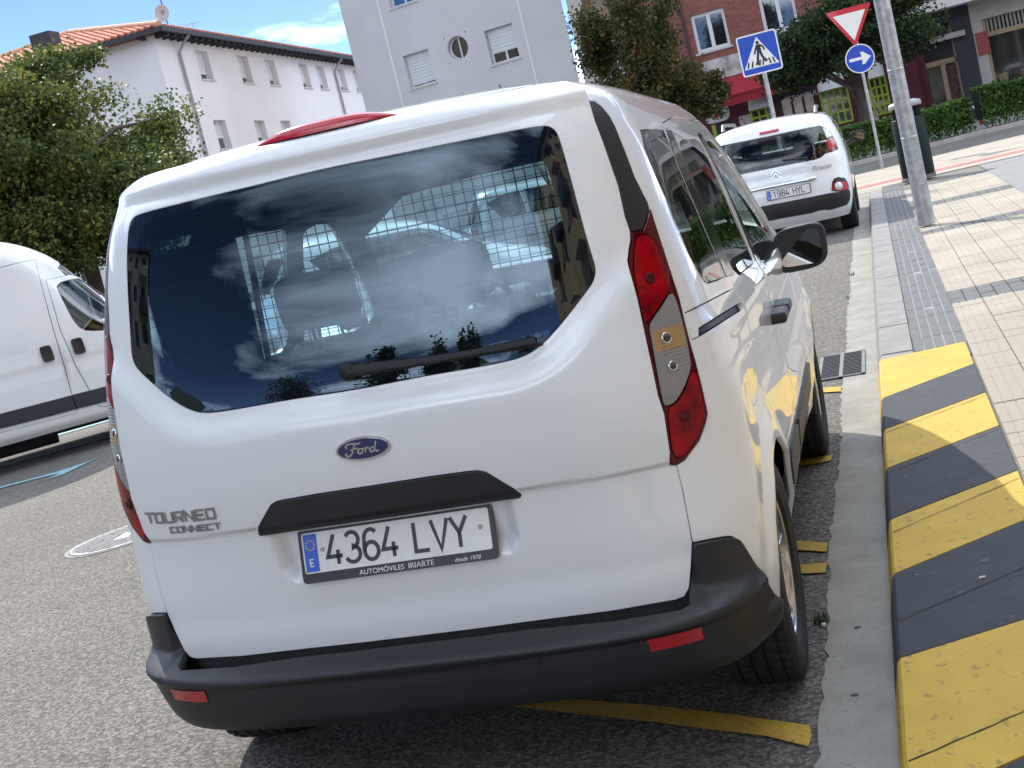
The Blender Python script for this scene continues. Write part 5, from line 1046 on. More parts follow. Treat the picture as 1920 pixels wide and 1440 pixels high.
def cdisp(p): return 0.0 * p[:, 0] + 0.012 * smooth01((0.62 - p[:, 2]) / 0.04) * smooth01((0.6 - p[:, 1]) / 0.2)
c_gl = symm(cpx([(740, 340), (900, 305), (1060, 270), (1215, 240), (1290, 275), (1345, 320), (1385, 375), (1430, 470), (1455, 550), (1370, 580), (1285, 602), (1235, 650), (1150, 682), (1000, 710), (850, 738), (755, 757)]))
c_l1 = cpx([(1245, 262), (1305, 292), (1372, 372), (1300, 405), (1272, 330)]); c_l2 = cpx([(1308, 428), (1385, 402), (1440, 520), (1335, 560)])
c_lg = cpx([(1365, 1080), (1375, 970), (1400, 925), (1450, 905), (1530, 918), (1565, 970), (1580, 1010), (1580, 1070), (1480, 1095)])
c_red = cpx([(1372, 1072), (1380, 985), (1400, 975), (1555, 960), (1570, 1000), (1568, 1060), (1480, 1082)])
c_bm = symm(cpx([(830, 1215), (1000, 1182), (1200, 1142), (1360, 1110), (1480, 1096), (1592, 1072), (1600, 1130), (1590, 1200), (1555, 1260), (1480, 1285), (1400, 1310), (1340, 1325), (1270, 1325), (1200, 1335), (1100, 1368), (950, 1395), (840, 1412)]))
c_sw = cs.side([(0.52, 1.34), (0.75, 1.39), (1.15, 1.415), (1.2, 1.05), (0.95, 1.03), (0.78, 1.07)]); c_s2 = cs.side([(1.25, 1.415), (1.95, 1.41), (2.15, 1.36), (2.6, 1.08), (2.58, 1.03), (1.27, 1.03)])
c_ra = [np.array((q[0], max(q[1], 0.0))) for q in cs.side([(0.73 + 0.335 * math.cos(R(a)), 0.31 + 0.335 * math.sin(R(a))) for a in np.linspace(-10, 190, 18)])] + [np.array((cs.side([(0.41, 0.22)])[0][0], 0)), np.array((cs.side([(1.05, 0.22)])[0][0], 0))]
c_fa = [np.array((q[0], max(q[1], 0.0))) for q in cs.side([(3.27 + 0.335 * math.cos(R(a)), 0.31 + 0.335 * math.sin(R(a))) for a in np.linspace(-10, 190, 18)])] + [np.array((cs.side([(2.95, 0.22)])[0][0], 0)), np.array((cs.side([(3.59, 0.22)])[0][0], 0))]
_w = cs.top([(0.01, 2.2), (0.4, 2.15), (0.52, 2.1)]) + cs.side([(2.3, 1.42), (2.66, 1.13)]) + cs.top([(0.6, 2.9), (0.3, 3.02), (0.01, 3.05)]); _w[0][0] = cs.U - 1e-3; _w[-1][0] = cs.U - 1e-3
cp = cs.cut([('l1', c_l1), ('l2', c_l2), ('glass', c_gl), ('red', c_red), ('lg', c_lg), ('bump', c_bm), ('ra', c_ra), ('fa', c_fa), ('sw', c_sw), ('s2', c_s2), ('wind', _w)], [(-1.1, 1.1, 0.02, 1.75, 0.03), (-cs.U, cs.U, 0, cs.V, 0.08)])
cs.panel('body', cp['body'], PAINT, car1, gap=0.002, flange=0.02); GL2 = glass('car_glass', (0.30, 0.36, 0.37), 1.75)
cs.panel('rear_window', cp['glass'], GL2, car1, gap=0.003, flange=0.01); cs.panel('bumper', cp['bump'], BLACKP, car1, gap=0.002, flange=0.02, offset=0.012)
for k in ('wind', 'wind_L'): cs.panel('windscreen', cp[k], FGLASS, car1, gap=0, flange=0)
for sx in ('', '_L'):
    cs.panel('upper_lamp', cp['l1' + sx], mat('pale_lens', (0.62, 0.58, 0.52), 0.15, coat=1), car1, gap=0.002, flange=0.01, offset=0.004); cs.panel('tail_lamp', cp['l2' + sx], REFM, car1, gap=0.002, flange=0.01, offset=0.004)
    lo_ = cs.panel('fog_lamp', cp['lg' + sx], BLACKG, car1, gap=0.002, flange=0.015, offset=0.010); cs.panel('red_lens', cp['red' + sx], REFM, lo_, gap=0, flange=0.004, offset=0.014)
    uv = cpx([(1450, 1022)])[0]; p, n = cs.on(uv, off=0.016); sg = -1 if sx else 1; p.x *= sg; n.x *= sg; m = MB(); m.lathe([(0.052, 0), (0.050, 0.010), (0.0005, 0.012)], 24, frame(p, n)); m.build('clear_lens', mat('white_lens', (0.70, 0.68, 0.66), 0.2, coat=1), lo_)
    cs.panel('side_window', cp['sw' + sx], GL2, car1, gap=0.003, flange=0.01); cs.panel('door_window', cp['s2' + sx], GL2, car1, gap=0.003, flange=0.01)
    m = MB(); q = [Vector(cs.on(t)[0]) + Vector((0, 0, 0.05)) for t in cs.side([(0.72, 1.53), (1.3, 1.545), (2.0, 1.52)])]; q = [Vector(cs.on(t)[0]) for t in cs.top([(0.58, 0.62), (0.585, 0.75), (0.59, 1.3), (0.55, 1.95), (0.53, 2.05)])]
    for i in (1, 2, 3): q[i].z += 0.075
    for v_ in q: v_.x *= sg
    m.tube(q, [0.028, 0.024, 0.02, 0.022, 0.02], 10); m.build('roof_rail', mat('rail_grey', (0.16, 0.165, 0.17), 0.4, metal=0.3), car1)
    m = MB(); c = Vector((sg * 1.01, 2.35, 1.06)); bm = bmesh.new(); bmesh.ops.create_uvsphere(bm, u_segments=20, v_segments=12, radius=1.0); f_ = lambda a, e: math.copysign(abs(a) ** e, a)
    m.add([Vector((f_(v.co.x, 0.6) * 0.11, max(f_(v.co.y, 0.7) * 0.10, -0.03), f_(v.co.z, 0.6) * 0.078)) + c for v in bm.verts], [tuple(v.index for v in f.verts) for f in bm.faces], 0, True); bm.free(); m.tube([(sg * 0.86, 2.4, 1.0), (sg * 0.95, 2.37, 1.02)], 0.028, 8); dm = m.build('door_mirror', BLACKG, car1)
    m = MB(); m.prism(round_poly([(-0.09, -0.06), (0.09, -0.06), (0.09, 0.06), (-0.09, 0.06)], 0.03), 0.003, frame((c.x, c.y - 0.0335, c.z), Vector((-0.2 * sg, -1, 0.12)))); m.build('mirror_glass', mat('mirror'), dm)
    for cy in (0.73, 3.27): wheel(car1, sg * 0.765, cy, 0.31)
lin = MB()
for k, pc in cp.items():
    if k.split('_')[0] in ('glass', 'sw', 's2', 'wind', 'ra', 'fa'): continue
    q, nn = cs.evn(pc[0]); q = q - nn * 0.04; lin.add(q, [tuple(int(i) for i in t[::-1]) for t in pc[1]], 0, True)
lin.build('lining', TRIMD, car1)
def crear(px, py, off=0.0): uv = cpx([(px, py)])[0]; return cs.on(uv, off=off)
p, n = crear(815, 1098, 0.012); plate(car1, frame(p, n), '1984 HYL')
m = MB(); vs = []
pts = [crear(820 + 345 * t, 980 - 62 * t, 0.020)[0] for t in np.linspace(0, 1, 9)]; pts = [Vector((-v_.x, v_.y, v_.z)) for v_ in pts[:0:-1]] + pts; m.tube(pts, [0.012] + [0.028] * (len(pts) - 2) + [0.012], 10, flat=0.7); m.build('chrome_bar', CHROME, car1)
p, n = crear(765, 848, 0.004); Mc = frame((0, p.y, p.z), n); m = MB()
for dz in (0.018, -0.030):
    m = MB(); m.prism([(-0.062, dz - 0.032), (0.0, dz + 0.030), (0.062, dz - 0.032), (0.062, dz - 0.010), (0.0, dz + 0.052), (-0.062, dz - 0.010)][::1], 0.008, Mc); m.build('chevron', ALLOY, car1)
p, n = crear(690, 300, 0.003); m = MB(); m.box((-0.12, -0.018, 0), (0.12, 0.018, 0.012), 0, frame((0, p.y, p.z), n), bev=0.006); m.build('brake_light', mat('brake_lens'), car1)
p, n = crear(1255, 770, 0.003); me = text_mesh('Picasso', 0.085, extrude=0.002, shear=0.35); me.transform(frame(p, n) @ Matrix.Translation((-0.15, -0.03, 0))); link('lettering', me, ALLOY, car1)
p, n = crear(770, 935, 0.003); me = text_mesh('CITROËN', 0.032, extrude=0.002, space=1.5); me.transform(frame((0, p.y, p.z), n) @ Matrix.Translation((-0.11, 0, 0))); link('lettering', me, ALLOY, car1)
p, n = crear(1255, 770, 0.003); p2 = Vector((-p.x - 0.02, p.y, p.z - 0.11)); n2 = Vector((-n.x, n.y, n.z)); me = text_mesh('HDi', 0.06, extrude=0.002); me.transform(frame(p2, n2) @ Matrix.Translation((-0.06, 0, 0))); link('lettering', me, ALLOY, car1)
m = MB(); q0 = crear(735, 690, 0.012)[0]; q1 = crear(1060, 660, 0.010)[0]; m.tube([q0, q0.lerp(q1, 0.5), q1], [0.016, 0.011, 0.008], 8); m.build('wiper', BLACKP, car1)
m = MB(); m.box((-0.72, 1.3, 0.35), (0.72, 2.4, 0.55)); m.box((-0.6, 1.25, 0.5), (-0.1, 1.4, 1.05), bev=0.05); m.box((0.1, 1.25, 0.5), (0.6, 1.4, 1.05), bev=0.05); m.box((-0.47, 1.26, 1.05), (-0.2, 1.36, 1.25), bev=0.04); m.box((0.2, 1.26, 1.05), (0.47, 1.36, 1.25), bev=0.04); m.box((-0.7, 2.4, 0.5), (0.7, 2.9, 0.95), bev=0.05); m.build('seats', SEATM, car1)
q = cs.top([(0.0, 1.0)])[0]; p, n = cs.on(q); m = MB(); m.tube([p, p + Vector((0, -0.05, 0.07))], [0.012, 0.006], 8); m.tube([p + Vector((0, -0.05, 0.07)), p + Vector((0, -0.13, 0.22))], 0.004, 6); m.build('aerial', BLACKP, car1)
m = MB(); m.box((-0.6, 0.3, 0.18), (0.6, 3.7, 0.25)); m.build('underbody', mat('underbody'), car1)

# ------------------------------------------------------------------ the white delivery van on the left
WT = [(0.28, 0.94, 0.10, 0.25, 4, 5.0, 0.8, 2.5), (0.36, 1.00, 0.04, 0.25, 4, 5.08, 0.8, 2.5), (0.6, 1.02, 0.0, 0.25, 4, 5.1, 0.8, 2.5), (0.95, 1.025, 0.0, 0.25, 4, 5.0, 0.8, 2.5), (1.2, 1.02, 0.01, 0.25, 4, 4.62, 0.75, 2.5), (1.45, 1.0, 0.02, 0.25, 4, 4.32, 0.7, 2.5),
 (1.8, 0.955, 0.04, 0.25, 4, 4.05, 0.66, 2.5), (2.1, 0.92, 0.05, 0.25, 4, 3.80, 0.62, 2.6), (2.30, 0.875, 0.07, 0.25, 3.6, 3.52, 0.6, 2.6), (2.40, 0.81, 0.10, 0.25, 3.4, 3.28, 0.6, 2.5), (2.45, 0.66, 0.2, 0.25, 3, 2.98, 0.55, 2.4), (2.47, 0.35, 0.5, 0.25, 2.6, 2.5, 0.5, 2.3), (2.475, 0.04, 0.9, 0.2, 2.2, 2.0, 0.3, 2.2)]
yd = Vector((0.77, 0.64, 0)); yd = (yd - GUP * yd.dot(GUP)).normalized(); xd = yd.cross(GUP)
Pw = Vector(at(100, 797, 15.0)); Og = Pw - xd * 0.985 - yd * 3.25 - GUP * 0.36
vanM = Matrix(((xd.x, yd.x, GUP.x, Og.x), (xd.y, yd.y, GUP.y, Og.y), (xd.z, yd.z, GUP.z, Og.z), (0, 0, 0, 1)))
ws = Skin(WT, nv=60, nr=20, ns=70, nf=30, par=vanM); dv_ = bpy.data.objects.new('delivery_van', None); col.objects.link(dv_); dv_.matrix_world = vanM; tag(dv_, 'large white delivery van with black side strip parked across the road', 'van')
Zw = lambda x, y: (x * 0.125, 440 + y * 0.125); Zv = lambda x, y: (x / 6.0, 620 + y / 6.0)
w_door = ws.px([Zw(690, 680), Zw(1050, 600), Zw(1240, 568), Zw(1420, 577), Zw(1600, 640)]) + ws.side([(4.25, 1.35), (4.4, 1.1), (4.42, 0.75), (4.3, 0.5), (4.15, 0.42)]) + ws.px([Zv(1240, 850), Zv(1130, 855), Zv(1085, 825), Zv(1000, 660), Zv(840, 370), Zv(760, 170), Zw(900, 1420), Zw(800, 1060)])
w_win = ws.px(chaikin([Zw(860, 770), Zw(905, 715), Zw(1050, 670), Zw(1250, 645), Zw(1420, 648), Zw(1600, 690)])) + ws.side([(4.18, 1.42), (4.22, 1.36)]) + ws.px(chaikin([Zw(1600, 1432), Zw(1330, 1440), Zw(1230, 1420), Zw(1130, 1330), Zw(1040, 1180), Zw(880, 850), Zw(855, 790)]))
w_load = ws.side([(1.78, 2.02)]) + ws.px([Zw(0, 492), Zw(260, 428), Zw(520, 368), Zw(610, 700), Zw(720, 1120), Zw(800, 1420), Zv(720, 380), Zv(800, 690), Zv(875, 925)]) + ws.side([(1.78, 0.45)])
w_st1 = ws.side([(1.5, 0.66)]) + ws.px([Zv(0, 940), Zv(600, 785), Zv(805, 728), Zv(855, 880), Zv(600, 950), Zv(0, 1100)]) + ws.side([(1.5, 0.49)])
w_st2 = ws.px([Zv(815, 725), Zv(1000, 680), Zv(1215, 622), Zv(1238, 785), Zv(1085, 822), Zv(865, 878)])
w_arch = [np.array((q[0], max(q[1], 0.0))) for q in ws.side([(0.95 + 0.4 * math.cos(R(a)), 0.36 + 0.4 * math.sin(R(a))) for a in np.linspace(-5, 185, 16)])]; w_fa = [np.array((q[0], max(q[1], 0.0))) for q in ws.side([(4.38 + 0.4 * math.cos(R(a)), 0.36 + 0.4 * math.sin(R(a))) for a in np.linspace(-5, 185, 16)])]
_w = ws.front([(0.01, 2.02), (0.5, 2.0), (0.72, 1.95), (0.86, 1.3), (0.6, 1.25), (0.01, 1.22)]); _w[0][0] = ws.U - 1e-3; _w[-1][0] = ws.U - 1e-3
wp = ws.cut([('st1', w_st1), ('st2', w_st2), ('win', w_win), ('fa', w_fa), ('arch', w_arch), ('door', w_door), ('load', w_load), ('wind', _w)], [(-ws.U, ws.U, 0, ws.V, 0.055)])
def wdisp(p):
    z = p[:, 2]; y = p[:, 1]; d = -0.016 * np.exp(-((z - 0.93 - 0.0 * y) / 0.035) ** 2) - 0.010 * np.exp(-((z - 1.20) / 0.03) ** 2) * (y < 3.2) - 0.012 * np.exp(-((z - 1.62) / 0.02) ** 2) * (y < 3.0)
    return d * (np.abs(p[:, 0]) > 0.7)
WP2 = mat('van_white', (0.78, 0.77, 0.76), 0.4, coat=0.7, coat_rough=0.04, noise=(2, 0.02)); ws.panel('body', wp['body'], WP2, dv_, disp=wdisp, gap=0.004, flange=0.02)
for sx in ('', '_L'):
    d1 = ws.panel('cab_door', wp['door' + sx], WP2, dv_, disp=wdisp, gap=0.004, flange=0.02); ws.panel('door_window', wp['win' + sx], GL2, d1, gap=0.006, flange=0.01, offset=-0.004)
    d2 = ws.panel('load_door', wp['load' + sx], WP2, dv_, disp=wdisp, gap=0.004, flange=0.02)
    for k in ('st1', 'st2'): ws.panel('side_strip', wp[k + sx], mat('strip_black', (0.03, 0.034, 0.045), 0.55), dv_, gap=0.002, flange=0.02, offset=0.014)
    for k in ('wind',): ws.panel('windscreen', wp[k + sx], FGLASS, dv_, gap=0, flange=0)
    sg = -1 if sx else 1
    for d_, (hx, hy) in ((d2, (530, 260)), (d1, (880, 172))):
        uv = ws.px([Zv(hx, hy)])[0]; p, n = ws.on(uv, off=0.0); p.x *= sg; n.x *= sg; m = MB(); m.prism(round_poly([(-0.058, -0.085), (0.062, -0.085), (0.050, 0.085), (-0.065, 0.085)], 0.03, 5), 0.022, frame(p, n)); m.build('handle', BLACKG, d_)
    for cy in (0.95, 4.38): wheel(dv_, sg * 0.87, cy, 0.327)
lin = MB()
for k, pc in wp.items():
    if k.split('_')[0] in ('win', 'wind', 'arch', 'fa'): continue
    q, nn = ws.evn(pc[0]); q = q - nn * 0.05; lin.add(q, [tuple(int(i) for i in t[::-1]) for t in pc[1]], 0, True)
lin.build('lining', TRIMD, dv_); m = MB(); m.box((-0.8, 0.5, 0.24), (0.8, 4.6, 0.32)); m.tube([(0.6, 2.6, 0.22), (0.6, 3.3, 0.22)], 0.09, 10); m.build('underbody', mat('underbody'), dv_)
m = MB(); m.box((-0.7, 3.0, 0.4), (0.7, 3.2, 1.3), bev=0.06); m.build('seats', SEATM, dv_)
uv = ws.px([Zw(1555, 350)])[0]; p, n = ws.on(uv); m = MB(); m.tube([p, p + Vector((0, 0, 0.10))], [0.03, 0.012], 8); m.build('aerial', BLACKP, dv_)

# ------------------------------------------------------------------ cars parked further along the road, seen through the van's windows
def hatchback(px, py, depth, yaw, label, paint, name='parked_car', h=1.0):
    p = at(px, py, depth); x, y = p[0], p[1]; z = zleft(x) if x < 0 else 0.0; o = empty(name, (x, y, z), yaw, False); tag(o, label, 'car', 'cars parked along the far side'); T_ = [(q[0] * h, *q[1:]) for q in CT0]; k = Skin(T_, nv=40, nr=20, ns=30, nf=20)
    a_ = k.side([(0.5, 1.36 * h), (0.8, 1.44 * h), (1.15, 1.47 * h), (1.2, 1.05 * h), (0.9, 1.03 * h), (0.72, 1.08 * h)]); b_ = k.side([(1.25, 1.47 * h), (1.95, 1.46 * h), (2.15, 1.40 * h), (2.6, 1.09 * h), (2.58, 1.03 * h), (1.27, 1.04 * h)]); g_ = symm(k.rear([(0.01, 1.45 * h), (0.5, 1.44 * h), (0.68, 1.35 * h), (0.72, 1.08 * h), (0.6, 1.04 * h), (0.01, 1.0 * h)]))
    w_ = k.top([(0.01, 2.2), (0.4, 2.15), (0.52, 2.1)]) + k.side([(2.3, 1.40 * h), (2.66, 1.12 * h)]) + k.top([(0.6, 2.9), (0.3, 3.02), (0.01, 3.05)]); w_[0][0] = k.U - 1e-3; w_[-1][0] = k.U - 1e-3
    hl = k.front([(0.5, 0.78), (0.62, 0.84), (0.76, 0.82), (0.78, 0.70), (0.6, 0.66)]); gr_ = k.front([(0.01, 0.58), (0.45, 0.58), (0.5, 0.42), (0.01, 0.36)]); gr_[0][0] = k.U - 1e-3; gr_[-1][0] = k.U - 1e-3; tl_ = k.rear([(0.66, 0.98), (0.8, 0.98), (0.82, 0.72), (0.72, 0.72)])
    ar = [[np.array((q[0], max(q[1], 0.0))) for q in k.side([(c + 0.33 * math.cos(R(t)), 0.31 + 0.33 * math.sin(R(t))) for t in np.linspace(-10, 190, 14)])] for c in (0.73, 3.27)]
    pc = k.cut([('glass', g_), ('wind', w_), ('a', a_), ('b', b_), ('hl', hl), ('gr', gr_), ('tl', tl_), ('r', ar[0]), ('f', ar[1])], [(-k.U, k.U, 0, k.V, 0.08)])
    k.panel('body', pc['body'], paint, o, gap=0.003, flange=0.02); k.panel('rear_window', pc['glass'], GL2, o)
    for sx in ('', '_L'):
        k.panel('windscreen', pc['wind' + sx], GL2, o, gap=0, flange=0); k.panel('side_window', pc['a' + sx], GL2, o); k.panel('door_window', pc['b' + sx], GL2, o); k.panel('headlight', pc['hl' + sx], mat('white_lens'), o, offset=0.004); k.panel('grille', pc['gr' + sx], BLACKG, o, gap=0, flange=0, offset=-0.01); k.panel('tail_lamp', pc['tl' + sx], REFM, o, offset=0.004)
        sg = -1 if sx else 1; m = MB(); m.box((sg * 0.97 - 0.09, 2.33, 1.0), (sg * 0.97 + 0.09, 2.47, 1.12), bev=0.05); m.tube([(sg * 0.84, 2.42, 1.0), (sg * 0.93, 2.4, 1.03)], 0.025, 8); m.build('door_mirror', paint, o)
        for cy in (0.73, 3.27): wheel(o, sg * 0.765, cy, 0.31)
    m = MB()
    for nm, q in pc.items():
        if nm.split('_')[0] in ('glass', 'wind', 'a', 'b', 'r', 'f'): continue
        v_, nn = k.evn(q[0]); m.add(v_ - nn * 0.04, [tuple(int(i) for i in t[::-1]) for t in q[1]], 0, True)
    m.build('lining', TRIMD, o); return o
hatchback(500, 610, 17.5, R(-52), 'white hatchback parked beyond the delivery van, seen through the rear window', PAINT)
hatchback(880, 500, 27.0, R(-70), 'pale grey car standing side on, seen past the headrests', mat('silver_paint', (0.42, 0.44, 0.46), 0.35, metal=0.4, coat=1.0), h=1.04)
# ------------------------------------------------------------------ buildings
def facade_root(name, P0, ang, label):
    """origin P0 on the facade; local x along the facade to the right, y into the building, z up"""
    o = empty(name, tuple(P0), ang, True); tag(o, label, 'building'); return o
def on_plane(o, px, py):
    """pixel -> local (x, z) on the facade plane y = 0"""
    M_ = o.matrix_world.inverted(); c = M_ @ Vector(CAM); d = M_.to_3x3() @ Vector(ray(px, py)); t = -c.y / d.y; p = c + d * t; return p.x, p.z
def wall(root, x0, x1, z0, z1, holes, mt, name='wall', dep=0.22, y=0.0, xmul=1):
    """wall with real openings (x0, x1, z0, z1) and their reveals"""
    xs_ = sorted({x0, x1, *[h[0] for h in holes], *[h[1] for h in holes]}); zs = sorted({z0, z1, *[h[2] for h in holes], *[h[3] for h in holes]}); xs_ = [x for x in xs_ if x0 <= x <= x1]; zs = [z for z in zs if z0 <= z <= z1]; m = MB()
    for a, b in zip(xs_[:-1], xs_[1:]):
        run = None
        for c, d in zip(zs[:-1], zs[1:]):
            cx, cz = (a + b) / 2, (c + d) / 2
            if any(h[0] < cx < h[1] and h[2] < cz < h[3] for h in holes): continue
            m.add([(a, y, c), (b, y, c), (b, y, d), (a, y, d)], [(0, 1, 2, 3)])
    for h in holes:
        a, b, c, d = h[:4]; m.add([(a, y, c), (b, y, c), (b, y, d), (a, y, d), (a, y + dep, c), (b, y + dep, c), (b, y + dep, d), (a, y + dep, d)], [(0, 4, 5, 1), (1, 5, 6, 2), (2, 6, 7, 3), (3, 7, 4, 0)])
    return m.build(name, mt, root)
FRW = mat('window_frame_white', (0.72, 0.72, 0.71), 0.45); PANE = mat('window_dark', (0.015, 0.018, 0.022), 0.04, spec=0.9, coat=1.0); SHUT = mat('roller_shutter', (0.66, 0.66, 0.67), 0.6); SILL = mat('stone_sill', (0.55, 0.54, 0.52), 0.8)
def window(root, h, dep=0.2, shutter=0.0, leaves=2, frame_=FRW, fw=0.06, sill=True, pane=PANE):
    a, b, c, d = h; o = MB(); o.box((a, dep - 0.03, c), (b, dep + 0.03, c + fw)).box((a, dep - 0.03, d - fw), (b, dep + 0.03, d)).box((a, dep - 0.03, c + fw), (a + fw, dep + 0.03, d - fw)).box((b - fw, dep - 0.03, c + fw), (b, dep + 0.03, d - fw))
    for k in range(1, leaves): x = a + (b - a) * k / leaves; o.box((x - fw * 0.6, dep - 0.025, c + fw), (x + fw * 0.6, dep + 0.025, d - fw))
    w = o.build('window', frame_, root); m = MB(); m.add([(a, dep, c), (b, dep, c), (b, dep, d), (a, dep, d)], [(0, 1, 2, 3)]); m.build('pane', pane, w)
    if shutter > 0:
        n = max(2, int((d - c) * shutter / 0.055)); m = MB(); vs = []; fs = []
        for k in range(n + 1):
            z = d - (d - c) * shutter * k / n; vs += [(a + 0.03, dep - 0.05 - 0.014 * (k % 2), z), (b - 0.03, dep - 0.05 - 0.014 * (k % 2), z)]
        fs = [(2 * k, 2 * k + 2, 2 * k + 3, 2 * k + 1) for k in range(n)]; m.add(vs, fs); m.build('shutter', SHUT, w)
    if sill: m = MB(); m.box((a - 0.06, -0.05, c - 0.06), (b + 0.06, dep, c)); m.build('sill', SILL, w)
    return w
def rect_px(o, pts):
    q = [on_plane(o, *p) for p in pts]; x = [p[0] for p in q]; z = [p[1] for p in q]; n = len(q) // 2
    xs_ = sorted(x); zs = sorted(z); return ((xs_[0] + xs_[1]) / 2, (xs_[-1] + xs_[-2]) / 2, (zs[0] + zs[1]) / 2, (zs[-1] + zs[-2]) / 2)
# --- white block with tiled roof
WHB = mat('white_render', (0.78, 0.735, 0.72), 0.9, noise=(0.4, 0.05), bump=(60, 0.08)); TILE = mat('roof_tile', (0.47, 0.15, 0.085), 0.8, noise=(1.6, 0.3), bump=(30, 0.3)); EAVE = mat('eave_dark', (0.035, 0.037, 0.045), 0.7); PIPE = mat('downpipe', (0.36, 0.355, 0.36), 0.6)
Pw0 = at(287, 66, 50.0); wb = facade_root('white_building', Pw0, R(93.2), 'long white rendered block with red tiled roof and small recessed windows')
ZW = lambda x, y: (x * 0.36458, y * 0.36458); wins = []
for q in ([(1000, 257), (1062, 262), (1105, 412), (1037, 405)], [(1215, 275), (1268, 280), (1305, 424), (1248, 416)], [(1355, 290), (1403, 294), (1440, 430), (1388, 423)], [(1527, 306), (1570, 309), (1603, 440), (1560, 434)], [(1616, 315), (1656, 318), (1688, 442), (1645, 437)], [(1722, 327), (1760, 330), (1788, 448), (1752, 443)], [(1803, 333), (1836, 336), (1866, 455), (1832, 450)]):
    wins.append(rect_px(wb, [ZW(*p) for p in q]))
fl = on_plane(wb, *ZW(1000, 257))[1] - on_plane(wb, *ZW(1105, 618))[1]
allw = []
for w_ in wins:
    a, b, c, d = w_
    zt = wins[0][3]; zb_ = wins[0][2]
    for k in range(4): allw.append((a, b, zb_ - k * fl, zt - k * fl))
x_end = max(w_[1] for w_ in wins) + 14
while allw[-1][0] < x_end - 4 and len(allw) < 64:
    a, b = allw[-1][0] + 2.6, allw[-1][1] + 2.6
    for k in range(4): allw.append((a, b, zb_ - k * fl, zt - k * fl))
wall(wb, 0, x_end, -13.0, 0.0, allw, WHB, dep=0.32)
random.seed(3)
for i, h in enumerate(allw): window(wb, h, 0.28, 0.78 if i % 4 == 0 else random.choice((0.6, 0.8, 1.0)), 2, fw=0.05)
m = MB(); m.add([(0, 0, -13), (0, 0, 0), (0, 12, 0), (0, 12, -13)], [(0, 1, 2, 3)]); m.build('end_wall', WHB, wb); m = MB(); m.add([(x_end, 0, -13), (x_end, 12, -13), (x_end, 12, 0), (x_end, 0, 0)], [(0, 1, 2, 3)]); m.build('end_wall', WHB, wb)
# hipped roof with rows of half-round tiles
OH = 0.55; pit = math.tan(R(15.5)); W_ = 12.0; rz = pit * (W_ / 2 + OH)
m = MB(); A_ = (-OH, -OH, 0.12); B_ = (x_end + OH, -OH, 0.12); C_ = (x_end + OH, W_ + OH, 0.12); D_ = (-OH, W_ + OH, 0.12); E1 = (W_ / 2, W_ / 2, 0.12 + rz); F1 = (x_end - W_ / 2, W_ / 2, 0.12 + rz)
m.add([A_, B_, C_, D_, E1, F1], [(0, 1, 5, 4), (1, 2, 5), (2, 3, 4, 5), (3, 0, 4), (3, 2, 1, 0)]); m.build('roof', mat('roof_under', (0.30, 0.10, 0.06), 0.9), wb)
def tilerows(p0, p1, inward, nm):
    """tile courses on one slope: half-round runs from the eave up to the hip"""
    p0 = Vector(p0); p1 = Vector(p1); e = (p1 - p0); L_ = e.length; e.normalize(); inn = Vector(inward); up = Vector((0, 0, 1)); sl_ = (inn + up * pit).normalized(); nrm = e.cross(sl_); nrm = nrm if nrm.z > 0 else -nrm; m = MB(); pitch = 0.26; n = int(L_ / pitch); runs = 0
    for k in range(n):
        s0 = (k + 0.5) * pitch; run = min(s0, L_ - s0, W_ / 2 + OH); run = run / math.cos(math.atan(pit)) - 0.05
        if run < 0.3: continue
        rows = int(run / 0.42) + 1; base = p0 + e * s0
        for r_ in range(rows):
            a0 = r_ * 0.42; a1 = min(run, a0 + 0.47)
            vs = []
            for (aa, lift, rad) in ((a0 - 0.03, 0.035, 0.118), (a1, 0.012, 0.095)):
                for j in range(5): th = math.pi * j / 4; vs.append(base + sl_ * aa + e * (rad * math.cos(th)) + nrm * (lift + rad * 0.75 * math.sin(th)))
            m.add(vs, [(j, j + 1, j + 6, j + 5) for j in range(4)] + [(0, 1, 2, 3, 4)], 0, False)
    return tag(m.build(nm, TILE, wb), kind='stuff')
tilerows((-OH, W_ + OH, 0.14), (-OH, -OH, 0.14), (1, 0, 0), 'end_roof_tiles'); tilerows((-OH, -OH, 0.14), (x_end + OH, -OH, 0.14), (0, 1, 0), 'front_roof_tiles')
m = MB(); hp = [Vector(A_).lerp(Vector(E1), t) + Vector((0, 0, 0.10)) for t in np.linspace(0, 1, 24)]; m.tube(hp, 0.13, 8); m.tube([Vector(D_) + Vector((0, 0, 0.1)), Vector(E1) + Vector((0, 0, 0.1))], 0.13, 8); m.tube([Vector(E1) + Vector((0, 0, 0.1)), Vector(F1) + Vector((0, 0, 0.1))], 0.13, 8); m.build('ridge_tiles', mat('ridge_tile', (0.50, 0.27, 0.17), 0.85, noise=(3, 0.3)), wb)
for k, x in enumerate(np.arange(0.1, x_end, 0.62)): m = MB(); m.box((x, -OH + 0.04, -0.12), (x + 0.13, 0.0, 0.09)); m.build('rafter_end', EAVE, wb)
for k, yy_ in enumerate(np.arange(0.3, W_, 1.6)): m = MB(); m.box((-OH + 0.04, yy_, -0.10), (0.0, yy_ + 0.14, 0.09)); m.build('rafter_end', EAVE, wb)
m = MB(); m.box((-OH - 0.10, -OH - 0.12, -0.03), (x_end, -OH, 0.14)); m.build('gutter', EAVE, wb); m = MB(); m.box((-OH - 0.12, -OH, -0.03), (-OH, W_, 0.12)); m.build('gutter', EAVE, wb)
for px_ in (ZW(890, 190), ZW(1690, 280)):
    x, z = on_plane(wb, *px_); m = MB(); m.tube([(x, -OH - 0.05, -0.02), (x, -0.35, -0.25), (x, -0.09, -0.55), (x, -0.09, -13)], 0.06, 8); m.build('downpipe', PIPE, wb)
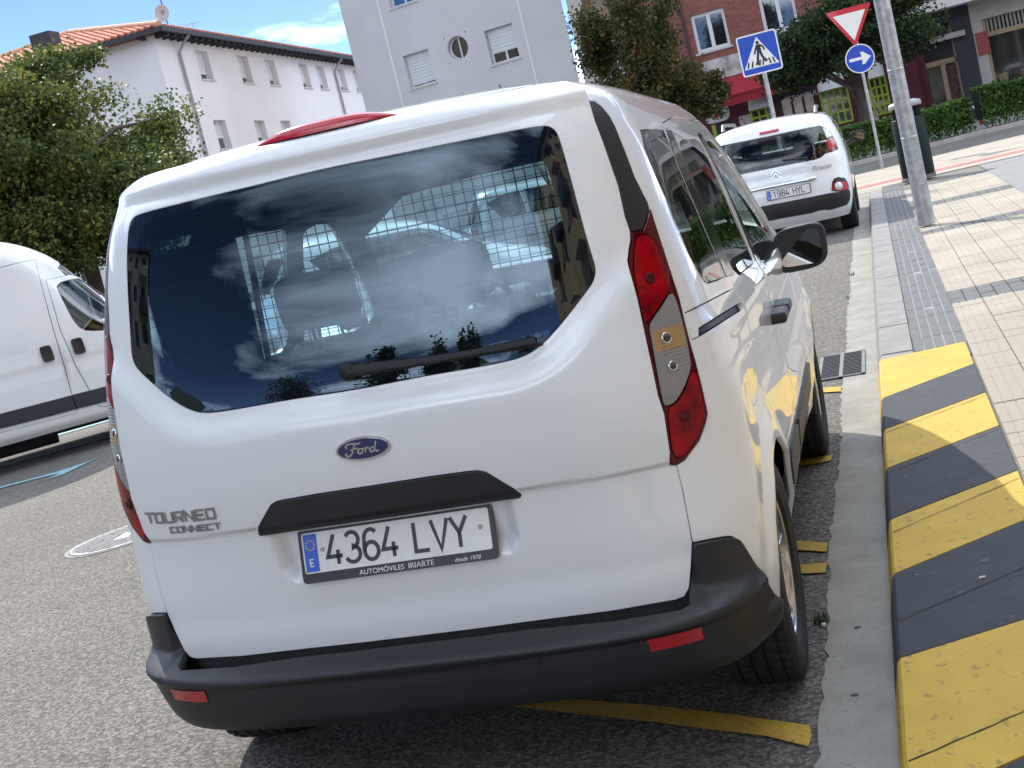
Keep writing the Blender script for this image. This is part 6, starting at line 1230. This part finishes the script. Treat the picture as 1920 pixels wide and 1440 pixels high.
ch = MB(); xz = (-OH + 0.9, 5.0); ch.box((0.9, 4.3, 0.25), (1.7, 5.1, 1.35)); ch.build('chimney', EAVE, wb)
# dishes on the roof
DISH = mat('dish_grey', (0.48, 0.46, 0.44), 0.6)
dsh = empty('satellite_dishes', tuple(at(313, 47, 52.0)), 0, True); tag(dsh, 'mast with two pale satellite dishes on the tiled roof corner', 'antenna'); m = MB(); m.tube([(0.05, 0, -0.6), (0.0, 0, 1.9)], 0.022, 8); m.build('mast', EAVE, dsh)
for dz, r_, dx in ((0.42, 0.31, 0.02), (1.10, 0.20, 0.05)): m = MB(); M_ = Matrix.Translation((dx, -0.1, dz)) @ Matrix.Rotation(R(90), 4, 'X') @ Matrix.Rotation(R(-25 if dz > 1 else -8), 4, 'Y'); m.lathe([(r_, 0.07), (r_ * 0.8, 0.035), (r_ * 0.5, 0.01), (0.001, 0.0), (r_ * 0.5, 0.015), (r_, 0.075)], 28, M_); m.tube([M_ @ Vector((0, -r_ * 0.8, 0.05)), M_ @ Vector((0, -0.05, r_ * 0.9))], 0.012, 6); m.build('dish', DISH, dsh)
ant = empty('roof_aerial', tuple(at(362, 50, 54.0)), 0, True); tag(ant, 'thin television aerial on the white block roof', 'antenna'); m = MB(); m.tube([(0, 0, -0.8), (0, 0, 0.15)], 0.012, 6); m.tube([(-0.35, 0, 0.12), (0.4, 0, 0.14)], 0.008, 6)
for k in range(7): m.tube([(-0.3 + 0.1 * k, -0.15, 0.13), (-0.3 + 0.1 * k, 0.15, 0.13)], 0.006, 5)
m.build('boom', PIPE, ant)
# --- grey block
GRB = mat('grey_render', (0.58, 0.555, 0.55), 0.9, noise=(0.5, 0.06), bump=(80, 0.1)); TAN = mat('tan_render', (0.62, 0.50, 0.38), 0.9, noise=(0.6, 0.06))
ZG = lambda x, y: (600 + x * 0.36458, y * 0.36458); Pg = at(1070, 80, 47.0); gb = facade_root('grey_building', Pg, R(-11.5), 'tall plain grey rendered block with shuttered windows and a porthole')
xl = (on_plane(gb, *ZG(95, 0))[0] + on_plane(gb, *ZG(234, 565))[0]) / 2; xr = (on_plane(gb, 1052, 0)[0] + on_plane(gb, 1085, 146)[0]) / 2
g1 = rect_px(gb, [ZG(425, 287), (600 + 557 * 0.36458, 248 * 0.36458), ZG(595, 420), ZG(465, 458)]); g2 = rect_px(gb, [ZG(845, 160), ZG(985, 120), ZG(1027, 290), ZG(882, 340)]); g3 = rect_px(gb, [ZG(330, -110), ZG(470, -150), ZG(500, 22), ZG(372, 62)])
xc, zc_ = on_plane(gb, *ZG(708, 246)); fh = 2.85
hs = []
w1 = (g1[0], g1[1]); w2 = (g2[0], g2[1]); zb1 = (g1[2] + g2[2]) / 2; zt1 = (g1[3] + g2[3]) / 2
for k in range(-2, 3):
    hs.append((w1[0], w1[1], zb1 + k * fh, zt1 + k * fh)); hs.append((w2[0], w2[1], zb1 + k * fh, zt1 + k * fh))
hs.append((xc - 0.46, xc + 0.46, zc_ - 0.46, zc_ + 0.46)); wall(gb, xl, xr, -9.0, 12.0, hs, GRB, dep=0.3)
for i, h in enumerate(hs[:-1]): window(gb, h, 0.25, [0.9, 0.9, 0.9, 0.86, 0.92, 0.70, 0.0, 0.6, 0.9, 0.5][i], 2, pane=PANE if i != 6 else mat('window_blue', (0.05, 0.13, 0.32), 0.05, coat=1.0))
m = MB(); R0 = 0.40; n = 36; vs = []; fs = []
sqp = [(xc - 0.46, zc_ - 0.46), (xc + 0.46, zc_ - 0.46), (xc + 0.46, zc_ + 0.46), (xc - 0.46, zc_ + 0.46)]
for k in range(n): a = 2 * math.pi * (k + 0.5) / n - math.pi * 0.75; c_, s_ = math.cos(a), math.sin(a); q = 0.46 / max(abs(c_), abs(s_)); vs += [(xc + q * c_, 0.002, zc_ + q * s_), (xc + R0 * c_, 0.002, zc_ + R0 * s_), (xc + R0 * c_, 0.28, zc_ + R0 * s_)]
for k in range(n): a = 3 * k; b = 3 * ((k + 1) % n); fs += [(a, b, b + 1, a + 1), (a + 1, b + 1, b + 2, a + 2)]
m.add(vs, fs); m.build('porthole_surround', GRB, gb); m = MB(); m.lathe([(0.40, 0.0), (0.40, 0.04), (0.35, 0.04), (0.35, 0.0)], 32, Matrix.Translation((xc, 0.25, zc_)) @ Matrix.Rotation(R(90), 4, 'X')); m.box((xc - 0.025, 0.20, zc_ - 0.38), (xc + 0.025, 0.24, zc_ + 0.38)); pw = m.build('porthole_frame', FRW, gb); m = MB(); m.lathe([(0.4, 0), (0.001, 0)], 32, Matrix.Translation((xc, 0.245, zc_)) @ Matrix.Rotation(R(90), 4, 'X')); m.build('pane', PANE, pw)
for px_ in (ZG(300, 30), ZG(1020, 20)): x, z = on_plane(gb, *px_); m = MB(); m.box((x - 0.03, -0.012, -9), (x + 0.03, 0.0, 12)); m.build('render_joint', WHB, gb)
m = MB(); m.add([(xl, 0, -9), (xl, 0, 12), (xl, 11, 12), (xl, 11, -9)], [(0, 1, 2, 3)]); m.build('end_wall', GRB, gb); m = MB(); m.box((xl - 0.3, -0.3, 12), (xr + 0.3, 11.3, 12.4)); m.build('roof', EAVE, gb)
# tan wing with balconies beside it
m = MB(); m.box((xr + 0.02, 1.2, -9), (xr + 7.5, 11, 12)); m.build('tan_wing', TAN, gb); m = MB(); m.box((xr + 0.03, 0.35, -9), (xr + 0.55, 1.2, 12)); m.build('pier', mat('cream_render', (0.66, 0.63, 0.58), 0.9), gb)
for k in range(-2, 4):
    z = zb1 - 0.95 + k * fh; m = MB(); m.box((xr + 0.6, 0.0, z), (xr + 3.2, 1.25, z + 0.16)); m.box((xr + 0.6, 0.0, z + 0.16), (xr + 3.2, 0.10, z + 1.0)); m.box((xr + 3.1, 0.1, z + 0.16), (xr + 3.2, 1.2, z + 1.0)); m.build('balcony', mat('cream_render'), gb)
    m = MB(); m.box((xr + 1.1, 1.17, z + 0.16), (xr + 2.1, 1.21, z + 2.2)); m.build('balcony_door', mat('door_brown', (0.12, 0.07, 0.045), 0.5), gb)
# --- brick block with a restaurant
def brick():
    m = mat('red_brick', (0.3, 0.1, 0.08), 0.85); t = m.node_tree; b = t.nodes['Principled BSDF']; g = N(t, 'ShaderNodeTexCoord'); mp = N(t, 'ShaderNodeMapping'); mp.inputs['Rotation'].default_value = (R(90), 0, 0); t.links.new(g.outputs['Object'], mp.inputs[0])
    br_ = N(t, 'ShaderNodeTexBrick', Scale=4.0); br_.inputs['Color1'].default_value = (0.30, 0.095, 0.07, 1); br_.inputs['Color2'].default_value = (0.20, 0.062, 0.05, 1); br_.inputs['Mortar'].default_value = (0.26, 0.20, 0.18, 1); br_.inputs['Mortar Size'].default_value = 0.012; br_.inputs['Brick Width'].default_value = 1.0; br_.inputs['Row Height'].default_value = 0.28; t.links.new(mp.outputs[0], br_.inputs[0])
    nz = N(t, 'ShaderNodeTexNoise', Scale=0.8, Detail=5.0); t.links.new(g.outputs['Object'], nz.inputs[0]); mr = N(t, 'ShaderNodeMapRange'); mr.inputs[3].default_value = 0.75; mr.inputs[4].default_value = 1.25; t.links.new(nz.outputs[0], mr.inputs[0]); mx = N(t, 'ShaderNodeMixRGB', blend_type='MULTIPLY'); mx.inputs[0].default_value = 1; t.links.new(br_.outputs[0], mx.inputs[1]); t.links.new(mr.outputs[0], mx.inputs[2]); t.links.new(mx.outputs[0], b.inputs['Base Color'])
    bp = N(t, 'ShaderNodeBump'); bp.inputs['Strength'].default_value = 0.4; bp.inputs['Distance'].default_value = 0.01; t.links.new(br_.outputs['Fac'], bp.inputs['Height']); bp.invert = True; t.links.new(bp.outputs[0], b.inputs['Normal']); return m
BRICK = brick(); MAR = mat('maroon_wall', (0.10, 0.012, 0.022), 0.7, noise=(1.5, 0.15)); LIME = mat('lime_frame', (0.30, 0.40, 0.025), 0.5); AWN = mat('white_awning', (0.55, 0.54, 0.52), 0.8); REDA = mat('red_awning', (0.34, 0.01, 0.025), 0.7)
ZB = lambda x, y: (1080 + x * 0.1875, y * 0.1875); ZC = lambda x, y: (1340 + x * 0.1875, y * 0.1875); ZD = lambda x, y: (1300 + x * 0.1875, 130 + y * 0.1875); ZE = lambda x, y: (1640 + x * 0.14583, y * 0.14583)
Pb = at(1560, 120, 43.0); bb = facade_root('brick_building', Pb, R(-7), 'red brick block with white windows above a maroon restaurant front')
b1 = rect_px(bb, [ZB(1135, 165), ZB(1470, 70), ZB(1550, 465), ZB(1215, 525)]); xj = on_plane(bb, 1722, 60)[0]; fb = 3.0
b2 = rect_px(bb, [ZC(440, 130), ZC(800, 30), ZC(820, 190), ZC(475, 300)]); ztop = on_plane(bb, 1440, 165)[1]
bw_ = b1[1] - b1[0]; bz0, bz1 = b1[2], b1[3]; hl_ = []
for k in range(0, 3):
    for x in (b1[0] - 3.1, b1[0], b2[0] + 0.05, b2[0] + 3.2):
        if x + bw_ < xj - 0.2: hl_.append((x, x + bw_, bz0 + k * fb, bz1 + k * fb))
xL = on_plane(bb, 1165, 60)[0]; zf = bz0 - 0.75
wall(bb, xL, xj, zf, zf + 9.6, hl_, BRICK, 'brick_wall', 0.18); m = MB(); m.add([(xL, 0, zf - 4), (xL, 10, zf - 4), (xL, 10, zf + 9.6), (xL, 0, zf + 9.6)], [(3, 2, 1, 0)]); m.box((xL - 0.2, -0.3, zf + 9.6), (xj, 10, zf + 10)); m.build('end_wall', BRICK, bb)
for i, h in enumerate(hl_): window(bb, h, 0.12, 0, 2, fw=0.10)
x, _z = on_plane(bb, *ZB(1090, 300)); m = MB(); m.tube([(x, -0.06, zf), (x, -0.06, zf + 9.6)], 0.05, 8); m.build('downpipe', mat('pipe_dark', (0.05, 0.03, 0.03), 0.6), bb)
m = MB(); m.box((xL, 0.02, zf - 4.2), (xj, 0.4, zf)); m.build('restaurant_wall', MAR, bb)
def arch_window(px_tl, px_br, cols_, rows_, arch_h=0.55):
    a = on_plane(bb, *px_tl); b = on_plane(bb, *px_br); x0_, x1_ = sorted((a[0], b[0])); z0_, z1_ = sorted((a[1], b[1])); m = MB(); m.box((x0_, -0.005, z0_), (x1_, 0.02, z1_)); w = m.build('shop_window', mat('shop_pane', (0.05, 0.055, 0.055), 0.05, coat=1.0, noise=(2.5, 0.8)), bb)
    for k in range(cols_ + 1): x = x0_ + (x1_ - x0_) * k / cols_; m = MB(); m.box((x - 0.03, -0.04, z0_), (x + 0.03, 0.0, z1_)); m.build('frame_bar', LIME, w)
    for k in range(rows_ + 1): z = z0_ + (z1_ - z0_) * k / rows_; m = MB(); m.box((x0_, -0.045, z - 0.03), (x1_, 0.0, z + 0.03)); m.build('frame_bar', LIME, w)
    m = MB(); vs = []; fs = []; n = 14                                     # round white awning above
    for k in range(n + 1):
        th = math.pi * k / n; x = (x0_ + x1_) / 2 - (x1_ - x0_) / 2 * 1.08 * math.cos(th); zz_ = z1_ + arch_h * (0.55 + 0.45 * math.sin(th)) * (1 if 0 < k < n else 0.9)
        vs += [(x, -0.02, zz_), (x, -0.42 * math.sin(th) ** 0.5 - 0.02, z1_ + 0.02)]
    for k in range(n): fs.append((2 * k, 2 * k + 2, 2 * k + 3, 2 * k + 1))
    m.add(vs, fs, 0, True); m.build('awning', AWN, bb)
arch_window(ZD(575, 420), ZD(845, 590), 3, 3); arch_window(ZD(1265, 235), ZD(1600, 505), 4, 3, 0.62); arch_window(ZC(1540, 800), ZC(1770, 1115), 3, 4, 0.62)
# entrance with a banner, red awning, menu boards
a = on_plane(bb, *ZD(190, 560)); b = on_plane(bb, *ZD(470, 900)); m = MB(); m.box((min(a[0], b[0]), -0.01, zf - 4.2), (max(a[0], b[0]), 0.02, a[1])); m.build('entrance', mat('doorway_dark', (0.010, 0.011, 0.015), 0.3), bb)
m = MB(); m.box((a[0] - 0.02, -0.05, zf - 4.2), (a[0] + 0.10, 0.0, a[1])); m.build('door_post', LIME, bb)
m = MB(); q = round_poly([(a[0] - 0.25, a[1] + 0.05), (b[0] + 0.02, a[1] + 0.05), (b[0] - 0.05, a[1] + 0.75), (a[0] + 0.1, a[1] + 0.8)], 0.3); m.prism([(x, z) for x, z in q], 0.05, Matrix.Rotation(R(90), 4, 'X')); bn_ = m.build('entrance_banner', AWN, bb)
m = MB(); m.prism([(a[0] + 0.05, a[1] + 0.18), (b[0] - 0.15, a[1] + 0.22), (b[0] - 0.25, a[1] + 0.40), (b[0] - 0.12, a[1] + 0.58), (a[0] + 0.1, a[1] + 0.5), (a[0] + 0.2, a[1] + 0.34)], 0.01, Matrix.Translation((0, -0.051, 0)) @ Matrix.Rotation(R(90), 4, 'X')); m.build('red_ribbon', REDA, bn_)
a = on_plane(bb, *ZD(290, 315)); b = on_plane(bb, *ZD(1140, 60)); z = (a[1] + b[1]) / 2; x0_, x1_ = a[0], b[0]; m = MB(); m.add([(x0_, -0.02, z + 0.62), (x1_, -0.02, z + 0.62), (x1_, -0.75, z), (x0_, -0.75, z), (x1_, -0.75, z - 0.28), (x0_, -0.75, z - 0.28)], [(3, 2, 1, 0), (5, 4, 2, 3)]); m.box((x0_, -0.78, z - 0.02), (x1_, -0.74, z + 0.04)); m.build('red_awning', REDA, bb)
m = MB(); m.box((x0_ - 0.4, -0.06, z + 0.62), (x1_ + 3, 0.0, z + 1.25)); m.build('shop_sign', mat('sign_cream', (0.50, 0.45, 0.42), 0.6, noise=(2.5, 0.5)), bb)
MENU = mat('menu_photo', (0.48, 0.38, 0.34), 0.5, noise=(5.0, 0.25), wear=(4.2, 0.56, (0.20, 0.045, 0.04)))
a = on_plane(bb, *ZD(880, 375)); b = on_plane(bb, *ZD(1260, 510)); m = MB(); m.box((a[0] - 0.05, -0.03, min(a[1], b[1]) - 0.55), (b[0] + 0.05, 0.0, max(a[1], b[1]) + 0.42)); bd_ = m.build('menu_board', mat('board_dark', (0.02, 0.015, 0.02), 0.6), bb)
wd = (b[0] - a[0]) / 3
for i in range(3):
    for j in range(2): m = MB(); m.prism(round_poly([(a[0] + wd * i + 0.04, b[1] - 0.30 + j * 0.62), (a[0] + wd * (i + 1) - 0.04, b[1] - 0.30 + j * 0.62), (a[0] + wd * (i + 1) - 0.04, b[1] + 0.26 + j * 0.62), (a[0] + wd * i + 0.04, b[1] + 0.26 + j * 0.62)], 0.08), 0.02, Matrix.Translation((0, -0.031, 0)) @ Matrix.Rotation(R(90), 4, 'X')); m.build('menu_picture', MENU, bd_)
me = text_mesh('ESTAMBUL KEBAB', 0.21, space=1.05); me.transform(Matrix.Translation((a[0] + 0.15, -0.035, max(a[1], b[1]) + 0.10)) @ Matrix.Rotation(R(90), 4, 'X')); link('lettering', me, AWN, bd_)
for q in (ZD(455, 490), ZC(1450, 940)):
    a = on_plane(bb, *q)
    for k in range(2): m = MB(); m.prism(round_poly([(a[0], a[1] - 0.5 - 0.62 * k), (a[0] + 0.42, a[1] - 0.5 - 0.62 * k), (a[0] + 0.42, a[1] + 0.05 - 0.62 * k), (a[0], a[1] + 0.05 - 0.62 * k)], 0.06), 0.02, Matrix.Translation((0, -0.01, 0)) @ Matrix.Rotation(R(90), 4, 'X')); m.build('menu_picture', MENU, bb)
# --- dark ground floor with balconies, on the right
DKW = mat('charcoal_wall', (0.030, 0.033, 0.042), 0.7, noise=(2, 0.15)); STN = mat('pale_stone', (0.42, 0.39, 0.36), 0.85, noise=(3, 0.12)); WOODF = mat('wood_frame', (0.34, 0.25, 0.15), 0.5)
rb = empty('corner_building', bb.matrix_world @ Vector((xj, 0, 0))); rb.matrix_world = bb.matrix_world @ Matrix.Translation((xj, -0.05, 0)); tag(rb, 'building with charcoal ground floor, numbered doorway, shop window and white balcony', 'building')
rx = 15.0; zg = zf - 4.2; e = [on_plane(rb, *ZE(*p)) for p in ((430, 250), (1170, 150), (1210, 160), (720, 555), (1170, 440), (590, 880), (1060, 760), (1350, 260), (1900, 120), (1380, 470), (1920, 340), (1320, 480), (1505, 1200))]
zbal = e[0][1]; dx0, dx1 = e[5][0], e[6][0]; dz = (e[5][1] + e[6][1]) / 2; sx0 = e[7][0] + 0.05; szt = e[7][1]; szm = e[9][1]
wall(rb, 0, e[2][0], zg, zbal + 0.3, [(dx0, dx1, zg, dz + 1.1)], DKW, 'charcoal_wall', 0.35); wall(rb, e[2][0], rx, zg, zbal + 0.3, [(sx0, rx - 0.4, zg + 0.5, szt)], STN, 'stone_front', 0.25); _uh = [(x, x + 1.4, zbal + 0.3 + 3.0 * f_ + 0.35, zbal + 0.3 + 3.0 * f_ + 2.3) for f_ in range(3) for x in np.arange(0.9, rx - 2, 2.9)]; wall(rb, 0, rx, zbal + 0.3, zbal + 9.5, _uh, mat('upper_render', (0.40, 0.36, 0.33), 0.9), 'upper_wall')
for h in _uh: window(rb, h, 0.15, 0.3, 2, fw=0.08)
m = MB(); m.box((dx0, 0.30, zg), (dx1, 0.34, dz + 1.1)); m.build('doorway', mat('doorway_dark'), rb)
for x0_, x1_, z0_, z1_ in ((dx0, dx0 + 0.07, zg, dz), (dx1 - 0.07, dx1, zg, dz + 1.1), (dx0, dx1, dz - 0.05, dz + 0.10), (dx0 + 0.55, dx0 + 0.68, zg, dz)): m = MB(); m.box((x0_, 0.16, z0_), (x1_, 0.30, z1_)); m.build('door_frame', WOODF, rb)
m = MB(); m.box((dx0 + 0.68, 0.25, zg), (dx1 - 0.07, 0.29, dz - 0.05)); m.build('curtain', mat('curtain', (0.10, 0.05, 0.04), 0.8, noise=(9, 0.7)), rb); m = MB(); m.box((dx0 + 0.07, 0.25, zg), (dx0 + 0.55, 0.29, dz - 0.05)); m.build('side_light', mat('side_glass_dim', (0.09, 0.08, 0.07), 0.08, coat=1, noise=(4, 0.7)), rb)
m = MB(); m.box((e[3][0], -0.22, e[3][1] - 0.02), (e[4][0], 0.0, e[3][1] + 0.14)); m.build('door_canopy', STN, rb); me = text_mesh('14', 0.42, extrude=0.02); me.transform(Matrix.Translation((e[3][0] - 0.02, -0.03, e[3][1] + 0.22)) @ Matrix.Rotation(R(90), 4, 'X')); link('house_number', me, STN, rb)
m = MB(); m.box((sx0, 0.20, zg + 0.5), (rx - 0.4, 0.24, szt)); sw_ = m.build('shop_window', mat('shop_dark', (0.025, 0.022, 0.022), 0.06, coat=1, noise=(1.2, 0.5)), rb)
for x in (sx0, sx0 + 1.55, sx0 + 3.1, sx0 + 4.65): m = MB(); m.box((x, 0.12, zg + 0.5), (x + 0.08, 0.2, szt)); m.build('window_post', WOODF, sw_)
m = MB(); m.box((sx0, 0.10, szm - 0.05), (rx - 0.4, 0.2, szm + 0.08)); m.build('transom', WOODF, sw_)
for k in range(int((rx - 0.6 - sx0) / 0.11)): x = sx0 + 0.1 + 0.11 * k; m = MB(); m.box((x, 0.14, szm + 0.08), (x + 0.055, 0.2, szt)); m.build('vent_slat', mat('slat_grey', (0.30, 0.27, 0.22), 0.6), sw_)
random.seed(12); GOODS = [mat('goods_%d' % k, c, 0.7, noise=(6, 0.4)) for k, c in enumerate(((0.16, 0.09, 0.05), (0.20, 0.06, 0.03), (0.10, 0.09, 0.08), (0.22, 0.16, 0.08), (0.06, 0.05, 0.05)))]
for i in range(10):
    for j in range(6):
        x = sx0 + 0.2 + i * 0.30 + random.uniform(-0.03, 0.03); z = zg + 0.55 + j * 0.27
        if j > 3 and random.random() < 0.5: continue
        m = MB(); m.box((x, 0.17, z), (x + 0.25, 0.199, z + 0.21), bev=0.012); m.build('packet', GOODS[random.randrange(5)], sw_)
m = MB(); m.box((e[2][0] + 0.05, -0.05, e[10][1] - 0.5), (e[2][0] + 0.4, 0.0, e[10][1] + 0.15)); m.build('red_plaque', mat('plaque_red', (0.28, 0.04, 0.04), 0.5), rb)
# balcony
m = MB(); m.box((-0.6, -1.1, zbal), (rx, 0.0, zbal + 0.26)); bal = m.build('balcony_slab', mat('cream_render'), rb)
for x in np.arange(-0.55, rx, 1.55): m = MB(); m.box((x, -1.1, zbal + 0.26), (x + 0.16, -0.95, zbal + 1.25)); m.build('balcony_post', mat('cream_render'), bal)
for k in range(int((rx + 0.5) / 0.135)): x = -0.5 + 0.135 * k; m = MB(); m.box((x, -1.06, zbal + 0.26), (x + 0.02, -1.04, zbal + 1.2)); m.build('rail_bar', IRON, bal)
m = MB(); m.box((-0.5, -1.07, zbal + 1.2), (rx, -1.02, zbal + 1.25)); m.build('hand_rail', IRON, bal)
# low rail and red pipe seen in the gap between the hedges
p = at(1868, 192, 38.5); rl = empty('steel_rail', tuple(p), R(-7), True); tag(rl, 'low white steel rail behind the gap between the hedges', 'rail'); m = MB(); m.tube([(-0.9, 0, 0), (0.9, 0, 0)], 0.045, 10); m.build('top_tube', mat('rail_white', (0.6, 0.6, 0.6), 0.4), rl)
for x in (-0.8, 0.8): m = MB(); m.tube([(x, 0, 0), (x, 0, -0.95)], 0.03, 8); m.build('post', mat('rail_white'), rl)
p = at(1836, 200, 36.5); rp_ = empty('red_pipe', (p[0], p[1], 0.10 + 0.0337 * (p[0] - 1.17)), 0, True); tag(rp_, 'short red standpipe in the gap between two hedges', 'standpipe'); m = MB(); m.tube([(0, 0, 0), (0, 0, 0.55)], 0.06, 12); m.lathe([(0.10, 0.52), (0.11, 0.60), (0.08, 0.70), (0.001, 0.72)], 16); m.build('pipe', mat('pipe_red', (0.25, 0.012, 0.02), 0.5), rp_)
# ------------------------------------------------------------------ trees
tree_px(110, 300, 29.0, 305, 235, 'broad leafy green tree in front of the white block', 11, 170000, 0.088, LEAF1, 0.17, clumps=300, dense=0.17)
tree_px(-95, 215, 30.0, 115, 190, 'second green tree at the roof end of the white block', 12, 9000, 0.13, LEAF1, 0.15, clumps=50)
tree_px(1185, 85, 37.5, 120, 130, 'browning tree between the grey block and the brick block', 14, 30000, 0.09, LEAF2, 0.12, 'trees along the far pavement', clumps=70, dense=0.23)
tree_px(1275, 180, 38.5, 105, 62, 'low browning tree before the brick wall and restaurant awning', 15, 20000, 0.09, LEAF2, 0.12, 'trees along the far pavement', clumps=52, dense=0.26)
tree_px(1585, 50, 38.0, 185, 92, 'dark green tree with forked trunk behind the arrow sign', 16, 46000, 0.09, LEAF4, 0.17, 'trees along the far pavement', clumps=84, first=0.25, dense=0.26)
# ------------------------------------------------------------------ behind the camera: what the van's glass and paint mirror
OCH = mat('ochre_render', (0.52, 0.36, 0.20), 0.9, noise=(0.5, 0.08)); BALD = mat('balcony_dark', (0.05, 0.05, 0.055), 0.6)
def block(name, org, ang, L_, floors, label, wallm, fh=2.9, bay=3.4, ground_m=None):
    o = empty(name, org, ang, True); tag(o, label, 'building'); H = fh * floors; hs = []
    for f_ in range(1, floors):
        for k in range(int(L_ / bay)): x = k * bay + 0.9; hs.append((x, x + 1.5, f_ * fh + 0.5 + (0.0 if k % 2 == 0 else 0.5), f_ * fh + 2.4))
    sh = [(k * bay + 0.4, (k + 1) * bay - 0.4, 0.35, 2.5) for k in range(int(L_ / bay))]
    wall(o, 0, L_, fh, H, hs, wallm); wall(o, 0, L_, 0, fh, sh, ground_m or STN, 'ground_floor', 0.3)
    m = MB(); m.add([(0, 0, 0), (0, 12, 0), (0, 12, H), (0, 0, H)], [(0, 3, 2, 1)]); m.build('end_wall', wallm, o); m = MB(); m.add([(L_, 0, 0), (L_, 12, 0), (L_, 12, H), (L_, 0, H)], [(0, 1, 2, 3)]); m.build('end_wall', wallm, o); m = MB(); m.box((-0.5, -0.8, H), (L_ + 0.5, 12.5, H + 0.35)); m.build('roof', EAVE, o)
    for h in hs: m = MB(); m.add([(h[0], 0.2, h[2]), (h[1], 0.2, h[2]), (h[1], 0.2, h[3]), (h[0], 0.2, h[3])], [(0, 1, 2, 3)]); m.build('pane', PANE, o)
    for h in sh: m = MB(); m.add([(h[0], 0.28, h[2]), (h[1], 0.28, h[2]), (h[1], 0.28, h[3]), (h[0], 0.28, h[3])], [(0, 1, 2, 3)]); m.build('shop_pane', PANE, o)
    for f_ in range(1, floors):
        for k in range(0, int(L_ / bay), 2): x = k * bay + 0.3; z = f_ * fh; m = MB(); m.box((x, -1.2, z + 0.1), (x + 2.8, 0, z + 0.28)); m.box((x, -1.2, z + 0.28), (x + 2.8, -1.12, z + 1.15)); m.box((x, -1.12, z + 0.28), (x + 0.08, 0, z + 1.15)); m.box((x + 2.72, -1.12, z + 0.28), (x + 2.8, 0, z + 1.15)); m.build('balcony', BALD if f_ % 2 else wallm, o)
    return o
block('apartment_block', (9.6, 8.0, 0.25), R(-90), 44, 6, 'ochre apartment block with dark balconies along the pavement', OCH)
block('apartment_block', (-26.0, -14.0, -0.6), R(120), 30, 5, 'ochre apartment block with dark balconies beyond the junction', mat('sand_render', (0.50, 0.42, 0.30), 0.9))
block('apartment_block', (-42.0, -8.0, -1.6), R(93), 40, 4, 'cream apartment block far across the open square', mat('cream_render'))
for (x, y, h, w, sd) in ((-9, -26, 8, 1.1, 31), (-6.5, -27, 9, 1.2, 32), (-3.8, -26, 7.5, 1.0, 33), (1.5, -34, 7, 2.4, 34), (-15, -30, 7, 2.6, 35)):
    tree((x, y, gz(x, y) if x < -3 else 0), h, (w, w, h * 0.42, h * 0.55, 0), ['tall slim poplar', 'tallest slim poplar', 'shorter slim poplar', 'round street tree', 'wide street tree'][sd - 31] + ' across the square behind the camera', sd, 6000, 0.22, LEAF4, 0.12, clumps=40)
m = MB(); vs = []; fs = []; n = 60
for k in range(n + 1):
    a = math.pi * (1.12 + 0.80 * k / n); r_ = 260; h = 22 + 9 * math.sin(k * 0.31) + 5 * math.sin(k * 0.83 + 1) + 2 * math.sin(k * 2.1); vs += [(r_ * 0.75 * math.cos(a), r_ * 0.75 * math.sin(a), -6), (r_ * math.cos(a), r_ * math.sin(a), h), (r_ * 1.25 * math.cos(a), r_ * 1.25 * math.sin(a), h * 0.7)]
for k in range(n): a = 3 * k; fs += [(a, a + 3, a + 4, a + 1), (a + 1, a + 4, a + 5, a + 2)]
m.add(vs, fs, 0, True); tag(m.build('hills', mat('hill_green', (0.045, 0.06, 0.03), 0.95, noise=(0.05, 0.5), bump=(0.4, 1.0))), 'wooded hillside behind the street', kind='structure')
